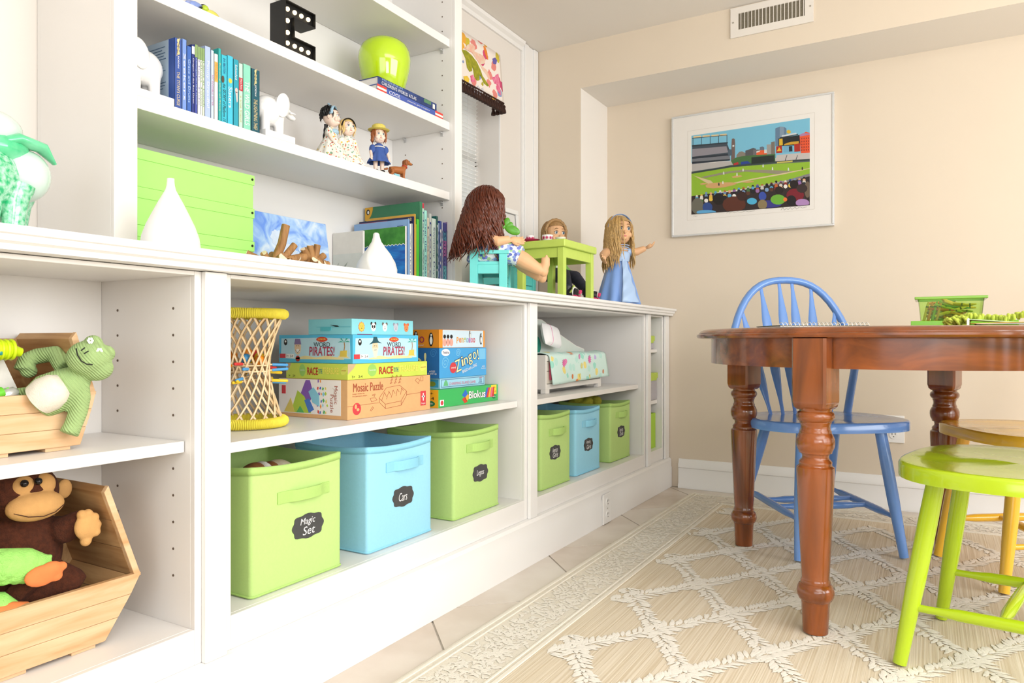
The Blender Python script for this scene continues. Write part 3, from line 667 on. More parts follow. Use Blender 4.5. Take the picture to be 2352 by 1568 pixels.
BK_ = [  # y0, y1, top z, colour, title, title colour, label
 (1.0262, 1.0449, 1.4312, '#3b5aa8', "THE TITAN'S CURSE", GOLD, 'thick dark blue book with gold title and pale blue back cover'),
 (1.0452, 1.0570, 1.4352, '#7d9fe6', 'Seekers', WP, 'light blue book beside the thick dark blue one'),
 (1.0572, 1.0697, 1.4235, '#3f6cc0', 'Grace and Drums', mat('print_ice', '#bcd7f5', .5), 'medium blue book with pale blue lettering'),
 (1.0699, 1.0780, 1.4310, '#2b3a86', 'Dragon of the Red Dawn', WP, 'thin dark indigo book with white patch at its head'),
 (1.0782, 1.0855, 1.4340, '#4653a8', 'Midnight on the Moon', mat('print_ice', '#bcd7f5', .5), 'thin indigo book with sage green head'),
 (1.0857, 1.0920, 1.4316, '#e8ecf4', 'High Tide', mat('print_violet', '#6a5fb0', .5), 'thin white book with violet lettering and green head'),
 (1.0923, 1.0983, 1.4319, '#eef2ea', 'Ghost Town', mat('print_green', '#5c9440', .5), 'thin white book with green lettering'),
 (1.0986, 1.1045, 1.4320, '#d8e6cf', 'Lions at Lunch', mat('print_green', '#5c9440', .5), 'thin pale green book with green lettering'),
 (1.1047, 1.1211, 1.4404, '#b4c8f2', 'Penny Dreadful', WP, 'periwinkle book with white lettering and red back edge'),
 (1.1214, 1.1303, 1.4359, '#cfe2f8', 'MY INVISIBLE SISTER', PINKP, 'pale blue book with pink title'),
 (1.1308, 1.1418, 1.4309, '#f3f6f2', 'FRITZ BOING', ORP, 'white book with orange title'),
 (1.1420, 1.1504, 1.4474, '#35b7b5', 'Running Out of Time', GOLD, 'tall thin teal book with gold lettering'),
 (1.1506, 1.1678, 1.4357, '#3cc3dc', 'the SECRET of Platform 13', BLKP, 'cyan book with black title'),
 (1.1681, 1.1850, 1.4401, '#49c8e6', 'Sisters', WP, 'bright cyan book with yellow spot and white title'),
 (1.1856, 1.2015, 1.4371, '#2aa4bd', 'Schooled', mat('print_blush', '#f3c9c4', .5), 'deep teal blue book with pink figure on the spine'),
 (1.2017, 1.2142, 1.4317, '#c6ead9', 'Mary Rose', mat('print_gold2', '#c9b25a', .5), 'pale mint book with red title patch'),
 (1.2146, 1.2381, 1.4350, '#8fdcc4', 'THE WILD GIRLS', WP, 'wide mint green book with white lettering'),
 (1.2395, 1.2661, 1.4316, '#17596a', 'THE LIGHTNING THIEF', GOLD, 'dark teal book with gold title at the end of the row')]

for y0, y1, zt, hx, ttl, tm, lab in BK_:
    h = zt - ZS[2]
    t = upright(lab, y0, y1, zt, mat('book_' + hx[1:], hx, .4, vary=.05, scale=40), group='books between the white elephant bookends')
    del t['group']
    if ttl in ("THE TITAN'S CURSE", 'THE LIGHTNING THIEF'):
        spine(t, ttl, y0, y1, zt - h * .47, zt - h * .95, tm, k=.42); spine(t, 'RIORDAN', y0, y1, zt - h * .25, zt - h * .42, WP, k=.2)
        g = MB(FXp(-1.482, (y0 + y1) / 2, zt - h * .12))
        for dz in (.014, .005, -.004, -.013): g.disc((0, dz), .0035, .005, 0, .0006, 8)
        g.line([(-.004, -.022), (.004, .022)], .0012, 0, .0006); g.build('emblem', GOLD, t, w=True)
    elif ttl == 'the SECRET of Platform 13':
        spine(t, ttl, y0, y1, zt - h * .42, zt - h * .97, tm, k=.5, shear=.2); spine(t, 'EVA IBBOTSON', y0, y1, zt - h * .05, zt - h * .27, NAVYP, k=.35)
        MB(FXp(-1.482, (y0 + y1) / 2 - .004, zt - h * .36)).disc((0, 0), .004, .009, 0, .0006).build('figure_print', mat('print_umber', '#5a4a3a', .5), t, w=True)
    elif ttl == 'MY INVISIBLE SISTER': spine(t, ttl, y0, y1, zt - h * .36, zt - h * .8, tm, k=.5)
    elif ttl == 'Sisters':
        spine(t, ttl, y0, y1, zt - h * .45, zt - h * .75, tm, k=.6); MB(FXp(-1.482, (y0 + y1) / 2, zt - h * .36)).disc((0, 0), .005, .006, 0, .0006).build('sun_spot', mat('print_sun', '#f6cf45', .5), t, w=True)
    elif ttl == 'FRITZ BOING':
        MB(FXp(-1.482, y0, zt)).box(.001, y1 - y0 - .001, -h * .42, -h * .12, 0, .0004).build('title_panel', mat('print_peach', '#f6c06a', .5, vary=.2), t, w=True)
        spine(t, ttl, y0, y1, zt - h * .14, zt - h * .40, ORP, k=.6)
    elif ttl == 'Mary Rose':
        MB(FXp(-1.482, y0, zt)).box(.0008, y1 - y0 - .0008, -h * .42, -h * .22, 0, .0004).build('title_panel', mat('print_crimson', '#c23b4a', .5), t, w=True)
        spine(t, ttl, y0, y1, zt - h * .24, zt - h * .40, WP, k=.5); spine(t, 'a true friend', y0, y1, zt - h * .5, zt - h * .9, tm, k=.4)
    elif ttl == 'Schooled':
        spine(t, ttl, y0, y1, zt - h * .08, zt - h * .3, WP, k=.4)
        MB(FXp(-1.482, (y0 + y1) / 2, zt - h * .48)).disc((.001, .004), .004, .006, 0, .0006).prism([(-.002, 0), (.004, .0), (.0045, -.022), (.002, -.026)], 0, .0006).build('figure_print', tm, t, w=True)
    elif ttl == 'THE WILD GIRLS': spine(t, ttl, y0, y1, zt - h * .26, zt - h * .92, tm, k=.6)
    else: spine(t, ttl, y0, y1, zt - h * .2, zt - h * .85, tm, k=.45)
    if ttl in ('Dragon of the Red Dawn',): MB(FXp(-1.482, y0, zt)).box(.0005, y1 - y0 - .0005, -.022, -.004, 0, .0005).build('label_patch', PAPER, t, w=True)
    if ttl in ('Midnight on the Moon', 'High Tide', 'Ghost Town', 'Lions at Lunch'): MB(FXp(-1.482, y0, zt)).box(.0003, y1 - y0 - .0003, -.030, -.0005, 0, .0005).build('head_band', mat('print_sage', '#8fae72', .5, vary=.15), t, w=True)
    if ttl == "THE TITAN'S CURSE":   # back cover facing the camera: pale panel with blurb lines
        q_ = MB(FYn(-1.482, y0, ZS[2])); d = .115
        q_.box(-d - .022, -.022, .001, h - .001, 0, .0006).build('back_panel_print', mat('print_grey_blue', '#b3c9de', .5, vary=.04), t, w=True)
        l_ = MB(FYn(-1.482, y0, ZS[2]))
        for r_ in range(15):
            zz = h - .016 - r_ * .0068
            if r_ in (5, 11): continue
            l_.box(-d - .014, -.030 - rr.uniform(0, .02), zz, zz + .0018, .0006, .0009)
        l_.build('blurb_lines', mat('print_slate', '#4b6a8f', .5), t, w=True)
# elephant bookends
PORC = mat('white_porcelain', '#fdfdfd', .12, coat=.6, vary=.01)
def bookend(label, y, side):
    t = thing('elephant_bookend', label, 'bookend', (-1.50, y, ZS[2] + .0005)); s = side
    MB().box(-.07, .025, -.050, .050, 0, .018).build('base', PORC, t, bevel=.002)
    b = MB()
    b.ell((-.022, -s * .006, .082), (.034, .042, .040), 18, 12)
    for dx in (-.035, -.008):
        for dy in (-.024, .022): b.tube([(dx, dy, .016), (dx, dy, .05), (dx, dy, .075)], [.0125, .013, .015], 12)
    b.ell((-.020, s * .034, .104), (.024, .024, .027), 16, 10)
    if s > 0: b.tube([(-.018, s * .046, .102), (-.016, s * .060, .092), (-.014, s * .070, .083), (-.014, s * .078, .082), (-.014, s * .083, .086)], [.015, .0115, .009, .0075, .006], 12)
    b.tube([(-.022, -s * .038, .085), (-.022, -s * .047, .065)], [.004, .003], 8)
    b.build('body', PORC, t, remesh=.0025, smit=5)
    MB().ell((.008, s * .022, .100), (.006, .023, .034), 16, 10, R=Matrix.Rotation(s * -.25, 3, 'X')).build('ear', PORC, t, smooth=60)
    MB().ell((-.046, s * .022, .100), (.006, .023, .034), 16, 10).build('ear', PORC, t, smooth=60)
    if s > 0: MB().tube([(.000, s * .054, .090), (.006, s * .068, .088)], [.0035, .001], 8).build('tusk', PORC, t, smooth=60)
bookend('white porcelain elephant bookend before the dark blue book, partly behind the stile', .9715, -1)
bookend('white porcelain elephant bookend after the dark teal book, trunk towards the dolls', 1.330, 1)

# ---------------------------------------------------------------- doll building kit
def floral(name, base, cols, scale=60, thr=.32, rough=.8):
    if name in MATS: return MATS[name]
    m = bpy.data.materials.new(name); MATS[name] = m; m.use_nodes = True; nt = m.node_tree; N = nt.nodes.new; L = nt.links.new
    b = nt.nodes['Principled BSDF']; b.inputs['Roughness'].default_value = rough
    tc = N('ShaderNodeTexCoord'); v = N('ShaderNodeTexVoronoi'); v.inputs['Scale'].default_value = scale; L(tc.outputs['Object'], v.inputs['Vector'])
    n = N('ShaderNodeTexNoise'); n.inputs['Scale'].default_value = scale * 2.4; L(tc.outputs['Object'], n.inputs[0])
    a = N('ShaderNodeMath'); a.operation = 'MULTIPLY_ADD'; a.inputs[1].default_value = .35; L(n.outputs[0], a.inputs[0]); L(v.outputs['Distance'], a.inputs[2])
    lt = N('ShaderNodeMath'); lt.operation = 'LESS_THAN'; lt.inputs[1].default_value = thr + .17; L(a.outputs[0], lt.inputs[0])
    s = N('ShaderNodeSeparateColor'); L(v.outputs['Color'], s.inputs[0])
    r = N('ShaderNodeValToRGB'); r.color_ramp.interpolation = 'CONSTANT'; L(s.outputs[0], r.inputs[0])
    e = r.color_ramp.elements
    while len(e) < len(cols): e.new(.5)
    for i, c in enumerate(cols): e[i].position = i / len(cols); e[i].color = [x * ALB for x in lin(c)] + [1]
    mx = N('ShaderNodeMix'); mx.data_type = 'RGBA'; L(lt.outputs[0], mx.inputs[0]); mx.inputs[6].default_value = [x * ALB for x in lin(base)] + [1]; L(r.outputs[0], mx.inputs[7])
    L(mx.outputs[2], b.inputs['Base Color'])
    return m
SKIN = mat('doll_skin_vinyl', '#eab98c', .5, vary=.03, scale=20); PALE = mat('doll_skin_pale', '#f8ddcc', .4, vary=.03, scale=30)
EYEW = mat('doll_eye_white', '#fbfbfb', .2, vary=.01); IRIS = mat('doll_eye_iris', '#5f7f96', .1, vary=.1); PUP = mat('doll_eye_pupil', '#0c0c10', .1, vary=.01)
LIPS = mat('doll_lips', '#d9837a', .5, vary=.05); BROW = mat('doll_brow', '#8f6844', .7, vary=.05); CHEEK = mat('doll_cheek', '#f2b8a0', .6, vary=.05)
def head_frame(c, fwd, tilt=0):
    f = Vector(fwd).normalized(); r = f.cross(Vector((0, 0, 1))).normalized(); u = r.cross(f)
    M = Matrix(((r.x, f.x, u.x, c[0]), (r.y, f.y, u.y, c[1]), (r.z, f.z, u.z, c[2]), (0, 0, 0, 1)))
    return M @ Matrix.Rotation(tilt, 4, 'Y')
def skull(b, M, s):
    b.ell((0, 0, .006 * s), (.050 * s, .053 * s, .058 * s), 20, 14, M=M)
    b.ell((0, .012 * s, -.028 * s), (.042 * s, .040 * s, .034 * s), 18, 12, M=M)
    b.ell((0, .048 * s, -.036 * s), (.014 * s, .010 * s, .010 * s), 12, 8, M=M)
    b.ell((0, .055 * s, -.010 * s), (.0065 * s, .008 * s, .007 * s), 10, 8, M=M)
    for q in (1, -1):
        b.ell((q * .026 * s, .040 * s, -.020 * s), (.016 * s, .012 * s, .014 * s), 12, 8, M=M); b.ell((q * .051 * s, 0, -.008 * s), (.006 * s, .010 * s, .014 * s), 10, 8, M=M)
def face(t, M, s, iris=IRIS, brow=BROW, lips=LIPS):
    for q in (1, -1):
        e = MB(M).ell((q * .020 * s, .0485 * s, .006 * s), (.0085 * s, .0055 * s, .0075 * s), 14, 10).build('eye', EYEW, t, w=True, smooth=60)
        MB(M).ell((q * .020 * s, .0520 * s, .006 * s), (.0058 * s, .0030 * s, .0060 * s), 12, 8).build('iris', iris, e, w=True, smooth=60)
        MB(M).ell((q * .020 * s, .0540 * s, .006 * s), (.0030 * s, .0016 * s, .0030 * s), 10, 6).build('pupil', PUP, e, w=True, smooth=60)
        MB(M).tube([(q * .029 * s, .0465 * s, .0105 * s), (q * .020 * s, .0535 * s, .0150 * s), (q * .011 * s, .0525 * s, .0130 * s)], .0013 * s, 6).build('eyelash', PUP, e, w=True)
        MB(M).tube([(q * .030 * s, .0450 * s, .0215 * s), (q * .021 * s, .0515 * s, .0272 * s), (q * .011 * s, .0525 * s, .0262 * s)], [.0006 * s, .0016 * s, .0010 * s], 6).build('eyebrow', brow, t, w=True)
    MB(M).ell((0, .0535 * s, -.0265 * s), (.0105 * s, .0030 * s, .0034 * s), 12, 8).ell((0, .0525 * s, -.0305 * s), (.0075 * s, .0030 * s, .0026 * s), 12, 8).build('lips', lips, t, w=True, smooth=60)
def hand(b, M, s, curl=.25):
    b.ell((0, 0, .016 * s), (.013 * s, .0075 * s, .017 * s), 12, 8, M=M)
    for i, (x, l) in enumerate(((-.0098, .017), (-.0033, .020), (.0033, .0185), (.0098, .015))):
        p = [(x * s, 0, .026 * s)]; a = 0
        for k in range(3):
            a += curl; p.append((p[-1][0] + x * .10 * s, p[-1][1] + math.sin(a) * l * s / 3, p[-1][2] + math.cos(a) * l * s / 3))
        b.tube(p, [.0036 * s, .0034 * s, .0031 * s, .0026 * s], 8, M=M)
    b.tube([(-.010 * s, 0, .008 * s), (-.018 * s, .003 * s, .017 * s), (-.0205 * s, .006 * s, .026 * s)], [.0045 * s, .0040 * s, .0030 * s], 8, M=M)
def aim(p, d, up=(0, 0, 1)):
    z = Vector(d).normalized(); y = Vector(up) - z * z.dot(Vector(up)); y = y.normalized() if y.length > .01 else z.orthogonal().normalized(); x = y.cross(z)
    return Matrix(((x.x, y.x, z.x, p[0]), (x.y, y.y, z.y, p[1]), (x.z, y.z, z.z, p[2]), (0, 0, 0, 1)))
def hair(t, M, s, m, n, L_, seed, r=.006, wav=.004, gap=.95, flare=.0, steps=12, part=.02, back=(0, 0), floor=None, name='hair', bias=None):
    R_ = random.Random(seed); b = MB(); I = M.inverted(); A = Vector((.054 * s, .057 * s, .062 * s)); C0 = Vector((0, -.004 * s, .007 * s))
    cap = MB(M)
    def fn(u, v):
        ph = 2 * PI * u; th = PI / 2 - v * 1.75
        if abs(math.sin(ph / 2 - PI / 4)) < 0: pass
        x, y, z = math.cos(th) * math.cos(ph), math.cos(th) * math.sin(ph), math.sin(th)
        if y > .35: z = max(z, .52 + .25 * (y - .35))
        q = Vector((x, y, z)).normalized() if y <= .35 else Vector((x, y, z))
        q = q.normalized() * 1.02
        return (q.x * A.x, q.y * A.y + C0.y, q.z * A.z + C0.z)
    cap.grid(fn, 32, 12, closeu=True); b.add(*[list(cap.v), cap.f])
    for i in range(n):
        ph = R_.uniform(gap, PI - gap) + PI + (0 if R_.random() < .0 else 0)
        ph = R_.uniform(PI / 2 + gap, PI / 2 + 2 * PI - gap)
        if bias and R_.random() < bias[1]: ph = bias[0] + R_.gauss(0, .5)
        th = R_.uniform(.25, 1.02) if gap > 1 else R_.uniform(.35, 1.35)
        p = Vector((math.cos(th) * math.cos(ph), math.cos(th) * math.sin(ph), math.sin(th)))
        pos = Vector((p.x * A.x, p.y * A.y, p.z * A.z)) + C0; ds = L_ * R_.uniform(.75, 1.05) / steps; pts = []; w0 = R_.uniform(0, 6.28); fr = R_.uniform(.8, 1.3)
        out = Vector((math.cos(ph), math.sin(ph), 0)); dn = I.to_3x3() @ Vector((0, 0, -1)); side = Vector((-math.sin(ph), math.cos(ph), 0)); lift = R_.uniform(1.04, 1.16)
        for k in range(steps + 1):
            q = Vector(((pos.x - C0.x) / A.x, (pos.y - C0.y) / A.y, (pos.z - C0.z) / A.z))
            if q.length < lift: q = q.normalized() * lift; pos = Vector((q.x * A.x, q.y * A.y, q.z * A.z)) + C0
            g = k / steps; ww = M @ (pos + (side * math.sin(w0 + k * fr) + out * math.cos(w0 + k * fr)) * wav * min(1, g * 2))
            if floor is not None: ww.z = max(ww.z, floor)
            pts.append(ww)
            pos = pos + dn * ds + out * (ds * flare) + Vector((back[0], back[1], 0)) * ds
        b.tube(pts, [r * .7] + [r * (1 - .1 * (k % 2)) for k in range(1, steps - 1)] + [r * .6, r * .2], 6, flat=.7)
    return b.build(name, m, t, w=True, smooth=60)
def limb(b, pts, rs): b.tube(pts, rs, 12)

# ---------------------------------------------------------------- three small dolls and a toy dog on the middle shelf
CAL = floral('calico_cotton', '#f3f1e6', ['#c9503f', '#e2b840', '#7fa98a', '#d98a6a', '#9fc0b0'], 130, .36)
def small_doll(label, x, y, a, H, dress, sleeves, hairm, hl, hn, gap, hat=None, band=None, ribbon=None, legs=False, collar=None, braid=None, skirt=(.056, .058), skin=PALE, wav=.0015, buttons=False):
    z = ZS[2] + .001; t = thing('small_doll', label, 'doll', (x, y, z), a)
    f = Vector((-math.sin(a), math.cos(a), 0)); r_ = Vector((math.cos(a), math.sin(a), 0)); o = Vector((x, y, z)); s = H * 2.75
    hc = o + Vector((0, 0, H - .066 * s * .98)); Mh = head_frame(hc, f)
    b = MB(); skull(b, Mh, s)
    sh = H - .066 * s * 2 - .002
    b.tube([hc - Vector((0, 0, .05 * s)), o + Vector((0, 0, sh - .006))], .012 * s, 10)
    b.ell(o + Vector((0, 0, sh - .016)), (.016, .013, .020), 14, 10)
    for q in (1, -1):
        p0 = o + r_ * (q * .016) + Vector((0, 0, sh - .006)); p1 = o + r_ * (q * .028) + f * .004 + Vector((0, 0, sh - .026)); p2 = o + r_ * (q * .029) + f * .014 + Vector((0, 0, sh - .044))
        b.tube([p0, p1, p2], [.006, .0055, .0045], 10); hand(b, aim(p2, p2 - p1, f), .30)
        if legs:
            c_ = o + r_ * (q * .011); b.tube([c_ + Vector((0, 0, .045)), c_ + Vector((0, 0, .020)), c_ + Vector((0, 0, .006))], [.008, .007, .005], 10); b.ell(c_ + f * .006 + Vector((0, 0, .004)), (.006, .006, .004), 10, 8)
    b.build('body', skin, t, w=True, remesh=.0013, smit=3)
    face(t, Mh, s, brow=BROW)
    hem = .030 if legs else .0
    def fn(u, v):
        an = 2 * PI * u; zz = hem + (sh - .014 - hem) * v; R = skirt[0] + (.013 - skirt[0]) * (v ** .95); R *= 1 + (.07 * (1 - v)) * math.sin(an * 11 + 1.3)
        q = o + r_ * (R * math.cos(an)) + f * (R * skirt[1] / skirt[0] * math.sin(an)); return (q.x, q.y, o.z + zz)
    MB().grid(fn, 66, 9, closeu=True).build('skirt', dress, t, w=True, smooth=70, solid=.001)
    bo = MB().ell(o + Vector((0, 0, sh - .016)), (.0185, .0185, .022), 16, 10)
    for q in (1, -1): bo.ell(o + r_ * (q * .021) + f * .001 + Vector((0, 0, sh - .016)), (.011, .011, .015), 12, 8)
    bo.build('bodice', sleeves, t, w=True, smooth=60)
    hair(t, Mh, s, hairm, hn, hl, int(x * -1000 + y * 100), r=.0018, wav=wav, gap=gap, steps=8)
    if braid is not None:
        p = [o + f * -.016 + r_ * (braid * .012) + Vector((0, 0, H - .05 - k * .0085)) - f * (.001 * k) for k in range(9)]
        MB().tube(p, [.0062 - .0014 * (k % 2) for k in range(9)], 8).build('braid', hairm, t, w=True, smooth=60)
    if band:
        pts = [Mh @ Vector((math.cos(q) * .057 * s, .018 * s + math.sin(q) * .004 * s, .008 * s + math.sin(q) * .062 * s)) for q in [PI * k / 14 for k in range(15)]]
        MB().tube(pts, .0042 * (s / .385), 8, flat=.4, up=tuple(f)).build('headband', band, t, w=True, smooth=60)
    if ribbon:
        MB().tube([Mh @ Vector((q * .01 * s, -.01 * s, .066 * s)) + r_ * q * .012 + Vector((0, 0, .008 - abs(q) * .002)) for q in (-1, -.4, 0, .4, 1)], [.001, .004, .0015, .004, .001], 6, flat=.4).build('ribbon_bow', ribbon, t, w=True)
        MB().ell(o + f * .008 + Vector((0, 0, sh - .010)), (.0165, .0165, .010), 14, 8).build('neckerchief', ribbon, t, w=True, smooth=60)
    if collar: MB().lathe([(.008, sh - .001), (.020, sh - .008), (.0195, sh - .010), (.008, sh - .003)], o, 20).build('collar', collar, t, w=True, smooth=60)
    if hat:
        hb = MB(Mh).lathe([(.085 * s, .046 * s), (.088 * s, .049 * s), (.058 * s, .055 * s), (.054 * s, .082 * s), (.040 * s, .092 * s), (.004 * s, .095 * s)], n=32); hb.build('sun_hat', hat, t, w=True, smooth=50)
    if legs:
        for q in (1, -1): MB().ell(o + r_ * (q * .011) + f * .006 + Vector((0, 0, .0045)), (.0068, .0090, .0050), 12, 8, R=Matrix.Rotation(a, 3, 'Z')).build('shoe', BLACK, t, w=True, smooth=60)
    return t
SKYR = mat('ribbon_sky_blue', '#a9cde3', .5, vary=.06, scale=200)
small_doll('small doll in calico dress with black braid and pale blue ribbon', -1.550, 1.5889, math.radians(-62), .170, CAL, CAL, mat('doll_hair_black', '#1b1a1c', .35, vary=.2, scale=200), .030, 60, .95, ribbon=SKYR, braid=-.4, band=SKYR, skirt=(.068, .062))
small_doll('small blond doll in calico dress with black headband beside the black haired doll', -1.530, 1.627 + .012, math.radians(-108), .143, CAL, CAL, mat('doll_hair_blond', '#f0cf86', .4, vary=.15, scale=300), .040, 70, .90, band=BLACK, skirt=(.056, .056))
COAT = mat('doll_dress_blue_felt', '#4260a8', .85, vary=.08, scale=150, bump=.2, bscale=900)
small_doll('small auburn haired doll in a plain blue dress with straw sun hat', -1.500, 1.7472, math.radians(-118), .141, COAT, COAT, mat('doll_hair_auburn', '#b0683a', .4, vary=.2, scale=300), .036, 90, .80, hat=mat('straw_yellow', '#e6d66a', .7, vary=.15, scale=300, bump=.3), legs=True, collar=PAPER, skirt=(.036, .034))
dg = thing('toy_dog', 'small brown toy dog with red collar at the end of the middle shelf', 'toy', (-1.500, 1.8483, ZS[2] + .001), math.radians(-18))
TAN = mat('toy_dog_brown', '#b06a35', .55, vary=.08, scale=60)
b = MB()
b.tube([(0, -.036, .026), (0, -.018, .028), (0, .004, .029), (0, .016, .033)], [.0095, .0115, .0125, .0115], 12); b.tube([(0, .014, .034), (0, .022, .046), (0, .026, .056)], [.0095, .0075, .0075], 10)
b.ell((0, .028, .060), (.0085, .011, .0090), 14, 10); b.tube([(0, .032, .059), (0, .045, .0555), (0, .049, .0550)], [.0072, .0046, .0036], 10)
for dx in (-.0065, .0065):
    b.tube([(dx, .013, .028), (dx, .013, .012), (dx, .013, .003)], [.0060, .0042, .0040], 10); b.ell((dx, .0155, .003), (.0042, .0065, .003), 10, 8)
    b.tube([(dx, -.032, .026), (dx, -.028, .016), (dx, -.036, .009), (dx, -.034, .003)], [.0078, .0055, .0040, .0040], 10); b.ell((dx, -.031, .003), (.0042, .0065, .003), 10, 8)
b.tube([(0, -.044, .028), (0, -.056, .024), (0, -.064, .027)], [.004, .003, .0015], 8)
b.build('body', TAN, dg, remesh=.0012, smit=3)
for dx in (-1, 1):
    MB().ell((dx * .0088, .0225, .0575), (.0025, .0055, .0100), 12, 8).build('ear', mat('toy_dog_ear', '#96562a', .55, vary=.08), dg, smooth=60)
    MB().ell((dx * .0068, .0345, .0635), .0016, 8, 6).build('eye', PUP, dg, smooth=60)
MB().ell((0, .0500, .0560), .0024, 10, 8).build('nose', PUP, dg, smooth=60)
MB().torus((0, 0, 0), .0085, .0016, 20, 6, M=T(0, .0205, .0435) @ Matrix.Rotation(-.45, 4, 'X')).build('collar', mat('collar_red', '#c8322b', .5, vary=.05), dg, smooth=60)
st = thing('paper_star', 'cyan star leaning behind the toy dog', 'star', (-1.640, 2.0087, ZS[2] + .001))
pts = [((.050 if k % 2 == 0 else .021) * math.cos(PI / 2 + k * PI / 5), (.050 if k % 2 == 0 else .021) * math.sin(PI / 2 + k * PI / 5)) for k in range(10)]
MB().prism(pts, -.003, .003, M=T(0, 0, .041) @ frame((0, 0, 0), (.25, 1, 0), (-.10, 0, 1))).build('star', mat('star_cyan', '#9fe3f2', .5, vary=.06, scale=50), st, bevel=.0015)

# ---------------------------------------------------------------- things at the foot of the bookcase
GB = mat('green_box_card', '#b0f47e', .5, vary=.02, scale=30); RIV = mat('rivet_dark', '#2b3327', .4, metal=.5)
gy0, gy1, gx1 = .925, 1.2824, -1.52; zc = ZC + .0005
def gbox(label, z0, z1, lid):
    t = thing('storage_box', label, 'box', (gx1 - .09, (gy0 + gy1) / 2, z0), 0, None)
    MB().box(gx1 - .19, gx1 - .002, gy0 + .002, gy1 - .003, z0, z1 - .002).build('body', GB, t, w=True, bevel=.001)
    l = MB().box(gx1 - .1925, gx1, gy0, gy1, z1 - lid, z1).build('lid', GB, t, w=True, bevel=.001)
    for y in (gy0 + .012, gy1 - .008): MB(FXp(gx1, y, z1 - lid * .45)).disc((0, 0), .0032, .0032, 0, .0015, 12).build('rivet', RIV, t, w=True)
za, zb2, zc3 = 0.9737, 1.0849, 1.1712
zlow = 0.9998
gbox('bright green lidded card box, undermost of the stack of three', zc, zlow, .026)
gbox('bright green lidded card box in the middle of the stack', zlow + .0005, zb2, .025)
gbox('bright green lidded card box on top of the stack', zb2 + .0005, zc3, .025)
CER = mat('matte_white_ceramic', '#fbfafa', .35, vary=.01)
v1 = thing('teardrop_vase', 'tall white teardrop shaped vase in front of the green boxes', 'vase', (-1.330, 0.9122, zc))
MB().lathe([(0.0284, 0.0000), (0.0470, 0.0017), (0.0535, 0.0118), (0.0563, 0.0269), (0.0535, 0.0462), (0.0454, 0.0697), (0.0340, 0.0941), (0.0235, 0.1159), (0.0154, 0.1310), (0.0101, 0.1411), (0.0077, 0.1512), (0.0069, 0.1596), (0.0069, 0.1646), (0.0049, 0.1646), (0.0041, 0.1554)], n=48).build('body', CER, v1, smooth=60)
v2 = thing('garlic_vase', 'white garlic bulb shaped vase in front of the picture books', 'vase', (-1.345, 1.5611, zc), math.radians(40))
def gar(u, v):
    prof = [(0.0000, 0.0000), (0.0444, 0.0026), (0.0562, 0.0194), (0.0577, 0.0370), (0.0518, 0.0581), (0.0385, 0.0810), (0.0229, 0.1003), (0.0133, 0.1144), (0.0092, 0.1276), (0.0078, 0.1373), (0.0044, 0.1408), (0.0000, 0.1412)]
    k = v * (len(prof) - 1); i = min(int(k), len(prof) - 2); f_ = k - i; R = prof[i][0] * (1 - f_) + prof[i + 1][0] * f_; Z = prof[i][1] * (1 - f_) + prof[i + 1][1] * f_
    a = 2 * PI * u + 2.2 * v; lobe = 1 - .10 * abs(math.sin(2.5 * a)) ** .35 * (1 if R > .02 else .3) + .08
    return (R * lobe * math.cos(2 * PI * u) - .004 * v, R * lobe * math.sin(2 * PI * u), Z)
MB().grid(gar, 72, 34, closeu=True).build('body', CER, v2, smooth=70)
# watercolour canvas
pc = thing('canvas_painting', 'blue watercolour canvas leaning on the bookcase back behind the twig balls', 'painting', (-1.62, 1.50, zc))
py0, py1 = 1.3668 - .05, 1.6456; ph = 1.1054 - ZC
def wc():
    m = bpy.data.materials.new('watercolour_blue'); m.use_nodes = True; nt = m.node_tree; N = nt.nodes.new; L = nt.links.new; b = nt.nodes['Principled BSDF']; b.inputs['Roughness'].default_value = .8
    tc = N('ShaderNodeTexCoord'); n = N('ShaderNodeTexNoise'); n.inputs['Scale'].default_value = 16; n.inputs['Detail'].default_value = 5; n.inputs['Distortion'].default_value = 1.2; L(tc.outputs['Object'], n.inputs[0])
    r = N('ShaderNodeValToRGB'); e = r.color_ramp.elements; e[0].position = .34; e[1].position = .66
    e[0].color = [x * ALB for x in lin('#6d9af0')] + [1]; e[1].color = [x * ALB for x in lin('#dcecfb')] + [1]; k = e.new(.5); k.color = [x * ALB for x in lin('#a9cdf8')] + [1]
    L(n.outputs[0], r.inputs[0]); L(r.outputs[0], b.inputs['Base Color']); return m
Mc = frame((-1.595, py0, ZC + .001), (0, 1, 0), (-.16, 0, 1)); pw = py1 - py0
MB(Mc).box(0, pw, 0, ph * 1.01, -.018, 0).build('canvas', wc(), pc, w=True, bevel=.002)
def blob(cx, cy, rx, ry, m, nm, h=.0005, sd=1):
    R_ = random.Random(sd); MB(Mc).prism([(cx + rx * (1 + R_.uniform(-.2, .2)) * math.cos(k * PI / 9), cy + ry * (1 + R_.uniform(-.2, .2)) * math.sin(k * PI / 9)) for k in range(18)], 0, h).build(nm, m, pc, w=True)
LBL = mat('paint_pale_blue', '#d6e6fa', .8, vary=.1, scale=50)
blob(pw * .38, ph * .66, .022, .026, LBL, 'painted_cloud', .0005, 1); blob(pw * .48, ph * .50, .034, .020, LBL, 'painted_cloud', .0006, 2)
blob(pw * .34, ph * .30, .030, .024, mat('paint_pink', '#f0b4dc', .8, vary=.15, scale=60), 'painted_bush', .0005, 3); blob(pw * .88, ph * .18, .028, .036, mat('paint_leaf_green', '#86d59a', .8, vary=.15, scale=60), 'painted_bush', .0005, 4); blob(pw * .60, ph * .12, .022, .020, mat('paint_violet', '#a493e0', .8, vary=.15, scale=60), 'painted_bush', .0005, 5)
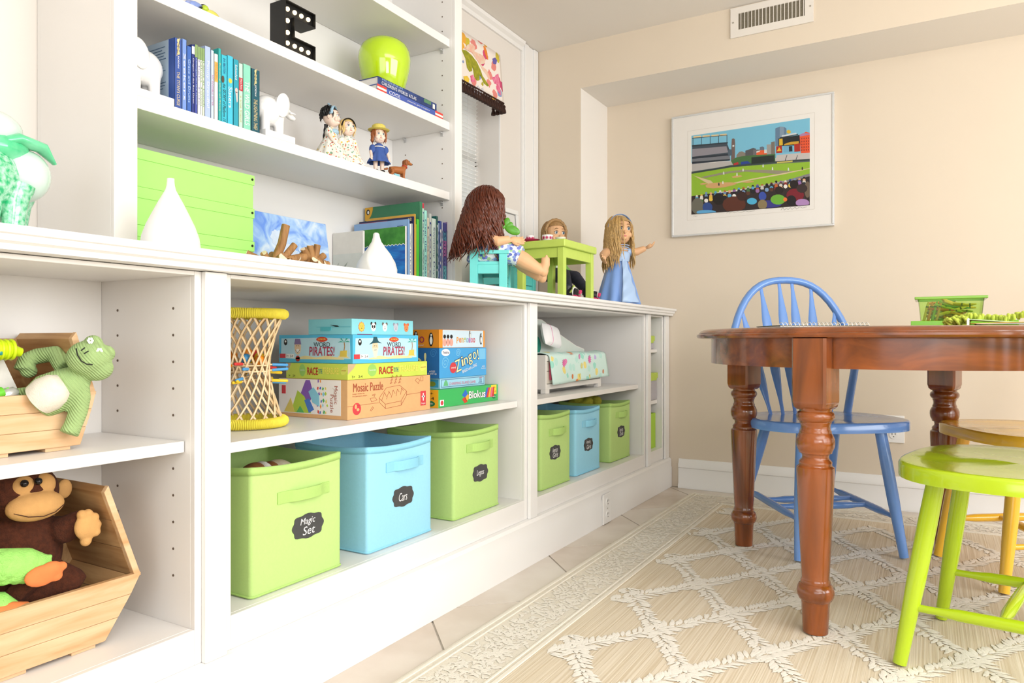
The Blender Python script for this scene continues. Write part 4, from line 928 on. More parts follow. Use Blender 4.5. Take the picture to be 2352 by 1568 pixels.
MB(Mc).line([(pw * .68 + .022 * math.cos(a), ph * .60 - .014 + .014 * math.sin(a)) for a in [PI + PI * k / 10 for k in range(11)]], .0015, 0, .0008).build('painted_smile', mat('paint_mid_blue', '#7fa3e0', .8, vary=.1), pc, w=True)
# twig bundles
BARK = wood('twig_bark', '#b98a54', '#8a5f34', 'Z', .7, 20); CUT = mat('twig_cut_end', '#f3e2c4', .7, vary=.1, scale=200)
def twigs(label, x, y, rods, r):
    t = thing('twig_ball', label, 'ornament', (x, y, zc))
    for (d, l, rk) in rods:
        d = Vector(d).normalized(); p0 = Vector((0, 0, .030)) + d * .010; p1 = p0 + d * l; n_ = d.orthogonal() * .003
        k = MB().tube([p0, (p0 + p1) / 2 + n_, p1], [r * rk * 1.05, r * rk, r * rk * .97], 10).build('twig', BARK, t, smooth=50)
        MB().cyl(p1 - d * .0005, p1 + d * .0006, r * rk * .9, n=10).build('cut_end', CUT, k)
    return t
twigs('large open bundle of thick cut twigs next to the green boxes', -1.45, 1.2823, [((.1, -.62, .45), .035, .8), ((.1, .30, 1), .100, .95), ((.2, .75, .75), .072, .8), ((.35, .95, .32), .082, .95), ((.2, .95, -.10), .076, .95), ((.9, -.3, .25), .050, 1), ((-.5, -.6, .3), .06, 1), ((-.6, .5, .4), .06, 1), ((.75, .25, .1), .04, 1)], .0115)
twigs('small tight ball of short cut twigs before the blue canvas', -1.43, 1.3884, [((.15, -.85, .35), .044, 1), ((.15, -.5, .75), .048, 1), ((.1, -.1, 1), .050, 1), ((.15, .25, .95), .056, 1), ((.2, .65, .62), .046, 1), ((.2, .9, .25), .048, 1), ((.9, .0, .30), .030, 1), ((.9, .45, .3), .034, 1.05), ((.85, -.4, .5), .034, 1), ((-.6, .1, .7), .045, 1), ((-.6, -.5, .3), .045, 1), ((.75, .8, .02), .036, 1.15)], .0092)

# ---------------------------------------------------------------- picture books at the end of the bookcase
zb = ZC + .0005
def pbook(label, px0, px1, zt, hx, title=None, tc=None, dep=.2, x1=-1.482): 
    t = upright(label, px0, px1, zt, mat('book_' + hx[1:], hx, .35, vary=.05, scale=40), x1=x1, dep=dep, z0=zb)
    if title: spine(t, title, px0, px1, zt - .03, zb + .05, tc or WP, k=.5, x=x1 + .0002)
    return t
xs = -1.482
p = pbook('thin grey and white book with leaf print, nearest the garlic vase', 1.7948 - .012, 1.7948, 1.1026, '#ece9e2', dep=.13, x1=-1.60)
y_ = 1.7948 - .012
q_ = MB(FYn(-1.60, y_, zb)); q_.box(-.129, -.001, .01, .125, 0, .0004).build('sky_print', mat('print_pale_grey', '#dfe3de', .6, vary=.06), p, w=True)
for k, (a, l) in enumerate(((.5, .09), (.9, .10), (1.3, .08), (.2, .07))):
    MB(FYn(-1.60, y_, zb)).prism([(-.125, .02), (-.125 + math.cos(a) * l * .5 - .008, .02 + math.sin(a) * l * .5 + .006), (-.125 + math.cos(a) * l, .02 + math.sin(a) * l), (-.125 + math.cos(a) * l * .5 + .006, .02 + math.sin(a) * l * .5 - .008)], .0004, .0007).build('leaf_print', mat('print_grey_leaf', '#a9b0a6', .6, vary=.2, scale=60), p, w=True)
ya0, ya1 = 1.8563, 1.8654; za_ = 1.1178
p = pbook('picture book with grassy bank and blue water on its cover', ya0, ya1, za_, '#f4f1ea', dep=.185)
q_ = lambda: MB(FYn(xs, ya0, zb)); H_ = za_ - zb; D_ = .184
q_().box(-D_, -.0005, H_ * .72, H_ - .0005, 0, .0005).build('grass_print', mat('print_grass', '#4a9a3c', .5, hex2='#357f30', scale=40), p, w=True)
q_().box(-D_, -.0005, .001, H_ * .72, 0, .0004).build('water_print', mat('print_water', '#2f8fe0', .4, hex2='#2560b8', scale=18, stretch=(1, 1, 4)), p, w=True)
q_().prism([(-.0005, .001), (-.0005, .045), (-.030, .032), (-.055, .040), (-.075, .001)], .0005, .0008).build('rock_print', mat('print_slate_blue', '#46587f', .5, vary=.15), p, w=True)
fo = MB(FYn(xs, ya0, zb))
pts = [(-D_ + k * D_ / 24, H_ * .72 + (.003 if k % 2 else -.002)) for k in range(25)]; fo.line(pts, .0018, .0005, .0009); fo.build('foam_line', WP, p, w=True)
yb0, yb1 = 1.8711, 1.8802; zt_ = 1.143
p = pbook('light blue picture book with lines of small print on its back', yb0, yb1, zt_, '#8db4e3', dep=.235)
l_ = MB(FYn(xs, yb0, zb)); 
for k in range(5): l_.box(-.215, -.195 + .004 * (k % 2), (zt_ - zb) * .60 - k * .010, (zt_ - zb) * .60 - k * .010 + .003, 0, .0004)
l_.box(-.045, -.02, (zt_ - zb) - .022, (zt_ - zb) - .020, 0, .0004); l_.build('print_lines', NAVYP, p, w=True)
pbook('thin white book behind the light blue one', 1.8807, 1.8883, 1.1285, '#f2f2f0', 'Winter', NAVYP)
pbook('thin plain grey book behind the white one', 1.8887, 1.8964, 1.1309, '#b9bec0')
yc0, yc1 = 1.8969, 1.9045; zt_ = 1.1554
p = pbook('dark navy picture book with red band on the cover', yc0, yc1, zt_, '#2a2a58', dep=.235)
MB(FYn(xs, yc0, zb)).box(-.233, -.11, zt_ - zb - .012, zt_ - zb - .006, 0, .0004).build('cover_band', mat('print_crimson', '#c23b4a', .5), p, w=True)
text('re', .014, .010, GOLD, p, FYn(xs - .012, yc0 - .0002, zt_ - .009))
p = pbook('yellow edged picture book', 1.905, 1.9128, 1.1652, '#e3b14c', dep=.21)
pbook('thin yellow green book', 1.913, 1.9163, 1.1313, '#c3d84a')
pbook('bright green book with shiny spine', 1.9168, 1.9317, 1.1502, '#4fc43e')
yg0, yg1 = 1.9322, 1.9473; zt_ = 1.211
p = pbook('tall dark green picture book with yellow corner emblem', yg0, yg1, zt_, '#3f8560', dep=.240)
g = MB(FYn(xs, yg0, zb)); g.prism([(-.2395, zt_ - zb - .0005), (-.2395, zt_ - zb - .046)] + [(-.2395 + .036 * math.cos(a), zt_ - zb - .0005 - .046 * math.sin(a)) for a in [PI / 2 - PI / 2 * k / 8 for k in range(1, 9)]], 0, .0005); g.build('corner_emblem', mat('print_amber', '#f0b63a', .5), p, w=True)
MB(FYn(xs, yg0, zb)).disc((-.225, zt_ - zb - .017), .008, .010, .0005, .0008).build('bird_emblem', BLKP, p, w=True)
MB(FYn(xs, yg0, zb)).disc((-.224, zt_ - zb - .018), .004, .006, .0008, .0011).build('bird_breast', WP, p, w=True)
MB(FYn(xs, yg0, zb)).box(-.215, -.03, .232 if zt_ - zb > .27 else zt_ - zb - .075, zt_ - zb - .070, 0, .0005).build('cover_band', mat('print_straw', '#dcb45e', .5), p, w=True)
for (a, b_, tp, hx, ttl, lab) in (
 (1.9478, 1.9582, 1.209, '#bfe6d2', 'Make Way', 'tall pale mint book with red tipped head'),
 (1.9587, 1.9753, 1.1858, '#a9ecdf', 'Over the Ocean', 'tall aqua mint book with dark lettering'),
 (1.9758, 1.9859, 1.1628, '#f3ead4', 'Leaves', 'cream coloured thin book beside the aqua one'),
 (1.9864, 2.0014, 1.1796, '#cfd6d2', 'Mouse', 'pale grey book with teal back edge'),
 (2.0019, 2.0266, 1.165, '#e3f6ef', 'Swimmy Days', 'wide white and aqua book'),
 (2.0271, 2.0381, 1.1764, '#1f6664', 'Deep', 'dark green thin book with teal head'),
 (2.0387, 2.0469, 1.154, '#a9c6ee', 'Rain', 'thin pale blue book after the dark green one'),
 (2.0474, 2.0588, 1.1627, '#3c55b0', 'Blue', 'royal blue thin book'),
 (2.0594, 2.0677, 1.1611, '#cfd2f0', 'Snow', 'thin lavender white book'),
 (2.0683, 2.0899, 1.1592, '#4b4a9e', 'Rainbow', 'indigo book with pink and aqua spine picture'),
 (2.0905, 2.0945, 1.1638, '#b79ad6', 'Lilac', 'lilac book against the bookcase side')):
    p = pbook(lab, a, b_, tp, hx, ttl, NAVYP if hx not in ('#1f6664', '#3c55b0') else WP)
    if ttl == 'Rainbow':
        h = tp - zb
        for c0, c1, hx2 in ((.12, .25, '#5fa8c8'), (.25, .48, '#d07ac0'), (.48, .60, '#7d77c8'), (.60, .98, '#7fd3de')):
            MB(FXp(xs, a, tp)).box(.002, b_ - a - .002, -h * c1, -h * c0, 0, .0004).build('spine_picture', mat('print_' + hx2[1:], hx2, .5, vary=.2, scale=60), p, w=True)
    if ttl == 'Make Way': MB(FXp(xs, a, tp)).box(.001, b_ - a - .001, -.018, -.001, 0, .0005).build('head_band', mat('print_crimson', '#c23b4a', .5), p, w=True)

# ---------------------------------------------------------------- doll tea party on the worktop
LG_ = mat('doll_table_lime', '#cde66a', .4, vary=.04, scale=30); TQ = mat('turquoise_paint', '#6fdfda', .35, vary=.04, scale=30)
tx1 = -1.20; ty0, ty1 = 2.4663, 2.7731; tx0 = -1.424; tz1 = 1.1329; tzm = 1.1031; tza = 1.0649
dt = thing('doll_table', 'small lime green wooden doll table set for tea', 'table', ((tx0 + tx1) / 2, (ty0 + ty1) / 2, ZC))
MB().box(tx0, tx1, ty0, ty1, tzm, tz1).build('tabletop', LG_, dt, w=True, bevel=.005, seg=3)
g = .010; lw = .026
for x in (tx0 + g, tx1 - g - lw):
    for y in (ty0 + g, ty1 - g - lw): MB().box(x, x + lw, y, y + lw, ZC + .0005, tzm).build('leg', LG_, dt, w=True, bevel=.0015)
for bx_ in ((tx0 + g + lw, tx1 - g - lw, ty0 + g + .003, ty0 + g + .016), (tx0 + g + lw, tx1 - g - lw, ty1 - g - .016, ty1 - g - .003), (tx0 + g + .003, tx0 + g + .016, ty0 + g + lw, ty1 - g - lw), (tx1 - g - .016, tx1 - g - .003, ty0 + g + lw, ty1 - g - lw)):
    MB().box(*bx_, tza, tzm).build('apron', LG_, dt, w=True, bevel=.001)
def doll_chair(label, x, y, a, W_=.200, D_=.205, H_=.205, seat=.108, arm=.150):
    """local: faces +Y"""
    t = thing('doll_chair', label, 'chair', (x, y, ZC + .0005), a); p = .026
    for sx in (-1, 1):
        q0, q1 = sorted((sx * W_ / 2, sx * (W_ / 2 - p)))
        MB().box(q0, q1, -D_ / 2, -D_ / 2 + p, 0, H_).build('leg', TQ, t, bevel=.0015); MB().box(q0, q1, D_ / 2 - p, D_ / 2, 0, arm - .012).build('leg', TQ, t, bevel=.0015)
        q0, q1 = sorted((sx * (W_ / 2 + .002), sx * (W_ / 2 - p - .004))); MB().box(q0, q1, -D_ / 2 + p, D_ / 2 + .006, arm - .012, arm).build('armrest', TQ, t, bevel=.0015)
        q0, q1 = sorted((sx * (W_ / 2 - .004), sx * (W_ / 2 - .018))); MB().box(q0, q1, -D_ / 2 + p, D_ / 2 - p, seat - .034, seat - .004).build('side_rail', TQ, t, bevel=.001)
    MB().box(-W_ / 2 + p, W_ / 2 - p, D_ / 2 - .018, D_ / 2 - .004, seat - .034, seat - .004).build('front_rail', TQ, t, bevel=.001)
    for k in range(3): MB().box(-W_ / 2 + p, W_ / 2 - p, D_ / 2 - .016, D_ / 2 - .006, .014 + k * .019, .030 + k * .019).build('front_slat', TQ, t, bevel=.001)
    MB().box(-W_ / 2 + .006, W_ / 2 - .006, -D_ / 2 + .006, D_ / 2 - .004, seat - .004, seat + .006).build('seat', TQ, t, bevel=.001)
    MB().box(-W_ / 2 + p, W_ / 2 - p, -D_ / 2 + .004, -D_ / 2 + .016, H_ - .040, H_ - .004).build('back_rail', TQ, t, bevel=.001)
    for k in range(4):
        x_ = -W_ / 2 + p + (W_ - 2 * p) * (k + .5) / 4; MB().box(x_ - .009, x_ + .009, -D_ / 2 + .006, -D_ / 2 + .013, seat + .006, H_ - .040).build('back_slat', TQ, t, bevel=.001)
    return t
DCX, DCY, DCA = -1.276, 2.057, math.radians(-64.5)
doll_chair('turquoise doll chair with the brunette doll, beside the lime table', DCX, DCY, DCA, W_=.165, D_=.122, H_=.165, seat=.090, arm=.132)
doll_chair('turquoise doll chair tucked behind the lime table', -1.555, (ty0 + ty1) / 2 + .005, math.radians(-90), W_=.190, D_=.19, seat=.105, arm=.150)
# --- brunette doll in blue floral dress, seated, seen from behind
D1 = thing('doll', 'large doll with long wavy brown hair and blue floral dress on turquoise chair', 'doll', (-1.34, 2.0, ZC + .11))
f1 = Vector((-math.sin(DCA), math.cos(DCA), 0)); r1 = f1.cross(Vector((0, 0, 1)))
def Q(f_, r_, z): return Vector((DCX, DCY, 0)) + f1 * f_ + r1 * r_ + Vector((0, 0, z))
ss1 = ZC + .0965; zh = 1.186; zs1 = 1.106
M1 = head_frame(Q(-.012, 0, zh), (.40, .90, -.02)); b = MB(); skull(b, M1, 1.0)
b.tube([Q(-.016, 0, zh - .03), Q(-.018, 0, zs1)], [.022, .022], 12); b.ell(Q(-.020, 0, zs1 - .045), (.040, .044, .058), 16, 12); b.ell(Q(-.022, 0, ss1 + .030), (.046, .048, .032), 16, 12)
for sr, hp in ((1, Q(.078, .052, 1.078)), (-1, Q(.070, -.060, 1.060))):
    s0 = Q(-.016, sr * .054, zs1 - .014); e0 = Q(.030, sr * .070, 1.066); d = (hp - e0).normalized()
    b.tube([s0, (s0 + e0) / 2, e0, hp - d * .012], [.0195, .0205, .0180, .0125], 12); hand(b, aim(hp - d * .010, (d + Vector((0, 0, -.35))).normalized(), r1 * sr + Vector((0, 0, .6))), 1.15, .2)
for r_, dz, fe in ((.030, 0, .190), (-.030, -.016, .184)):
    h0 = Q(-.02, r_ * .9, ss1 + .032); k0 = Q(.075, r_, ss1 + .030); a0 = Q(fe - .018, r_ * .9, ss1 - .030 + dz)
    b.tube([h0, (h0 + k0) / 2, k0, k0 * .6 + a0 * .4, a0], [.034, .033, .028, .0275, .0165], 14)
    b.ell(a0 + f1 * .006, (.0155, .0155, .0175), 12, 10); b.tube([a0 + f1 * .004, a0 + f1 * .012 + Vector((0, 0, .024)), a0 + f1 * .013 + Vector((0, 0, .046))], [.0155, .0155, .0140], 12)
    for q in range(5): b.ell(a0 + f1 * .016 + r1 * (-.011 + q * .0055) + Vector((0, 0, .0495 - abs(q - 3) * .0012)), (.0040, .0055, .0062), 10, 8)
b.build('body', SKIN, D1, w=True, remesh=.0024, smit=3)
face(D1, M1, 1.0)
FLB = floral('blue_flower_cotton', '#f4f6fb', ['#7d88d8', '#8fa2e6', '#6573c8', '#a9d39a', '#9fb4ee'], 85, .54)
dr = MB(); o_ = Q(-.020, 0, 0)
dr.lathe([(.030, zs1 - .012), (.044, zs1 - .020), (.049, zs1 - .050), (.047, zs1 - .075), (.058, ss1 + .034), (.064, ss1 + .012), (.058, ss1 + .002)], (o_.x, o_.y, 0), 28)
for r_ in (.030, -.030): dr.tube([Q(-.02, r_, ss1 + .034), Q(.03, r_, ss1 + .038), Q(.07, r_ * 1.05, ss1 + .033), Q(.100, r_ * 1.05, ss1 + .021)], [.042, .041, .037, .035], 16)
dr.tube([Q(-.02, 0, ss1 + .034), Q(.05, 0, ss1 + .034), Q(.09, 0, ss1 + .024)], [.040, .036, .030], 14)
dr.build('dress', FLB, D1, w=True, remesh=.0035, smit=5)
BRUN = mat('doll_hair_brunette', '#6b3320', .32, vary=.45, scale=120)
hair(D1, M1, 1.0, BRUN, 620, .215, 11, r=.0036, wav=.0090, gap=.85, flare=.12, steps=14, back=(0, -.22), bias=(-PI / 2, .40))
bow = MB(); ctr = Q(.052, .034, 1.120)
for d_, l_, w_ in ((f1 * .9 + Vector((0, 0, -.42)), .050, .015), (f1 * .25 + Vector((0, 0, .9)), .030, .011), (f1 * -.8 + Vector((0, 0, .25)), .030, .012), (f1 * .8 + Vector((0, 0, .35)), .026, .010)):
    bow.ell(ctr + d_.normalized() * l_ * .5, (w_, .004, l_ * .55), 14, 10, R=aim((0, 0, 0), d_, r1).to_3x3())
bow.build('green_bow', mat('bow_green', '#5fae33', .25, vary=.2, scale=60), D1, w=True, smooth=60)
# --- second doll behind the table
D2 = thing('doll', 'large doll with braided light brown hair, dark trousers and skates behind the lime table', 'doll', (-1.52, 2.6, ZC + .11))
yc = 2.971; xc = -1.50; zh2 = 1.2334; M2 = head_frame((xc, yc + .004, zh2), (1, -.62, -.06)); b = MB(); skull(b, M2, .94); ss = ZC + .112
b.tube([(xc, yc, zh2 - .03), (xc - .01, yc, zh2 - .08)], [.022, .022], 12); b.ell((xc - .015, yc, zh2 - .125), (.036, .052, .066), 16, 12)
for sy in (1, -1):
    s0 = Vector((xc - .012, yc + sy * .055, zh2 - .092)); e0 = Vector((xc + .01, yc + sy * .085, ss + .06)); hp = Vector((xc + .05, yc + sy * .075, ss + .03))
    b.tube([s0, e0, hp], [.019, .018, .012], 12); hand(b, aim(hp, (1, 0, -.3), (0, sy, .2)), 1.1)
b.build('body', SKIN, D2, w=True, remesh=.0026, smit=3); face(D2, M2, .94)
HB = mat('doll_hair_light_brown', '#b58d5a', .4, vary=.35, scale=160)
hair(D2, M2, .94, HB, 300, .11, 23, r=.0030, wav=.002, gap=1.18, flare=-.06, steps=10)
bp = [M2 @ Vector((math.cos(q) * .054, .012, .012 + math.sin(q) * .055)) for q in [PI * k / 18 for k in range(19)]]
MB().tube(bp, [.0070 + .0022 * (k % 2) for k in range(19)], 8).build('braid_band', HB, D2, w=True, smooth=60)
JK = mat('doll_jacket_green', '#8fd06a', .7, vary=.1, scale=60); jk = MB().lathe([(.036, ss + .004), (.054, ss + .03), (.056, ss + .09), (.050, zh2 - .105), (.030, zh2 - .082)], (xc - .015, yc, 0), 26, sx=.82)
for sy in (1, -1): jk.tube([(xc - .012, yc + sy * .052, zh2 - .094), (xc + .008, yc + sy * .086, ss + .062), (xc + .036, yc + sy * .080, ss + .040)], [.023, .024, .021], 12)
jk.build('jacket', JK, D2, w=True, remesh=.004, smit=4)
MB().lathe([(.020, ss + .01), (.030, ss + .05), (.026, ss + .12), (.012, ss + .13)], (xc + .012, yc, 0), 20, sx=.8, sy=1.1).build('white_shirt', PAPER, D2, w=True, smooth=60)
JEAN = mat('doll_trousers_dark', '#2a2d40', .8, vary=.2, scale=80, bump=.2, bscale=900); tr_ = MB(); fx_ = -1.245
FT = (2.6598, 2.8536)
tr_.ell((xc - .012, yc, ss + .028), (.050, .056, .032), 16, 10)
for k, yf in enumerate(FT):
    hp = Vector((xc, yc + (-.026, .026)[k], ss + .030)); kn = Vector((-1.370, yc * .5 + yf * .5 + (-.006, .012)[k], ss + .010)); an = Vector((fx_ - .035, yf, ZC + .050)); tr_.tube([hp, (hp + kn) / 2, kn, (kn + an) / 2, an], [.034, .032, .029, .024, .0215], 14)
tr_.build('trousers', JEAN, D2, w=True, remesh=.0035, smit=4)
PKW = mat('skate_wheel_pink', '#e8427a', .4, vary=.06); SKB = mat('skate_boot_black', '#24222a', .4, vary=.1); SKT = mat('skate_trim_white', '#f4f2ee', .5)
for k, yf in enumerate(FT):
    sk = MB().tube([(fx_ - .045, yf, ZC + .032), (fx_ - .018, yf, ZC + .036), (fx_ + .006, yf + (-.004, .010)[k], ZC + .033)], [.019, .022, .017], 14).tube([(fx_ - .036, yf, ZC + .036), (fx_ - .036, yf, ZC + .062)], [.021, .0225], 14).build('skate', SKB, D2, w=True, smooth=60)
    MB().torus((0, 0, 0), .0195, .0032, 24, 8, M=T(fx_ - .004, yf, ZC + .036) @ Matrix.Rotation(PI / 2, 4, 'Y')).build('toe_piping', SKT, sk, w=True, smooth=60)
    for dx in (-.042, .004):
        for dy in (-.015, .015): MB().cyl((fx_ + dx, yf + dy - .006, ZC + .0125), (fx_ + dx, yf + dy + .006, ZC + .0125), .012, n=18).build('wheel', PKW, sk, w=True, smooth=40)
    MB().cyl((fx_ + .018, yf, ZC + .036), (fx_ + .024, yf, ZC + .034), .009, n=16).build('toe_stop', PKW, sk, w=True, smooth=40)
    MB().tube([(fx_ - .012, yf - .023, ZC + .034), (fx_ - .010, yf, ZC + .060), (fx_ - .012, yf + .023, ZC + .034)], .0035, 8, flat=2).build('strap', LG_, sk, w=True, smooth=50)
# --- standing doll in blue satin gown
D3 = thing('doll', 'large blond doll in pale blue satin gown standing with one arm held out', 'doll', (-1.235, 3.099, ZC + .0005))
x3, y3 = -1.235, 3.099; zt3 = 1.316; zh3 = zt3 - .070; f3 = Vector((.80, -.60, 0)).normalized()
r3 = f3.cross(Vector((0, 0, 1))); o3 = Vector((x3, y3, 0)); zs3 = zh3 - .082; zw3 = 1.1267
M3 = head_frame(o3 + f3 * .012 + Vector((0, 0, zh3)), (.74, -.67, -.05)); b = MB(); skull(b, M3, 1.0)
b.tube([o3 + Vector((0, 0, zh3 - .03)), o3 + Vector((0, 0, zs3))], [.021, .021], 12); b.ell(o3 + Vector((0, 0, zs3 - .040)), (.044, .044, .050), 16, 12); b.ell(o3 + Vector((0, 0, zs3 - .005)), (.046, .050, .020), 16, 10)
rs = o3 + r3 * .054 + Vector((0, 0, zs3 - .012)); rh = Vector((-1.225, 2.9019, 1.0998)); re = rs * .5 + rh * .5 + r3 * .012
ls = o3 - r3 * .054 + Vector((0, 0, zs3 - .010)); lh = Vector((-1.13, 3.1676, 1.1689)); le = ls * .5 + lh * .5 + Vector((0, 0, -.008))
for s0, e0, h0, up in ((rs, re, rh, f3), (ls, le, lh, Vector((0, 0, 1)))):
    d = (h0 - e0).normalized(); b.tube([s0, (s0 + e0) / 2, e0, h0], [.0195, .0205, .0180, .0125], 12); hand(b, aim(h0, d, up), 1.2, .28)
for q in (1, -1): b.tube([o3 + r3 * q * .028 + Vector((0, 0, zw3 - .02)), o3 + r3 * q * .03 + Vector((0, 0, ZC + .05)), o3 + r3 * q * .03 + f3 * .01 + Vector((0, 0, ZC + .012))], [.030, .020, .015], 12)
b.build('body', SKIN, D3, w=True, remesh=.0025, smit=3); face(D3, M3, 1.0)
SAT = mat('satin_blue', '#86aef0', .28, vary=.06, scale=10, sheen=.3); SATL = mat('satin_pale_blue', '#b5d2f8', .32, vary=.05, scale=14, sheen=.2)
def gown(u, v):
    a = 2 * PI * u; R = .036 + (.102 - .036) * v ** .85; R *= 1 + .085 * v * math.sin(a * 9 + .6) + .03 * v * math.sin(a * 4); p = o3 + r3 * (R * math.cos(a)) + f3 * (R * .95 * math.sin(a)); return (p.x, p.y, zw3 - (zw3 - ZC - .003) * v)
MB().grid(gown, 120, 16, closeu=True).build('gown_skirt', SAT, D3, w=True, smooth=80, solid=.0015)
def panel(u, v):
    a = PI / 2 + (u - .5) * (.35 + .45 * v); R = (.036 + (.102 - .036) * v ** .85) * 1.10 + .002 + .003 * math.sin(v * 22 + u * 5); p = o3 + r3 * (R * math.cos(a)) + f3 * (R * .98 * math.sin(a)); return (p.x, p.y, zw3 - (zw3 - ZC - .010) * v)
MB().grid(panel, 12, 26).build('gown_panel', SATL, D3, w=True, smooth=80, solid=.002)
bo = MB().lathe([(.042, zw3 - .004), (.042, zw3 + .012), (.0495, zs3 - .060), (.0545, zs3 - .035), (.0535, zs3 - .020), (.0500, zs3 - .016)], (x3, y3, 0), 32)
for k in range(5): bo.torus((x3, y3, zw3 + .012 + k * .010), .0430 + .0016 * k, .0020, 32, 6)
bo.build('gown_bodice', SATL, D3, w=True, smooth=60)
for s0 in (rs, ls): MB().ell(s0 + Vector((0, 0, -.002)), (.026, .026, .021), 16, 10).build('gown_sleeve', SATL, D3, w=True, smooth=60)
for q in (1, -1): MB().ell(o3 + r3 * q * .030 + f3 * .035 + Vector((0, 0, ZC + .010)), (.017, .030, .0095), 14, 8, R=Matrix.Rotation(math.atan2(f3.y, f3.x) - PI / 2, 3, 'Z')).build('shoe', BLACK, D3, w=True, smooth=60)
BLO = mat('doll_hair_blond_long', '#cfa869', .38, vary=.35, scale=150)
hair(D3, M3, 1.0, BLO, 480, .215, 31, r=.0030, wav=.004, gap=1.3, flare=.07, steps=14, bias=(.05, .45))
hbp = [M3 @ Vector((math.cos(q) * .062, .006, .004 + math.sin(q) * .071)) for q in [.15 + (PI - .3) * k / 18 for k in range(19)]]
MB().tube(hbp, .0075, 8, flat=.35, up=tuple(M3.to_3x3() @ Vector((0, 1, 0)))).build('headband', SAT, D3, w=True, smooth=60)
# --- tea set
CUPW = mat('tea_cup_white', '#fdfbfa', .25, vary=.01); MAG = mat('print_magenta', '#cf2f6b', .4, vary=.05)
pl_ = thing('toy_plate', 'magenta toy plate under the tea cup on the doll table', 'plate', (tx0 + .055, ty0 + .035, tz1 + .0005))
MB().lathe([(.018, 0), (.024, .001), (.037, .0075), (.040, .009), (.039, .0098), (.023, .003), (.002, .002)], n=32).build('dish', MAG, pl_, smooth=50)
def cup(label, x, y, r, h, z):
    t = thing('toy_cup', label, 'cup', (x, y, z)); MB().lathe([(r * .72, 0), (r * .90, .002), (r, h * .5), (r * 1.04, h), (r * .97, h), (r * .9, h * .5), (r * .6, .004), (.001, .004)], n=28).build('cup', CUPW, t, smooth=50)
    MB().tube([(.1 * r, r * .95, h * .75), (.12 * r, r * 1.5, h * .7), (.12 * r, r * 1.5, h * .4), (.1 * r, r * .95, h * .3)], .0018, 8).build('handle', CUPW, t, smooth=50)
    for a in (-1.9, -1.2, -.5, .2):
        M_ = frame((r * 1.005 * math.cos(a), r * 1.005 * math.sin(a), h * .5), (-math.sin(a), math.cos(a), 0), (0, 0, 1)); m_ = MB(M_)
        for k in range(4): c_, s_ = math.cos(k * PI / 4) * h * .28, math.sin(k * PI / 4) * h * .28; m_.line([(-c_, -s_), (c_, s_)], h * .09, -.0005, .0006)
        m_.build('star_print', MAG, t)
cup('white toy cup with magenta starburst standing on the magenta plate', tx0 + .055, ty0 + .035, .016, .022, tz1 + .0035)
cup('wide white toy cup with magenta starburst at the table front edge', tx0 + .130, ty0 + .040, .021, .023, tz1 + .0008)
t = thing('toy_bowl', 'small white toy bowl in front of the braided doll\'s chin', 'bowl', (tx1 - .045, ty0 + .055, tz1 + .0008)); MB().lathe([(.010, 0), (.017, .004), (.021, .012), (.0195, .012), (.014, .004), (.001, .003)], n=26).build('bowl', CUPW, t, smooth=50)
# --- white pot and small white frame behind
t = thing('white_pot', 'plain white pot standing behind the doll table', 'pot', (-1.545, 2.78, ZC + .0005)); MB().lathe([(.022, 0), (.030, .002), (.033, .060), (.036, .075), (.033, .075), (.029, .06), (.002, .055)], n=30).build('pot', CER, t, smooth=50)
t = thing('picture_frame', 'small white framed board leaning on the window wall behind the brunette doll', 'frame', (-1.70, 2.9117 - .06, ZC + .0005))
fy1 = 2.9735; fz = 1.3611 - ZC; Mf = frame((-1.660, fy1, ZC + .001), (0, 1, 0), (-.10, 0, 1))
MB(Mf).box(-.20, 0, fz - .022, fz, 0, .014).box(-.20, 0, 0, .022, 0, .014).box(-.20, -.178, .022, fz - .022, 0, .014).box(-.022, 0, .022, fz - .022, 0, .014).build('frame', TRIM, t, w=True, bevel=.002)
MB(Mf).box(-.18, -.02, .02, fz - .02, .002, .005).build('board', mat('board_pale_grey', '#e9e7e4', .5, vary=.02), t, w=True)
MB(Mf).box(-.0245, -.022, .02, fz - .02, .005, .007).box(-.18, -.022, fz - .0245, fz - .022, .005, .007).build('inner_bead', mat('bead_grey', '#8f8d8a', .5), t, w=True)
# --- green glass animal at the left end
GLS = mat('green_glass', '#7fe3b0', .08, coat=.6, hex2='#3fc98a', scale=22); GLP = mat('pale_green_glass', '#dff5ea', .08, coat=.6, vary=.06, scale=10); GLSP = mat('speckled_green_glass', '#bff0d6', .15, hex2='#2fbf7d', scale=130, coat=.5)
gx = -1.40; ga = thing('glass_elephant', 'green and white blown glass animal figure beside the bookcase end', 'figurine', (gx, .60, ZC + .0005))
yb = 0.658; zb3 = 1.0345
MB().ell((gx, yb + .008, zb3), (.055, .046, .048), 28, 18).build('body', GLP, ga, w=True, smooth=70)
MB().ell((gx + .004, yb - .058, zb3 - .016), (.060, .062, .062), 28, 18).build('flank', GLSP, ga, w=True, smooth=70)
for dx, yy in ((.030, 0.6439), (-.030, 0.6764), (.030, 0.6039), (-.030, 0.6344)): MB().tube([(gx + dx, yy + .006, zb3 - .022), (gx + dx, yy - .001, zb3 - .050), (gx + dx, yy - .006, ZC + .010), (gx + dx, yy - .006, ZC + .0008)], [.026, .022, .016, .018], 18).build('leg', GLSP, ga, w=True, smooth=60)
MB().ell((gx, yb - .044, 1.1043), (.046, .054, .036), 24, 16).build('head', GLP, ga, w=True, smooth=70)
MB().tube([(gx + .02, yb - .058, 1.0723), (gx + .028, yb - .010, 1.0903), (gx + .030, yb + .028, 1.0852), (gx + .022, yb + .055, 1.0625)], [.020, .026, .020, .006], 16, flat=.45, up=(1, 0, 0)).build('ear', GLS, ga, w=True, smooth=60)
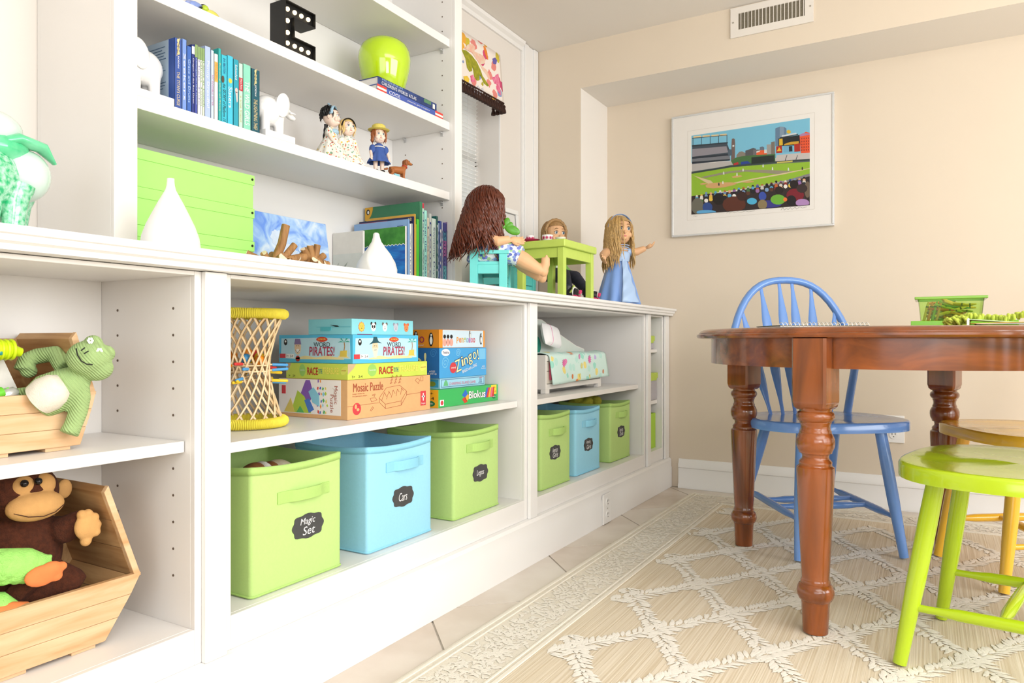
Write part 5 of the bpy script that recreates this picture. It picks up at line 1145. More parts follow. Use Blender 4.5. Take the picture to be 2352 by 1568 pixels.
MB().ell((gx, yb - .035, 1.0723), (.052, .055, .030), 24, 14).build('neck', GLS, ga, w=True, smooth=70)
MB().tube([(gx, yb - .058, 1.1148), (gx, yb - .066, 1.1413)], [.030, .006], 16).build('crest', mat('deep_green_glass', '#2f7d58', .1, coat=.5, vary=.1), ga, w=True, smooth=60)
# --- fabric valance with tassel fringe
VM = floral('valance_print', '#fbf1e8', ['#d6c23a', '#ee8f86', '#f3b23f', '#d84c7a', '#8fa0cf', '#b8b02e'], 16, .40)
va = thing('window_valance', 'floral fabric valance with dark brown tassel fringe above the window', 'valance', (-1.71, 2.4, 1.76))
vy1, vzt, vzb = 2.7996, 2.0429, 1.8233
def vf(u, v): y = 2.16 + (vy1 - 2.16 + .012 * v) * u; return (-1.690 + .012 * v + .001 * math.sin(u * 9), y, vzt + (vzb - vzt) * v)
MB().grid(vf, 40, 8).build('cloth', VM, va, w=True, smooth=80, solid=.003)
MB().grid(lambda u, v: (-1.748 + (.058 + .012 * v) * u, vy1 + .012 * v, vzt + (vzb - vzt) * v), 6, 8).build('side_return', VM, va, w=True, smooth=80, solid=.003)
MB().box(-1.749, -1.70, 2.16, vy1 - .006, vzt - .002, vzt + .006).build('mounting_board', TRIM, va, w=True)
BRT = mat('tassel_brown', '#3b1f14', .85, vary=.3, scale=200)
MB().tube([(-1.676, 2.16, vzb), (-1.676, vy1 + .012, vzb)], .0045, 8).tube([(-1.676, vy1 + .012, vzb), (-1.745, vy1 + .012, vzb)], .0045, 8).build('braid_trim', BRT, va, w=True, kind='stuff')
tm = MB().tube([(0, 0, 0), (0, 0, -.010)], .0015, 6).lathe([(.003, -.008), (.0080, -.013), (.0080, -.019), (.0062, -.022), (.0100, -.034), (.0108, -.044), (.003, -.047)], n=12)
to = None
for (x, y) in [(-1.674, vy1 + .010 - k * .0215) for k in range(28)] + [(-1.690 - k * .021, vy1 + .013) for k in range(3)]:
    if to is None: to = tm.build('tassel', BRT, va, smooth=60); o = to
    else: o = to.copy(); COL.objects.link(o); o.parent = va
    o.location = Vector((x, y, vzb)) - Vector(va.location)
def motif(nm, pts, m, h=.0045):
    MB(frame((-1.690, 0, vzt), (0, 1, 0), (.012 / (vzb - vzt), 0, 1))).prism([(p[0], p[1] - vzt) for p in pts], .001, h - .0015).build(nm, m, va, w=True)
OLV = mat('print_olive', '#b3ad2c', .8, hex2='#8f9422', scale=60); SAL = mat('print_salmon', '#f6b9a4', .8, hex2='#f3dcc2', scale=50); HPK = mat('print_hot_pink', '#ea5f8c', .8, hex2='#f29ab4', scale=60)

motif('leaf_print', [(2.4824, 1.9540), (2.5129, 1.9623), (2.5530, 1.9565), (2.5940, 1.9406), (2.6218, 1.9146), (2.6359, 1.8939), (2.6597, 1.8811), (2.6866, 1.8664), (2.6741, 1.8590), (2.6454, 1.8639), (2.6265, 1.8833), (2.6125, 1.8914), (2.6079, 1.8648), (2.5894, 1.8580), (2.5711, 1.8682), (2.5647, 1.8960), (2.5557, 1.9128), (2.5530, 1.8872), (2.5351, 1.8789), (2.5174, 1.8903), (2.5086, 1.9265)], OLV, .0052)
motif('petal_print', [(2.5042, 1.9665), (2.5262, 1.9915), (2.5620, 2.0092), (2.5848, 2.0049), (2.5802, 1.9808), (2.6125, 1.9846), (2.6501, 1.9875), (2.6692, 1.9761), (2.6549, 1.9534), (2.6265, 1.9414), (2.6407, 1.9360), (2.6741, 1.9317), (2.6963, 1.9132), (2.6934, 1.8917), (2.6741, 1.9061), (2.6407, 1.9208), (2.6079, 1.9453), (2.5620, 1.9695)], SAL, .0048)
motif('flower_print', [(2.7130, 1.9134), (2.7377, 1.9212), (2.7528, 1.9365), (2.7730, 1.9482), (2.7811, 1.9034), (2.7883, 1.8528), (2.7730, 1.8588), (2.7528, 1.8685), (2.7477, 1.8826), (2.7628, 1.8951), (2.7328, 1.8910)], HPK, .0050)
motif('bud_print', [(2.5395, 1.8631), (2.5620, 1.8752), (2.5711, 1.8483), (2.5485, 1.8388)], HPK, .0051)
motif('blossom_print', [(2.5575, 1.8069), (2.5757, 1.8198), (2.5986, 1.8393), (2.6125, 1.8285), (2.6407, 1.8447), (2.6388, 1.8213), (2.6125, 1.7983), (2.5757, 1.7860)], mat('print_grey_blue_line', '#9fa6bd', .8, hex2='#f4eee8', scale=90), .0049)
motif('sunflower_print', [(2.7032, 1.8173), (2.7229, 1.8309), (2.7397, 1.8254), (2.7328, 1.8114), (2.7100, 1.8049)], mat('print_amber', '#f0b63a', .5), .0050)
motif('orange_print', [(2.6549, 2.0324), (2.6692, 2.0349), (2.6837, 2.0170), (2.6905, 1.9834), (2.6789, 1.9845), (2.6644, 2.0052)], ORP, .0050)
motif('violet_print', [(2.7278, 2.0012), (2.7528, 2.0149), (2.7679, 2.0070), (2.7578, 1.9852), (2.7328, 1.9795)], mat('print_violet', '#6a5fb0', .5), .0050)
motif('yellow_print', [(2.4867, 1.8438), (2.5129, 1.8546), (2.5289, 1.8449), (2.5174, 1.8217), (2.4954, 1.8173)], mat('print_sun', '#f6cf45', .5), .0050)

# ---------------------------------------------------------------- fabric bins
FG = mat('bin_green_felt', '#c3e58c', .9, vary=.03, scale=200, bump=.15, bscale=700); FB = mat('bin_blue_felt', '#a3e2fb', .9, vary=.03, scale=200, bump=.15, bscale=700)
FGi = mat('bin_green_hem', '#b6dc7c', .9, vary=.04, scale=200, bump=.15, bscale=700); FBi = mat('bin_blue_hem', '#95dbf7', .9, vary=.04, scale=200, bump=.15, bscale=700)
def plaque_shape(w, h):
    pts = []
    for k in range(48):
        a = 2 * PI * k / 48; r = 1 + .055 * math.cos(8 * a) - .03 * math.cos(4 * a); pts.append((w / 2 * r * math.copysign(abs(math.cos(a)) ** .85, math.cos(a)), h / 2 * r * math.copysign(abs(math.sin(a)) ** .85, math.sin(a))))
    return pts
def fabric_bin(label, xf, y0, y1, z0, z1, m, mh, plaque, words, dep=.255, hz=.72, pz=.47, py=.5):
    """xf = front face, opens upward"""
    t = thing('fabric_bin', label, 'bin', (xf - dep / 2, (y0 + y1) / 2, z0)); w = y1 - y0; th = .004; H = z1 - z0
    n = 14; r = .010; out = []
    for (cx, cy, a0) in ((xf - r, y1 - r, 0), (xf - dep + r, y1 - r, PI / 2), (xf - dep + r, y0 + r, PI), (xf - r, y0 + r, 1.5 * PI)):
        out.append([(cx + r * math.cos(a0 + PI / 2 * k / 4), cy + r * math.sin(a0 + PI / 2 * k / 4)) for k in range(5)])
    ring = []
    for k in range(4):
        a, b_ = out[k][-1], out[(k + 1) % 4][0]; ring += out[k]
        ring += [(a[0] + (b_[0] - a[0]) * q / 8, a[1] + (b_[1] - a[1]) * q / 8) for q in range(1, 8)]
    N_ = len(ring); cx, cy = xf - dep / 2, (y0 + y1) / 2
    def sag(p): u = min(1, abs(p[0] - cx) / (dep / 2)); v = min(1, abs(p[1] - cy) / (w / 2)); return -.007 * (1 - min(u, v) ** 2)
    def ins(p, d): return (p[0] + (cx - p[0]) * 2 * d / dep, p[1] + (cy - p[1]) * 2 * d / w)
    def bow(p, s): k = .004 * s; return (p[0] + (cx - p[0]) / (dep / 2) * k, p[1])
    vs = []; b = MB()
    for z, d in ((0, .002), (.006, 0), (.3, 0), (.7, 0), (1, 0), (1.0, th), (.5, th), (.02, th)):
        for p in ring: q_ = ins(p, d); vs.append((q_[0], q_[1], z0 + H * min(z, 1) + (sag(p) if z == 1 else 0) if z > .006 else z0 + z))
    fs = []
    for i in range(7):
        for j in range(N_): fs.append((i * N_ + j, i * N_ + (j + 1) % N_, (i + 1) * N_ + (j + 1) % N_, (i + 1) * N_ + j))
    fs += [tuple(range(N_))[::-1], tuple(7 * N_ + j for j in range(N_))]
    b.add(vs, fs).build('body', m, t, w=True, smooth=50)
    hv = []
    for z in (-.016, -.0005):
        for p in ring: hv.append((p[0] + (p[0] - cx) * .006, p[1] + (p[1] - cy) * .006, z1 + sag(p) + z))
    MB().add(hv, [(j, (j + 1) % N_, N_ + (j + 1) % N_, N_ + j) for j in range(N_)]).build('hem', mh, t, w=True, smooth=50, solid=.0012)
    bt = MB(); ev = [(p[0] + (p[0] - cx) * .004, p[1] + (p[1] - cy) * .004, z0 + .004) for p in ring]; bt.tube(ev, .0022, 6, closed=True, up=(0, 0, 1)).build('base_seam', mh, t, w=True, smooth=60)
    # strap handle
    hy0, hy1, zz = y0 + w * .26, y0 + w * .84, z0 + H * hz; hb = MB()
    pts = [(xf + .0012, hy0), (xf + .0012, hy0 + .030), (xf + .010, hy0 + .042), (xf + .013, (hy0 + hy1) / 2), (xf + .012, hy1 - .040), (xf + .004, hy1 - .024), (xf + .0012, hy1 - .020), (xf + .0012, hy1)]
    vs = []; 
    for (x, y) in pts:
        for dx, dz in ((-.001, -.0125), (.0015, -.0125), (.0015, .0125), (-.001, .0125)): vs.append((x + dx, y, zz + dz))
    k = len(pts); hb.add(vs, [(i * 4 + j, i * 4 + (j + 1) % 4, i * 4 + 4 + (j + 1) % 4, i * 4 + 4 + j) for i in range(k - 1) for j in range(4)] + [(3, 2, 1, 0), (4 * k - 4, 4 * k - 3, 4 * k - 2, 4 * k - 1)])
    hb.build('handle', mh, t, w=True, smooth=40, bevel=.0006)
    M = FXp(xf + .0003, y0 + w * py, z0 + H * pz); pq = MB(M).prism(plaque_shape(*plaque), 0, .0012).build('label_plaque', CHALK, t, w=True)
    for i, s_ in enumerate(words):
        dz = ((len(words) - 1) / 2 - i) * plaque[1] * .36
        text(s_, plaque[0] * (.48 if len(s_) > 4 else .40), plaque[1] * (.34 if len(words) > 1 else .42), CHALKW, pq, M @ T(-.002 + .003 * i, dz, .0013), shear=.22)
    return t
zb = .2125
fabric_bin('big green fabric bin labelled Magic Set with a plush animal inside', -1.195, .999, 1.260, zb, .482, FG, FGi, (.092, .054), ['Magic', 'Set'], pz=.44, py=.595)
fabric_bin('big light blue fabric bin labelled Cars', -1.200, 1.356, 1.622, zb, .478, FB, FBi, (.086, .052), ['Cars'], pz=.45, py=.52, hz=.77)
fabric_bin('big green fabric bin labelled Legos', -1.205, 1.735, 1.992, zb, .474, FG, FGi, (.086, .052), ['Legos'], pz=.46, py=.56, hz=.78)
zb = .2065
fabric_bin('smaller green fabric bin under the doll bed, nearest of the three', -1.195, 2.262, 2.505, zb, .478, FG, FGi, (.088, .052), ['American', 'Girls'], pz=.46, py=.46, hz=.74)
fabric_bin('smaller light blue fabric bin under the doll bed, between two green ones', -1.205, 2.575, 2.818, zb, .470, FB, FBi, (.088, .052), ['Amazing', 'Girls'], pz=.43, py=.50, hz=.76)
fabric_bin('smaller green fabric bin under the doll bed, farthest of the three', -1.210, 2.945, 3.185, zb, .468, FG, FGi, (.088, .052), ['American', 'Dolls'], pz=.48, py=.52, hz=.78)
PB = mat('plush_brown', '#a5693a', .95, vary=.3, scale=120, bump=.6, bscale=600); PW = mat('plush_white', '#f7f2ea', .95, vary=.08, scale=120, bump=.6, bscale=600); PC = mat('plush_cream', '#ead3ac', .95, hex2='#f5ead6', scale=60, bump=.6, bscale=600)
t = thing('plush_guinea_pig', 'brown white and cream plush guinea pig peeking out of the Magic Set bin', 'plush toy', (-1.30, 1.10, .22))
MB().ell((-1.300, 1.100, .425), (.045, .040, .045), 20, 14).ell((-1.30, 1.10, .34), (.05, .05, .07), 16, 10).build('head', PB, t, w=True, smooth=70)
MB().ell((-1.292, 1.112, .428), (.044, .016, .044), 18, 12).build('blaze', PW, t, w=True, smooth=70)
MB().ell((-1.310, 1.150, .425), (.035, .022, .040), 16, 12).build('ear', PB, t, w=True, smooth=70)
MB().ell((-1.325, 1.185, .415), (.050, .045, .048), 20, 14).ell((-1.32, 1.18, .33), (.05, .05, .07), 16, 10).build('back', PC, t, w=True, smooth=70)
t = thing('yellow_plush', 'yellow plush toy showing over the rim of the farthest smaller bin', 'plush toy', (-1.36, 2.98, .30)); b = MB(); R_ = random.Random(5)
for k in range(9): b.ell((-1.36 + R_.uniform(-.05, .05), 3.02 + R_.uniform(-.05, .06), .455 + R_.uniform(-.01, .015)), R_.uniform(.022, .032), 12, 8)
b.ell((-1.36, 3.03, .38), (.07, .07, .07), 14, 10); b.build('body', mat('plush_yellow', '#d9d24a', .95, vary=.2, scale=90, bump=.5, bscale=500), t, w=True, remesh=.005)

# ---------------------------------------------------------------- hexagonal wooden toy bins
PINE = wood('pale_pine_Y', '#ecc89e', '#d0a06c', 'Y', .55, 8); PINE_SHADED = wood('shaded_pine_X', '#dbb07c', '#a97a4a', 'X', .6, 9)  # inner planks use a darker copy, the inside shade put into its colour
def hex_bin(label, xf, xb, yr, zm, yb, z0, zt, yt):
    s = (zm - z0) * 2; top = zt; hw = yr - yb                       # bottom corner is hw further in than the widest corner
    flat = s * .62; yc = yb - flat / 2 - .03; yl = 2 * yc - yr
    t = thing('hex_bin', label, 'bin', ((xf + xb) / 2, yc, z0)); th = .011
    P = [(yr, zm), (yt, top), (2 * yc - yt, top), (yl, zm), (2 * yc - yb, z0), (yb, z0)]
    I = inset(P if True else P, th)
    for i in (0, 2, 3, 4, 5):                                        # open at the top
        a, b_, c, d = P[i], P[(i + 1) % 6], I[(i + 1) % 6], I[i]
        nb = 3 if i != 1 and i != 4 else 4
        for k in range(nb):                                          # boards side by side along each wall
            u0, u1 = k / nb, (k + 1) / nb; L_ = lambda p, q_, u: (p[0] + (q_[0] - p[0]) * u, p[1] + (q_[1] - p[1]) * u)
            q = [L_(a, b_, u0), L_(a, b_, u1 - .008), L_(d, c, u1 - .008), L_(d, c, u0)]
            MB().prism(q, xb, xf - .0112, M=Matrix(((0, 0, 1, 0), (1, 0, 0, 0), (0, 1, 0, 0), (0, 0, 0, 1)))).build('plank', PINE_SHADED, t, w=True, bevel=.0008)
    YZ = Matrix(((0, 0, 1, 0), (1, 0, 0, 0), (0, 1, 0, 0), (0, 0, 0, 1)))
    MB().prism(I, xb, xb + .006, M=YZ).build('back_board', PINE_SHADED, t, w=True)
    nb = 3
    for k in range(nb):
        u0, u1 = k / nb, (k + 1) / nb - .0025; za, zb_ = z0 + (zm + .006 - z0) * u0, z0 + (zm + .006 - z0) * u1
        f = lambda z: yb + (yr - yb) * min(1, (z - z0) / (zm - z0)); g = lambda z: 2 * yc - f(z)
        MB().prism([(g(za), za), (f(za), za), (f(zb_), zb_), (g(zb_), zb_)], xf - .011, xf, M=YZ).build('front_board', PINE, t, w=True, bevel=.0012)
    for i in (0, 2):                                                 # pale front edge trims of the open upper half
        a, b_ = P[i], P[(i + 1) % 6]; c, d = I[(i + 1) % 6], I[i]
        MB().prism([a, b_, c, d], xf - .011, xf - .0005, M=YZ).build('edge_strip', PINE, t, w=True, bevel=.001)
    for y in (yb - .035, 2 * yc - yb + .035): MB().box(xb + .02, xf - .004, y - .02, y + .02, z0 - .006, z0).build('foot', PINE, t, w=True)
    return t
hex_bin('smaller hexagonal wooden bin on the upper shelf with a knit frog', -1.262, -1.450, 0.7235, 0.6476, 0.6958, .5625, 0.7564, 0.6893)
hex_bin('large hexagonal wooden bin on the cabinet bottom with a plush monkey', -1.240, -1.450, 0.7923, 0.3152, 0.726, .2185, 0.4881, 0.7321)
# knit frog
KN = mat('frog_knit_green', '#adcb88', .95, vary=.12, scale=40, bump=.8, knit=95); KW = mat('frog_belly_ivory', '#f0e9da', .95, vary=.08, scale=120, bump=.5, bscale=500); THR = mat('thread_black', '#23261f', .8)
fr_ = thing('plush_frog', 'pale green knit frog leaning out of the upper wooden bin', 'plush toy', (-1.27, .65, .62))
b = MB(); XH = -1.215
b.ell((-1.225, 0.6898, 0.7121), (.030, .036, .030), 20, 14); b.ell((-1.225, 0.7023, 0.6948), (.026, .026, .022), 16, 10); b.ell((-1.228, 0.6981, 0.7356), .0155, 14, 10); b.ell((-1.225, 0.718, 0.719), .0150, 14, 10)
b.tube([(-1.245, 0.6901, 0.6837), (-1.255, 0.674, 0.668), (-1.268, 0.6494, 0.6521), (-1.28, 0.635, 0.6381)], [.020, .031, .036, .030], 18)
b.tube([(-1.28, 0.6802, 0.6945), (-1.31, 0.678, 0.7189), (-1.33, 0.6598, 0.7145), (-1.33, 0.6439, 0.7088), (-1.328, 0.6396, 0.6912)], [.016, .015, .014, .014, .017], 12); b.ell((-1.328, 0.6457, 0.6895), (.012, .014, .012), 12, 8)
b.tube([(-1.238, 0.6833, 0.6665), (-1.238, 0.684, 0.6459), (-1.24, 0.6801, 0.6219), (-1.241, 0.6714, 0.5985), (-1.241, 0.6651, 0.586)], [.013, .0145, .0145, .014, .0155], 12)
b.tube([(-1.285, 0.6409, 0.6375), (-1.3, 0.6281, 0.6523), (-1.31, 0.6163, 0.6505)], [.022, .014, .012], 12)
b.build('body', KN, fr_, w=True, remesh=.0028, smit=3)
MB().tube([(-1.2435, 0.658, 0.6677), (-1.247, 0.6488, 0.6623), (-1.252, 0.6365, 0.6535), (-1.262, 0.6281, 0.6444)], [.020, .027, .030, .027], 18).build('belly', KW, fr_, w=True, smooth=70)
MB().tube([(-1.1995, 0.6544, 0.7287), (-1.195, 0.654, 0.7181), (-1.1935, 0.6594, 0.7081), (-1.194, 0.6681, 0.7029), (-1.198, 0.6796, 0.7018)], .0011, 6).build('mouth', THR, fr_, w=True)
for p, q in (((-1.1945, 0.6593, 0.7251), (-1.1945, 0.6656, 0.73)), ((-1.193, 0.6633, 0.7201), (-1.1935, 0.6707, 0.7243))): MB().tube([p, q], .0010, 6).build('nostril', THR, fr_, w=True)
for c in ((-1.2095, 0.6825, 0.7415), (-1.199, 0.6917, 0.724)):
    e = MB(frame(c, (0, 1, 0), (0, 0, 1)))
    for k in range(6): e.disc((.0034 * math.cos(k * PI / 3), .0034 * math.sin(k * PI / 3)), .0022, .0022, 0, .0012, 8)
    e.build('eye', mat('crochet_white', '#fdfdfb', .9, bump=.3), fr_, w=True)
# other toys in the upper bin
LT = mat('toy_neon_lime', '#d3ee1d', .35, vary=.04)
t = thing('bumpy_toy', 'neon lime bumpy toy lying on top of the upper wooden bin', 'toy', (-1.30, .58, .70)); b = MB()
b.tube([(-1.3, 0.5525, 0.729), (-1.3, 0.5767, 0.7267), (-1.3, 0.6019, 0.7265), (-1.3, 0.6084, 0.725), (-1.3, 0.6201, 0.722)], [.016, .0165, .015, .0095, .0075], 16); c0 = Vector((-1.3, 0.5892, 0.7266))
for k in range(5): b.torus((0, 0, 0), .0150, .0028, 20, 8, M=T(*(c0 + Vector((0, -.018 + k * .0085, 0)))) @ Matrix.Rotation(PI / 2, 4, 'X'))
b.build('body', LT, t, w=True, smooth=60); MB().ell((-1.286, 0.5841, 0.7219), (.002, .004, .004), 10, 8).build('eye', mat('toy_teal', '#2b8f8a', .3), t, w=True)
t = thing('white_card', 'white folded card standing inside the upper wooden bin', 'card', (-1.33, .56, .60)); MB().prism([(0.5775, 0.6528), (0.6331, 0.6509), (0.608, 0.7103), (0.5775, 0.7501)], -1.334, -1.330, M=Matrix(((0, 0, 1, 0), (1, 0, 0, 0), (0, 1, 0, 0), (0, 0, 0, 1)))).build('card', PAPER, t, w=True)
t = thing('small_bottle_toy', 'small silver and green bottle toy in the upper wooden bin', 'toy', (-1.285, .60, .62)); MB().tube([(-1.283, 0.5784, 0.6512), (-1.283, 0.5903, 0.6546), (-1.283, 0.6004, 0.6568), (-1.283, 0.6056, 0.6551)], [.007, .011, .010, .007], 14).build('body', mat('toy_silver', '#d5d9d6', .25, metal=.5, vary=.1), t, w=True, smooth=50)
MB().tube([(-1.281, 0.5732, 0.6558), (-1.281, 0.5843, 0.6593)], [.010, .009], 12).tube([(-1.28, 0.5826, 0.6608), (-1.28, 0.5927, 0.6658)], .0014, 6).build('green_end', mat('toy_leaf_green', '#6fd23a', .3, vary=.1), t, w=True, smooth=50)
# plush monkey
MK = mat('monkey_brown_plush', '#5a2d19', .98, vary=.35, scale=150, bump=.9, bscale=500); MT = mat('monkey_tan_suede', '#dba868', .9, vary=.10, scale=60, bump=.3, bscale=500)
mk = thing('plush_monkey', 'dark brown plush monkey with tan muzzle sitting in the large wooden bin', 'plush toy', (-1.33, .60, .23))
b = MB()
hz = 0.4812; hy = 0.6405
b.ell((-1.330, hy - .004, hz + .002), (.045, .056, .050), 22, 14); b.ell((-1.355, hy - .005, hz - .105), (.055, .076, .088), 22, 16); b.ell((-1.350, hy - .005, hz - .165), (.066, .085, .055), 20, 14)
b.tube([(-1.335, hy + .050, hz - .075), (-1.305, 0.6935, 0.4122), (-1.285, 0.7085, 0.4244), (-1.28, 0.7155, 0.422)], [.026, .024, .021, .017], 14)
b.tube([(-1.335, hy - .06, hz - .075), (-1.30, hy - .11, hz - .13)], [.026, .022], 14)
b.tube([(-1.32, 0.6796, 0.3262), (-1.3, 0.7018, 0.3117), (-1.295, 0.7088, 0.3052)], [.034, .030, .024], 14); b.tube([(-1.31, 0.6196, 0.3306), (-1.29, 0.6299, 0.315)], [.036, .030], 14)
b.build('body', MK, mk, w=True, remesh=.0035, smit=3)
MB().ell((-1.292, hy - .002, hz - .016), (.022, .046, .025), 20, 12).ell((-1.300, hy + .014, hz + .016), (.014, .020, .020), 16, 10).ell((-1.300, hy - .016, hz + .016), (.014, .020, .020), 16, 10).build('face', MT, mk, w=True, remesh=.002, smit=3)
MB().tube([(-1.281, hy - .040, hz - .020), (-1.2725, hy - .022, hz - .028), (-1.2695, hy, hz - .031), (-1.2725, hy + .020, hz - .028), (-1.281, hy + .038, hz - .020)], .0008, 6).build('mouth', mat('monkey_stitch', '#4a2a1a', .9), mk, w=True)
for p in ((-1.286, 0.6187, 0.5067), (-1.286, 0.64, 0.5067)): MB().ell(p, .0062, 14, 10).build('eye', PUP, mk, w=True, smooth=60)
MB().ell((-1.325, hy + .062, hz - .002), (.006, .013, .017), 14, 10).build('ear', MT, mk, w=True, smooth=60)
b = MB(); b.ell((-1.266, 0.7091, 0.4191), (.011, .022, .024), 16, 10); b.ell((-1.268, 0.708, 0.3948), (.009, .010, .011), 12, 8)
for c in ((-1.266, 0.7002, 0.4406), (-1.266, 0.7106, 0.4399), (-1.266, 0.7212, 0.4316), (-1.266, 0.725, 0.4186), (-1.266, 0.7235, 0.4067)): b.ell(c, (.009, .0085, .009), 12, 8)
b.build('paw', MT, mk, w=True, remesh=.0022, smit=3)
GP = mat('plush_neon_green', '#a9ef78', .95, vary=.12, scale=90, bump=.9, bscale=350); OPL = mat('plush_orange_suede', '#f28a4e', .9, vary=.08, scale=60)
t = thing('green_plush', 'shaggy bright green plush arm with orange hand across the monkey\'s lap', 'plush toy', (-1.27, .58, .36)); b = MB(); b.tube([(-1.285, 0.5461, 0.3851), (-1.272, 0.5765, 0.3843), (-1.266, 0.6117, 0.3772), (-1.262, 0.6395, 0.3653)], [.026, .028, .028, .020], 16)
R_ = random.Random(8); pa, pb = Vector((-1.272, 0.5643, 0.3863)), Vector((-1.262, 0.6429, 0.3651))
for k in range(150): u = R_.random(); a = R_.uniform(0, 2 * PI); c = pa.lerp(pb, u) + Vector((math.cos(a), 0, math.sin(a))) * (.026 - .006 * u); b.ell(c, (.0045, .005, .005), 6, 4)
b.build('sleeve', GP, t, w=True, remesh=.003, smit=1)
b = MB(); b.ell((-1.238, 0.6207, 0.3623), (.010, .026, .017), 16, 10); b.ell((-1.238, 0.636, 0.3679), (.010, .018, .014), 14, 10); b.ell((-1.24, 0.652, 0.369), (.008, .010, .008), 12, 8); b.ell((-1.238, 0.6428, 0.3561), (.008, .011, .009), 12, 8); b.build('hand', OPL, t, w=True, remesh=.0022, smit=3)
t = thing('orange_plush', 'orange and green plush foot at the rim of the large wooden bin', 'plush toy', (-1.27, .57, .30)); MB().tube([(-1.275, 0.5477, 0.3275), (-1.27, 0.5756, 0.3216), (-1.268, 0.5934, 0.3107)], [.022, .022, .014], 14).build('sleeve', GP, t, w=True, smooth=60); MB().tube([(-1.258, 0.5581, 0.3186), (-1.255, 0.5842, 0.3148), (-1.258, 0.6091, 0.3117), (-1.26, 0.6153, 0.3101)], [.012, .014, .009, .005], 14).build('toe', OPL, t, w=True, smooth=60)

# ---------------------------------------------------------------- rattan stick game tower
YC = mat('yellow_cord', '#f2e24c', .75, vary=.08, scale=90); RAT = wood('rattan_slat', '#fbe6c0', '#e6c08a', 'Z', .6, 10)
TX, TY, TZ = -1.372, 1.1376, .5415; TH = 0.817 - TZ
tw = thing('rattan_tower', 'hourglass rattan tower with yellow cord rims next to the board games', 'toy', (TX, TY, TZ))
for z in (.013, TH - .013):
    b = MB(); b.torus((0, 0, z), .080, .0095, 48, 10)
    n = 150
    for k in range(n):
        a = 2 * PI * k / n; c = (.080 * math.cos(a), .080 * math.sin(a), z); R_ = Matrix.Rotation(a, 4, 'Z') @ Matrix.Rotation(PI / 2, 4, 'X')
        b.torus((0, 0, 0), .0105, .0018, 10, 4, M=T(*c) @ R_)
    b.build('cord_rim', YC, tw, smooth=60)
NS = 16
for k in range(NS):
    for sg in (1, -1):
        P_ = []
        for i in range(13):
            u = i / 12; z = .014 + (TH - .028) * u; R = .0455 + (.0775 - .0455) * (abs(2 * u - 1) ** 1.6); a = 2 * PI * (k + (.25 if sg > 0 else 0)) / NS + sg * u * 2.15
            R += .0016 * sg; P_.append((R * math.cos(a), R * math.sin(a), z))
        MB().tube(P_, .0026, 6, flat=1.4).build('slat', RAT, tw, smooth=60)
MB().torus((0, 0, TH * .52), .0475, .0016, 32, 6).torus((0, 0, TH * .47), .0475, .0016, 32, 6).build('waist_ring', RAT, tw, smooth=60)
STK = {'blue': '#4fa2e0', 'red': '#e03a3a', 'orange': '#f5921e', 'yellow': '#f7d02c'}
STKM = {k: mat('stick_tip_' + k, h, .4, vary=.04) for k, h in STK.items()}
R_ = random.Random(4)
for i, (col, a, z, off) in enumerate((('blue', -.2, .522, .006), ('red', .55, .505, -.01), ('red', .95, .520, .012), ('orange', .75, .495, .0), ('yellow', .35, .465, -.004), ('blue', 1.05, .480, .016), ('blue', -.35, .455, .010), ('blue', 1.0, .425, .008), ('yellow', 1.15, .418, -.012), ('yellow', -.5, .392, .002), ('yellow', .9, .385, .014), ('blue', -.1, .372, -.010))):
    d = Vector((math.sin(.6 - a) * .9, math.cos(a - .1), R_.uniform(-.10, .10))).normalized(); n_ = d.cross(Vector((0, 0, 1))).normalized(); c = Vector((TX, TY, TZ + TH * z * 1.02)) + n_ * off
    t = thing('game_stick', '%s tipped wooden stick pushed through the rattan tower waist' % col, 'stick', c, 0, '%s tipped sticks in the rattan tower' % col)
    L_ = .088; MB().cyl(c - d * L_, c + d * L_, .0020, n=8).build('shaft', RAT, t, w=True, smooth=60)
    for s in (1, -1): MB().tube([c + d * s * (L_ - .034), c + d * s * L_, c + d * s * (L_ + .002)], [.0036, .0036, .0015], 10).build('tip', STKM[col], t, w=True, smooth=60)
for i, (col, x, y, z) in enumerate((('orange', -.018, -.030, .60), ('blue', .020, -.022, .575), ('orange', .005, -.006, .62), ('yellow', .012, .024, .585), ('yellow', -.012, .012, .565), ('red', -.018, .036, .605), ('orange', .034, .006, .56))):
    t = thing('game_ball', '%s ball held up by the sticks inside the rattan tower' % col, 'ball', (TX + x, TY + y, TZ + TH * z), 0, '%s balls inside the rattan tower' % col)
    MB().ell((0, 0, 0), .0125, 18, 12).build('ball', STKM[col], t, smooth=70)

# ---------------------------------------------------------------- board game boxes
def game(label, xf, y0, y1, xb, z0, z1, m, left=None):
    t = thing('game_box', label, 'game box', ((xf + xb) / 2, (y0 + y1) / 2, z0)); MB().box(xb, xf, y0, y1, z0, z1).build('box', m, t, w=True, bevel=.0008)
    F = FXp(xf, y0, z0); Lf = FYn(xb, y0, z0); w = y1 - y0; d = xf - xb; h = z1 - z0
    return t, F, Lf, w, d, h
def pr(t, M, nm, m, poly=None, box=None, disc=None, z=.0004, n=20):
    b = MB(M)
    if poly: b.prism(poly, 0, z)
    if box: b.box(box[0], box[1], box[2], box[3], 0, z)
    if disc: b.disc(disc[:2], disc[2], disc[3], 0, z, n)
    return b.build(nm, m, t, w=True)
def ln(t, M, nm, m, lines, w_, z=.0006):
    b = MB(M)
    for l in lines: b.line(l, w_, 0, z)
    return b.build(nm, m, t, w=True)
K1 = mat('kraft_card', '#e3b27c', .8, vary=.04, scale=60); KR = mat('print_rust', '#a8482f', .7, vary=.05); KRD = mat('print_brick_red', '#d6414a', .6, vary=.04)
z0 = .5415
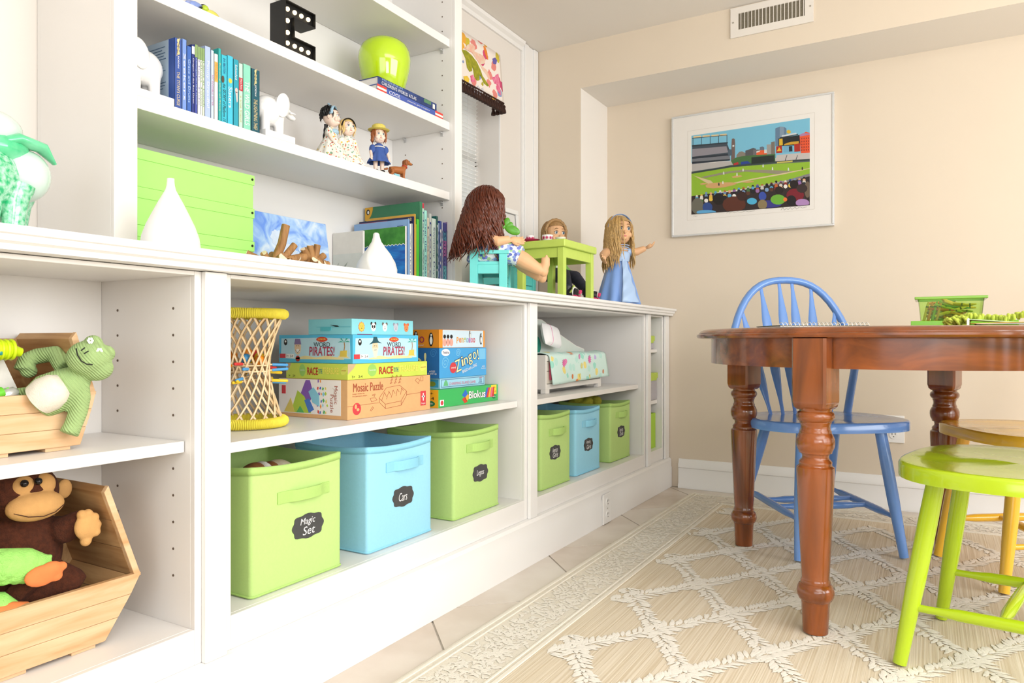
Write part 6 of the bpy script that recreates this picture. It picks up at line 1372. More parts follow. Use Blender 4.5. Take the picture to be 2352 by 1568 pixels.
# mosaic box
t, F, L_, w, d, h = game('large kraft card puzzle box with white side, bottom of the left hand stack', -1.265, 1.3545, 1.7008, -1.510, z0, .6420, K1)
text('Mosaic Puzzle', .115, .022, KR, t, F @ T(.078, h * .80, .0006)); text('hexagon wooden tiles', .045, .004, KR, t, F @ T(.040, h * .64, .0006)); text('fine geometric shapes', .055, .004, KR, t, F @ T(.045, h * .58, .0006))
hx = [(.120, .048), (.150, .074), (.205, .078), (.236, .060), (.212, .034), (.145, .030)]
ls = [hx + hx[:1], [(.120, .048), (.122, .036), (.146, .018), (.145, .030)], [(.146, .018), (.212, .022), (.236, .048), (.236, .060)], [(.212, .034), (.212, .022)]]
for k in range(5): ls.append([(.130 + k * .020, .040 + .003 * k), (.142 + k * .018, .062 + .002 * k), (.150 + k * .018, .050 + .003 * k)])
for k in range(9): x, y = .165 + (k % 3) * .018 + .003 * (k // 3), .084 + (k // 3) * .008; ls.append([(x, y), (x + .008, y + .002), (x + .005, y + .006), (x, y)])
ln(t, F, 'line_drawing', KR, ls, .0008)
ln(t, F, 'line_drawing', KR, [[(.0, .034), (.118, .036)], [(.236, .050), (.300, .052)], [(.085, .05), (.105, .05), (.112, .044), (.09, .040), (.085, .05)], [(.092, .058), (.104, .060), (.102, .054), (.092, .058)], [(.085, .018), (.094, .027), (.098, .024), (.089, .016), (.085, .018)], [(.275, .088), (.284, .094), (.296, .088), (.290, .078), (.275, .088)], [(.300, .085), (.312, .085), (.312, .097), (.300, .097), (.300, .085)]], .0007)
pr(t, F, 'round_logo', KRD, disc=(.034, .026, .0155, .0155), n=28); pr(t, F, 'leaf_mark', K1, disc=(.030, .032, .004, .006), z=.0008); pr(t, F, 'leaf_mark', K1, disc=(.038, .024, .005, .004), z=.0008)
pr(t, F, 'maker_panel', KRD, box=(.300, .325, .014, .056)); ln(t, F, 'maker_cross', WP, [[(.3125, .028), (.3125, .050)], [(.3055, .040), (.3195, .040)]], .004, .0008); text('hape', .018, .006, WP, t, F @ T(.3125, .020, .0008))
pr(t, L_, 'white_panel', mat('print_white_card', '#f8f4ef', .6, vary=.02), box=(.0, d - .022, .010, h - .0005)); W1 = .0006
for px_, c in (([(.07, .04), (.10, .098), (.115, .098), (.128, .062), (.10, .02)], '#8a5fb8'), ([(.045, .012), (.07, .070), (.095, .055), (.12, .012)], '#b9d64a'), ([(.11, .068), (.128, .080), (.148, .060), (.150, .030), (.125, .040)], '#8fd3ea'), ([(.02, .012), (.045, .05), (.06, .012)], '#e8d26a'), ([(.095, .045), (.112, .050), (.130, .022), (.112, .012)], '#4f7fd0'), ([(.066, .012), (.080, .030), (.095, .012)], '#5fb865')):
    pr(t, L_, 'mosaic_print', mat('print_m' + c[1:], c, .5, vary=.05), poly=px_, z=W1); W1 += .0001
R_ = random.Random(12); cs_ = ['#d8443a', '#3c68c8', '#5fb865', '#e8d26a', '#8a5fb8', '#f09a4a', '#8fd3ea', '#b9d64a']
for k in range(22):
    x, y = .145 + (k % 4) * .0095 + R_.uniform(-.003, .003), .016 + (k // 4) * .0155 + R_.uniform(-.003, .003); s = R_.uniform(.003, .0055); a = R_.uniform(0, 3)
    c = cs_[k % 8]; pr(t, L_, 'tile_print', mat('print_m' + c[1:], c, .5, vary=.05), poly=[(x + s * math.cos(a + q * 2 * PI / 4) * (1 if q % 2 else .6), y + s * 1.3 * math.sin(a + q * 2 * PI / 4)) for q in range(4)], z=.0007)
for s_, x in (('Mosaic', d - .038), ('Puzzle', d - .052)):
    text(s_, .046, .0115, KR, t, L_ @ T(x, .062 if s_ == 'Mosaic' else .040, .0006) @ Matrix.Rotation(-PI / 2, 4, 'Z'))
ln(t, L_, 'line_drawing', mat('print_grey_line', '#a79c94', .7), [[(.195, .080), (.20, .075), (.198, .060), (.205, .058)], [(.203, .084), (.207, .070), (.203, .058)]], .0006)
pr(t, L_, 'maker_panel', KRD, box=(.012, .026, .060, .082), z=.0012)
# race box
t, F, L_, w, d, h = game('lime green board game box resting on the kraft puzzle box', -1.268, 1.359, 1.690, -1.488, .6425, .6828, mat('box_lime', '#cfe25a', .45, vary=.03, scale=20))
DR = mat('print_deep_red', '#b8322a', .5); YP = mat('print_lemon', '#f2ea6a', .5, vary=.03); GC = mat('print_soft_green', '#9fd46a', .5, vary=.05)
for M, W_, x0 in ((F, .331, 0), (L_, .22, 0)):
    k = W_ / .331
    pr(t, M, 'corner_stripe', mat('print_tan', '#cbb28c', .6, vary=.05), poly=[(0, h * .35), (0, h * .999), (.030 * k, h * .999), (.020 * k, h * .7)])
    text('RACE', .058 * k, .020, DR, t, M @ T(.148 * k, h * .50, .0005), bold=.02); text('TO THE', .020 * k, .012, TEALP, t, M @ T(.189 * k, h * .50, .0005), bold=.01); text('TREASURE!', .085 * k, .017, YP, t, M @ T(.245 * k, h * .55, .0005), bold=.02)
    pr(t, M, 'award_seal', GC, disc=(.092 * k, h * .55, .017 * k, .016), n=24); text('Cooperative Game', .026 * k, .005, WP, t, M @ T(.092 * k, h * .55, .0006))
    pr(t, M, 'cartouche', mat('print_chartreuse', '#dfe86a', .5, vary=.06), poly=[((.312 + .017 * math.cos(a)) * k, h * .58 + .010 * math.sin(a) + .004 * math.cos(a)) for a in [q * PI / 8 for q in range(16)]]); text('peaceable', .024 * k, .004, DR, t, M @ T(.312 * k, h * .58, .0006))
    text('5+', .010 * k, .006, BLKP, t, M @ T(.020 * k, h * .18, .0005)); text('2-4', .014 * k, .006, BLKP, t, M @ T(.046 * k, h * .18, .0005))
# word pirates box
AQ = mat('box_aqua', '#57c4ee', .4, vary=.03, scale=20); SKYP = mat('print_sky', '#bfe8f8', .45, vary=.04, scale=30); SAND = mat('print_sand', '#f3e3a8', .6, vary=.05); SKN = mat('print_skin', '#eed2ae', .6)
t, F, L_, w, d, h = game('aqua board game box with pirate lettering on the lime box', -1.266, 1.375, 1.645, -1.533, .6833, .7573, AQ)
for M, W_, who in ((F, w, 1), (L_, d, 0)):
    pr(t, M, 'sky_panel', SKYP, poly=[(.008, .012), (W_ * .3, .009), (W_ - .008, .012), (W_ - .010, h - .010), (W_ * .6, h - .007), (.010, h - .009)])
    pr(t, M, 'sand_strip', SAND, poly=[(.06, .012), (.10, .019), (.14, .015), (.18, .020), (W_ - .03, .013), (W_ - .03, .010), (.06, .010)], z=.0006)
    text('WORD', .058, .012, BLKP, t, M @ T(W_ * .60, h * .66, .0007)); text('PIRATES!', .090, .024, mat('print_wine', '#b03a56', .5), t, M @ T(W_ * .60, h * .42, .0007), bold=.015, shear=.05)
    pr(t, M, 'oval_badge', mat('print_vermilion', '#d8442a', .5), disc=(W_ * .60, h * .84, .020, .0065), z=.0006, n=22); text('JUNIOR', .028, .006, YP, t, M @ T(W_ * .60, h * .84, .0008))
    pr(t, M, 'maker_mark', BLKP, disc=(.026, h * .74, .0065, .0085), z=.0006); pr(t, M, 'maker_dot', WP, disc=(.026, h * .77, .003, .003), z=.0008)
    ax = .072 if who == 0 else .085
    if who == 0:   # laughing face under a headscarf
        pr(t, M, 'cartoon_face', SKN, disc=(ax, h * .56, .012, .020), z=.0006); pr(t, M, 'cartoon_scarf', mat('print_mauve', '#8f7fb0', .5, vary=.1), poly=[(ax - .013, h * .66), (ax - .009, h * .86), (ax + .009, h * .86), (ax + .013, h * .66)], z=.0008); pr(t, M, 'cartoon_mouth', WP, disc=(ax, h * .43, .007, .005), z=.0008); ln(t, M, 'cartoon_smile', BLKP, [[(ax - .008, h * .46), (ax, h * .36), (ax + .008, h * .46)], [(ax - .006, h * .60), (ax - .002, h * .62)], [(ax + .002, h * .62), (ax + .006, h * .60)]], .0011, .001); pr(t, M, 'cartoon_coat', DR, disc=(ax, h * .15, .008, .008), z=.0006)
    else:          # bearded face under a dark tricorne
        pr(t, M, 'cartoon_face', SKN, disc=(ax, h * .56, .012, .018), z=.0006); pr(t, M, 'cartoon_beard', mat('print_beard', '#efe6d2', .6, vary=.05), poly=[(ax - .012, h * .52), (ax + .012, h * .52), (ax + .005, h * .18), (ax - .004, h * .18)], z=.0008); pr(t, M, 'cartoon_hat', mat('print_navy_teal', '#1f5562', .5), poly=[(ax - .024, h * .66), (ax - .010, h * .78), (ax - .006, h * .93), (ax + .006, h * .93), (ax + .012, h * .78), (ax + .026, h * .70), (ax + .010, h * .72), (ax - .010, h * .70)], z=.001); ln(t, M, 'cartoon_lines', BLKP, [[(ax - .006, h * .60), (ax - .002, h * .62)], [(ax + .002, h * .62), (ax + .006, h * .60)], [(ax - .005, h * .46), (ax + .005, h * .47)]], .001, .0012)
    px_ = W_ - .032; PG = mat('print_palm', '#4fb8a8', .5, vary=.1)
    ln(t, M, 'palm_trunk', mat('print_trunk', '#b08a5a', .6), [[(px_ + .002, h * .42), (px_ + .005, h * .60), (px_ + .003, h * .74)]], .003, .0006)
    for a in (.2, .9, 1.6, 2.3, 3.0): pr(t, M, 'palm_frond', PG, poly=[(px_ + .003, h * .74), (px_ + .003 + .012 * math.cos(a), h * .76 + .012 * math.sin(a)), (px_ + .003 + .022 * math.cos(a), h * .70 + .016 * math.sin(a)), (px_ + .003 + .010 * math.cos(a), h * .73 + .007 * math.sin(a))], z=.0008)
    pr(t, M, 'treasure_chest', mat('print_chest', '#e8cf5a', .5, vary=.08), poly=[(px_ - .012, h * .24), (px_ + .012, h * .24), (px_ + .013, h * .46), (px_ - .010, h * .44)], z=.0009); pr(t, M, 'island', SAND, poly=[(px_ - .020, h * .20), (px_ + .020, h * .20), (px_ + .012, h * .28), (px_ - .014, h * .28)], z=.0007)
    pr(t, M, 'red_tab', KRD, box=(.004, .026, h * .16, h * .32), z=.0007); pr(t, M, 'info_strip', WP, box=(.026, .058, h * .17, h * .31), z=.0006); text('7+  2-4', .026, .006, BLKP, t, M @ T(.042, h * .24, .0008))
# cyan card box with animal faces
t, F, L_, w, d, h = game('pale cyan card box printed with small animal faces on top of the left stack', -1.272, 1.378, 1.629, -1.425, .7578, .7985, mat('box_pale_cyan', '#8fe0ee', .45, vary=.03, scale=20))
for i, (fc, oc) in enumerate((('#f5d25a', '#ef8a4a'), ('#fdfdfb', '#22242a'), ('#fdfdfb', '#6a5f58'), ('#cfd3e2', '#9a9fb5'), ('#f0905a', '#e2653a'))):
    x = .036 + i * .046; O = mat('print_a' + oc[1:], oc, .5, vary=.05); Fc = mat('print_a' + fc[1:], fc, .5, vary=.04)
    if i == 0: pr(t, F, 'lion_mane', O, poly=[(x + (.0125 if k % 2 else .0105) * math.cos(k * PI / 10), h * .5 + (.0135 if k % 2 else .0115) * math.sin(k * PI / 10)) for k in range(20)])
    else: 
        for s in (-1, 1): pr(t, F, 'animal_ear', O, disc=(x + s * .0075, h * .5 + .009, .004, .0045))
    pr(t, F, 'animal_face', Fc, disc=(x, h * .5, .0092, .0112), z=.0007)
    if i == 1: [pr(t, F, 'eye_patch', O, disc=(x + s * .004, h * .53, .003, .004), z=.0009) for s in (-1, 1)]
    ln(t, F, 'animal_lines', BLKP, [[(x - .004, h * .54), (x - .0025, h * .54)], [(x + .0025, h * .54), (x + .004, h * .54)], [(x - .002, h * .42), (x, h * .40), (x + .002, h * .42)]], .0013, .0011)
pr(t, F, 'magenta_edge', mat('print_plum', '#8a2f6a', .5), box=(.020, .078, 0, .0018))
CY2 = mat('box_cyan_flap', '#5cc6d6', .5, vary=.03)
MB(L_).box(.03, d - .004, h * .48, h * .50, 0, .0012).prism([(.045, h * .22), (.075, h * .22), (.082, h * .30), (.082, h * .48), (.045, h * .48)], 0, .0014).build('tuck_flap', CY2, t, w=True)
MB(L_).prism([(.080, h * .62), (.104, h * .58), (.110, h * .50), (.098, h * .50)], 0, .0016).build('torn_edge', BLKP, t, w=True)
# right hand stack
t, F, L_, w, d, h = game('green block game box at the bottom of the right hand stack', -1.265, 1.7415, 2.083, -1.485, z0, .5950, mat('box_green', '#3fbb63', .4, vary=.03, scale=20))
AM = mat('print_amber2', '#f6b526', .5, vary=.03); pr(t, L_, 'amber_side', AM, box=(0, d, 0, h)); text('5+', .022, .009, BLKP, t, L_ @ T(d - .030, h * .80, .0006)); text('2-4', .030, .009, BLKP, t, L_ @ T(d - .030, h * .52, .0006)); pr(t, L_, 'green_oval', mat('print_forest', '#1f7a4a', .5), disc=(d - .032, h * .22, .020, .009), z=.0006); text('family', .026, .006, WP, t, L_ @ T(d - .032, h * .22, .0008))
for poly, c in (([(.125, .030), (.145, .048), (.158, .032), (.142, .022)], '#2f6fd0'), ([(.142, .022), (.158, .032), (.172, .022), (.152, .010)], '#f2b83a'), ([(.125, .018), (.142, .024), (.156, .008), (.140, .004)], '#d8442a')): pr(t, F, 'block_print', mat('print_b' + c[1:], c, .4), poly=poly)
text('Blokus', .098, .024, BLKP, t, F @ T(.212, h * .52, .0005), bold=.05); text('Blokus', .098, .024, WP, t, F @ T(.2115, h * .53, .0008), bold=.02)
for k, c in enumerate(('#3c68c8', '#d8342a', '#f2b83a', '#e8648a', '#d8342a')): pr(t, F, 'block_stripe', mat('print_b' + c[1:], c, .4), poly=[(.255 + k * .012, .014), (.270 + k * .010, .046), (.281 + k * .009, .046), (.266 + k * .012, .014)], z=.0006 + k * .0001)
pr(t, F, 'amber_tab', mat('print_lemon2', '#f6dc3a', .5), box=(.298, .332, .022, h - .0005)); text('5+', .012, .008, KRD, t, F @ T(.318, .044, .0006)); text('2-4', .016, .008, KRD, t, F @ T(.318, .031, .0006)); pr(t, F, 'green_oval', mat('print_forest', '#1f7a4a', .5), disc=(.316, .014, .012, .007)); text('family', .018, .005, WP, t, F @ T(.316, .014, .0007))
pr(t, F, 'maker_square', WP, box=(.008, .028, .005, .023)); pr(t, F, 'maker_mark', KRD, disc=(.018, .014, .007, .007), z=.0007)
t, F, L_, w, d, h = game('slim pale blue board game box between the green and the bright blue one', -1.285, 1.778, 2.032, -1.485, .5955, .6278, mat('box_pale_blue', '#a5dcf5', .4, vary=.03, scale=20))
ln(t, F, 'border_line', NAVYP, [[(.006, .005), (w - .006, .005), (w - .006, h - .005), (.006, h - .005), (.006, .005)]], .0012); text('CHARMING ISLAND GAME', .150, .009, mat('print_rose', '#e88aa8', .5), t, F @ T(w * .48, h * .42, .0005)); pr(t, F, 'tree_print', mat('print_tree', '#6fc48a', .5, vary=.1), poly=[(.018, .008), (.042, .008), (.038, .020), (.030, .027), (.022, .020)]); ln(t, F, 'ship_print', NAVYP, [[(w - .040, .010), (w - .016, .010)], [(w - .030, .010), (w - .030, .024)], [(w - .022, .010), (w - .022, .022)]], .0015); text('GAME', .018, .004, KRD, t, F @ T(w - .026, h * .80, .0005))
pr(t, L_, 'picture_side', mat('print_ocean', '#3fa3d0', .5, vary=.08), box=(.02, d - .006, .004, h - .004)); pr(t, L_, 'island_print', mat('print_olive2', '#8a9a3a', .5, vary=.2), disc=(d - .030, h * .45, .014, .008), z=.0006)
BLB = mat('box_bright_blue', '#4aa8e6', .4, vary=.03, scale=20)
t, F, L_, w, d, h = game('bright blue bingo game box with yellow outlined lettering', -1.280, 1.767, 2.0335, -1.490, .6283, .7200, BLB)
SW = mat('print_swirl', '#7cc6f0', .5)
for (cx_, cy_, r_) in ((.030, .045, .020), (.100, .076, .013)): ln(t, F, 'swirl', SW, [[(cx_ + r_ * (1 - q / 26) * math.cos(q * .55), cy_ + r_ * (1 - q / 26) * math.sin(q * .55)) for q in range(26)]], .0028)
pr(t, L_, 'deep_side', mat('print_deep_blue', '#2b6fb5', .5, vary=.03), box=(0, d, 0, h)); ln(t, L_, 'swirl', mat('print_swirl_dark', '#3f86c6', .5), [[(d - .022 + .014 * (1 - q / 26) * math.cos(q * .55), h * .82 + .014 * (1 - q / 26) * math.sin(q * .55)) for q in range(26)]], .0022, .0007)
YK = mat('print_cream_yellow', '#f4eeb0', .5); OL = mat('print_outline_navy', '#23508a', .5)
for i, (ch, x, y, hh) in enumerate((('Z', .098, .036, .038), ('i', .122, .049, .030), ('n', .142, .050, .022), ('g', .168, .054, .034), ('o', .193, .066, .024), ('!', .213, .070, .034))):
    ww = {'i': .010, '!': .007, 'Z': .030}.get(ch, .022); A = Matrix.Rotation(.25, 4, 'Z')
    text(ch, ww + .004, hh + .004, OL, t, F @ T(x, y, .0006) @ A, bold=.03); text(ch, ww, hh, YK, t, F @ T(x, y, .0010) @ A)
text('BINGO with a ZING', .085, .010, WP, t, F @ T(.165, .026, .0006) @ Matrix.Rotation(.25, 4, 'Z')); pr(t, F, 'red_seal', KRD, disc=(.073, .030, .018, .017), z=.0007, n=26); text('award', .024, .006, WP, t, F @ T(.073, .031, .001)); pr(t, F, 'maker_oval', WP, disc=(.033, .078, .022, .011), z=.0006, n=24); text('ThinkFun', .034, .008, NAVYP, t, F @ T(.033, .078, .0009)); pr(t, F, 'info_panel', SW, box=(w - .045, w - .006, .054, .088)); text('AGES\n4 and up', .026, .012, WP, t, F @ T(w - .020, .026, .0006))
text('o!', .055, .044, YK, t, L_ @ T(d - .075, h * .60, .0008)); text('AGES\n4 and up', .034, .014, WP, t, L_ @ T(d - .026, h * .18, .0007))
OB = mat('box_orange', '#f59a2a', .4, vary=.03, scale=20)
t, F, L_, w, d, h = game('orange and pale blue game box with penguins on top of the right stack', -1.285, 1.773, 2.031, -1.480, .7205, .7765, OB)
pr(t, F, 'ice_panel', mat('print_icy', '#d6ecfa', .45, vary=.03), box=(.018, w - .010, .001, h - .001)); 
for i, (ch, c) in enumerate(zip('Pengoloo', ('#f2a23a', '#e88a3a', '#e8b04a', '#a9c46a', '#8fb8d8', '#b08ac8', '#d86a8a', '#c8404a'))): text(ch, .011, .016 if ch != 'P' else .020, mat('print_l' + c[1:], c, .5), t, F @ T(.098 + i * .0135, h * .42, .0006), bold=.02)
for x in (.028, .046, .064): pr(t, F, 'child_print', mat('print_child', '#f0b0a0', .5, vary=.15), disc=(x, h * .30, .010, .012), z=.0006); pr(t, F, 'child_hair', BLKP, disc=(x, h * .62, .007, .006), z=.0008)
def pen(M, x, y, s):
    pr(t, M, 'penguin_print', BLKP, disc=(x, y, .008 * s, .020 * s), z=.0009); pr(t, M, 'penguin_belly', WP, disc=(x + .0005, y - .003 * s, .005 * s, .012 * s), z=.0011); pr(t, M, 'penguin_face', WP, disc=(x + .001, y + .013 * s, .003 * s, .003 * s), z=.0011)
pen(F, w - .024, h * .50, .95); pen(F, .168, h * .72, .7); pen(L_, d - .030, h * .46, 1.05); pen(L_, d - .088, h * .60, .9)
text('oo', .040, .020, mat('print_berry', '#a8325a', .5), t, L_ @ T(d - .075, h * .45, .0012)); text('memory game!', .034, .006, WP, t, L_ @ T(d - .075, h * .14, .0007))

# ---------------------------------------------------------------- doll bed in the third cabinet
bw = mat('bed_white_paint', '#f6f3ee', .4, vary=.02); by0_, by1_ = 2.462, 3.005; bz = .5375; bx1, bx0 = -1.280, -1.372
bd = thing('doll_bed', 'white wooden doll daybed with curved back on the cabinet shelf', 'doll bed', ((bx0 + bx1) / 2, 2.73, bz))
for y in (by0_, by1_ - .012): MB().box(bx0, bx1, y, y + .012, bz + .016, bz + .150).build('end_panel', bw, bd, w=True, bevel=.001)
MB().box(bx1 - .012, bx1, by0_ + .012, by1_ - .012, bz + .016, bz + .036).build('base_rail', bw, bd, w=True, bevel=.001); MB().box(bx1 - .012, bx1, by0_ + .012, by1_ - .012, bz + .126, bz + .146).build('top_rail', bw, bd, w=True, bevel=.001)
MB().box(bx1 - .010, bx1 - .003, by0_ + .012, by1_ - .012, bz + .038, bz + .124).build('drawer', mat('bed_cream_drawer', '#f1e9db', .5, vary=.02), bd, w=True, bevel=.001)
MB().box(bx1 - .004, bx1 - .0025, by0_ + .012, by0_ + .05, bz + .0855, bz + .0875).build('drawer_gap', HOLE, bd, w=True)
for x in (bx0, bx1 - .022):
    for y in (by0_, by1_ - .034): MB().box(x, x + .022, y, y + .034, bz, bz + .016).build('foot', bw, bd, w=True, bevel=.001)
cur = [(by0_, .275), (by0_ + .06, .292), (by0_ + .13, .288), (by0_ + .19, .268), (by0_ + .26, .240), (by0_ + .38, .204), (by0_ + .46, .180), (by1_, .165)]
MB().prism([(by0_, bz + .016)] + [(y, bz + z) for y, z in cur] + [(by1_, bz + .016)], bx0 - .002, bx0 + .010, M=Matrix(((0, 0, 1, 0), (1, 0, 0, 0), (0, 1, 0, 0), (0, 0, 0, 1)))).build('back_panel', mat('bed_back_pale', '#dfe9e2', .5, vary=.02), bd, w=True)
MB().tube([(bx0 + .004, y, bz + z) for y, z in cur], .0055, 8).build('curved_rim', bw, bd, w=True, smooth=50)
MB().box(bx0 + .014, bx1 - .014, by0_ + .014, by1_ - .014, bz + .095, bz + .142).build('mattress', PAPER, bd, w=True, bevel=.008)
QM = floral('quilt_print', '#d9f5ee', ['#ef8fc0', '#a6ead8', '#c4f0e6', '#f6e58a', '#a6ead8', '#f29a5c', '#b9ece0', '#c9b6ea'], 22, .34)
qt = thing('doll_quilt', 'pale aqua flower print quilt draped over the doll bed front', 'quilt', (-1.28, 2.73, bz + .08))
def qf(u, v):
    y = by0_ + .018 + (by1_ - by0_ + .012) * u + .022 * max(0, v - .5) * (1 if u < .5 else .6); w_ = .004 * math.sin(u * 14)
    if v < .45: q = v / .45; return (bx0 + .012 + (bx1 + .008 - bx0 - .012) * q, y, bz + .148 + .010 * math.sin(q * PI) + w_ * .4)
    q = (v - .45) / .55; return (bx1 + .008 + .010 * q + w_ * q, y, bz + .148 - (.102 + .012 * (1 - u)) * q)
MB().grid(qf, 34, 20).build('cloth', QM, qt, w=True, smooth=80, solid=.004)
R_ = random.Random(2)
for (u, v, c, s) in ((.20, .62, '#f07ab8', .034), (.66, .58, '#f07ab8', .038), (.33, .90, '#f2935a', .020), (.90, .88, '#f2935a', .018), (.36, .42, '#f2935a', .018), (.48, .50, '#e89ac8', .022), (.50, .70, '#f6ec9a', .026), (.45, .90, '#f6ec9a', .018), (.62, .94, '#f6ec9a', .016)):
    c0 = Vector(qf(u, v)); m_ = MB(frame(c0 + Vector((.0025, 0, .0012)), (0, 1, 0), (0 if v > .45 else -1, 0, 1 if v > .45 else .02)))
    n = 11; m_.prism([((s * (.5 if k % 2 == 0 else .22)) * math.cos(k * PI / n), (s * (.55 if k % 2 == 0 else .25)) * math.sin(k * PI / n)) for k in range(2 * n)], 0, .0015)
    m_.build('flower_print', mat('quilt_' + c[1:], c, .9, vary=.15, scale=150), qt, w=True)
t = thing('pink_doll_blanket', 'pink cloth hanging below the quilt corner', 'blanket', (bx1 + .003, by0_ + .05, bz + .08)); MB().box(bx1 + .0015, bx1 + .0055, by0_ + .030, by0_ + .070, bz + .052, bz + .135).build('cloth', mat('cloth_rose', '#e8607e', .9, vary=.1, scale=80), t, w=True, bevel=.001)
pw_ = thing('doll_pillow', 'white doll pillow with pink piping leaning at the bed head', 'pillow', (-1.34, 2.60, bz + .15))
PM = frame((-1.325, 2.5985, 0.7629), (-.10, 1, -.12), (-.25, .10, 1)); LW, LH = .175, .092
def pf(sg):
    def f(u, v): a, b_ = 2 * u - 1, 2 * v - 1; k = max(0, (1 - a ** 4) * (1 - b_ ** 4)) ** .5; return PM @ Vector((a * LW / 2 * (1 - .05 * b_ * b_), b_ * LH / 2 * (1 - .06 * a * a), sg * .020 * k))
    return f
b = MB().grid(pf(1), 18, 14); k0 = MB().grid(lambda u, v: pf(-1)(1 - u, v), 18, 14); b.add(k0.v, k0.f); b.build('pillow', mat('pillow_white', '#fdfdff', .9, vary=.02), pw_, w=True, smooth=80)
MB().tube([PM @ Vector((-.035 * LW / .165, (q - .5) * LH * .96, 0.0205 * max(.02, (1 - (2 * q - 1) ** 4)) ** .5)) for q in [k / 14 for k in range(15)]], .0012, 6).build('piping', mat('piping_pink', '#f0a8cc', .8), pw_, w=True)
t = thing('teal_cloth', 'dark teal cloth behind the doll pillow', 'cloth', (-1.345, 2.50, bz + .15)); MB().ell((-1.352, 2.515, bz + .185), (.012, .04, .042), 16, 10).build('cloth', mat('cloth_teal', '#1f8a76', .9, vary=.25, scale=60), t, w=True, smooth=70)

# ---------------------------------------------------------------- narrow cabinet contents
LB = mat('storage_lime', '#b5e23c', .5, vary=.03)
def lid_bin(label, y0, y1, x1, z0, zl, z1):
    t = thing('lidded_bin', label, 'bin', (x1 - .06, (y0 + y1) / 2, z0)); MB().box(x1 - .13, x1 - .004, y0 + .004, y1 - .004, z0, zl).build('tub', CLB, t, w=True, bevel=.004); MB().box(x1 - .134, x1, y0, y1, zl, z1).build('lid', LDG, t, w=True, bevel=.003)
    MB().box(x1 - .001, x1 + .004, y0 + .03, y1 - .03, zl - .010, z1 - .004).build('clip', LDG, t, w=True, bevel=.0015)
CLB = clear('clear_plastic_lilac', '#efeaf2', .45, .1); LDG = mat('lid_yellow_green', '#c3dc4a', .4, vary=.04)
lid_bin('clear bin with lime lid on the top shelf of the narrow cabinet', 3.36, 3.496, -1.196, .7015, .742, .769)
lid_bin('clear bin with yellow green lid on the middle shelf of the narrow cabinet', 3.36, 3.508, -1.184, .4475, .556, .584)
t = thing('file_box', 'tall lime green file box standing at the bottom of the narrow cabinet', 'box', (-1.28, 3.43, .2065)); b = MB(); fy0, fy1, fz, fx = 3.40, 3.506, .380, -1.197
b.box(fx - .2, fx, fy0, fy0 + .003, .2065, fz).box(fx - .2, fx, fy1 - .003, fy1, .2065, fz).box(fx - .003, fx, fy0 + .003, fy1 - .003, .2065, fz).box(fx - .2, fx - .197, fy0 + .003, fy1 - .003, .2065, fz).box(fx - .197, fx - .003, fy0 + .003, fy1 - .003, .2065, .21); b.build('box', LB, t, w=True)

# ---------------------------------------------------------------- framed print on the alcove wall
pf_ = thing('framed_print', 'large white matted print of a ball park in thin silver frame', 'picture', (-.753, YB, 1.27))
SIL = mat('silver_frame', '#eceff1', .25, metal=.45, vary=.02)
fx0, fx1, fz0, fz1 = -1.132, -.374, 1.269, 1.878; w_ = .009
for bx_ in ((fx0, fx1, fz0, fz0 + w_), (fx0, fx1, fz1 - w_, fz1), (fx0, fx0 + w_, fz0 + w_, fz1 - w_), (fx1 - w_, fx1, fz0 + w_, fz1 - w_)):
    MB().box(bx_[0], bx_[1], YB - .026, YB - .0005, bx_[2], bx_[3]).build('frame_rail', SIL, pf_, w=True, bevel=.0015)
MAT_ = mat('mat_board_ivory', '#fbf7f1', .8, vary=.01)
MB().box(fx0 + w_, fx1 - w_, YB - .0215, YB - .004, fz0 + w_, fz1 - w_).build('mat_board', MAT_, pf_, w=True)
YP0 = YB - .0215
PM2 = Matrix(((1, 0, 0, 0), (0, 0, -1, YP0), (0, 1, 0, 0), (0, 0, 0, 1)))
PC_ = {}
def pc_(h): return mat('print_p' + h[1:], h, .75, vary=.0)
LVL = [0.0]
def AP(s):                                  # tenths of a millimetre from the frame's lower corner
    q = [int(k) for k in s.split()]; return [(fx0 + q[i] / 1e4, fz0 + q[i + 1] / 1e4) for i in range(0, len(q), 2)]
def art(nm, h, pts, lvl=None):
    LVL[0] += .000012; z = .0006 + LVL[0]; MB(PM2).prism(pts, 0, z).build(nm, h if not isinstance(h, str) else pc_(h), pf_, w=True)
ln_ = mat('mat_bevel_line', '#ded7cd', .8)
MB(PM2).line(AP('820 5274 6758 5272 6744 818 792 794 820 5274'), .0012, 0, .0004).build('mat_bevel', ln_, pf_, w=True)
art('sky', '#86cbe6', AP('1017 5022 6543 5050 6543 3277 1017 3659'))
art('field_grass', '#9cc63c', AP('1017 3158 2959 3254 6543 3031 6543 2404 4007 2112 1017 1988'))
art('warning_track', '#5f6a6a', AP('1017 3224 3065 3295 5025 3200 6543 3123 6543 3020 5025 3116 3065 3208 1017 3130'))
art('outfield_wall', '#3d4a4c', AP('1017 3185 2959 3308 4975 3244 6543 3174 6543 3082 4975 3154 2959 3200 1017 3113'))
art('upper_deck', '#4a5560', AP('1057 4544 2799 4440 2788 4361 2906 4019 2932 3799 1045 3905'))
art('upper_seats', '#9c98a0', AP('1057 4349 2746 4258 2826 3948 1057 3960'))
art('mid_deck', '#7f8289', AP('1045 3878 2906 3791 2932 3555 1045 3588'))
art('lower_seats', '#c4c0bd', AP('1045 3588 2959 3514 3118 3315 1045 3221'))
art('deck_shadow', '#333a44', AP('1045 3961 2906 3867 2906 3791 1045 3855')); art('deck_shadow', '#333a44', AP('1045 3711 2906 3613 2906 3542 1045 3611'))
art('floodlight_bank', '#f3d9a4', AP('1113 4981 1503 4958 1503 4859 1113 4881'))
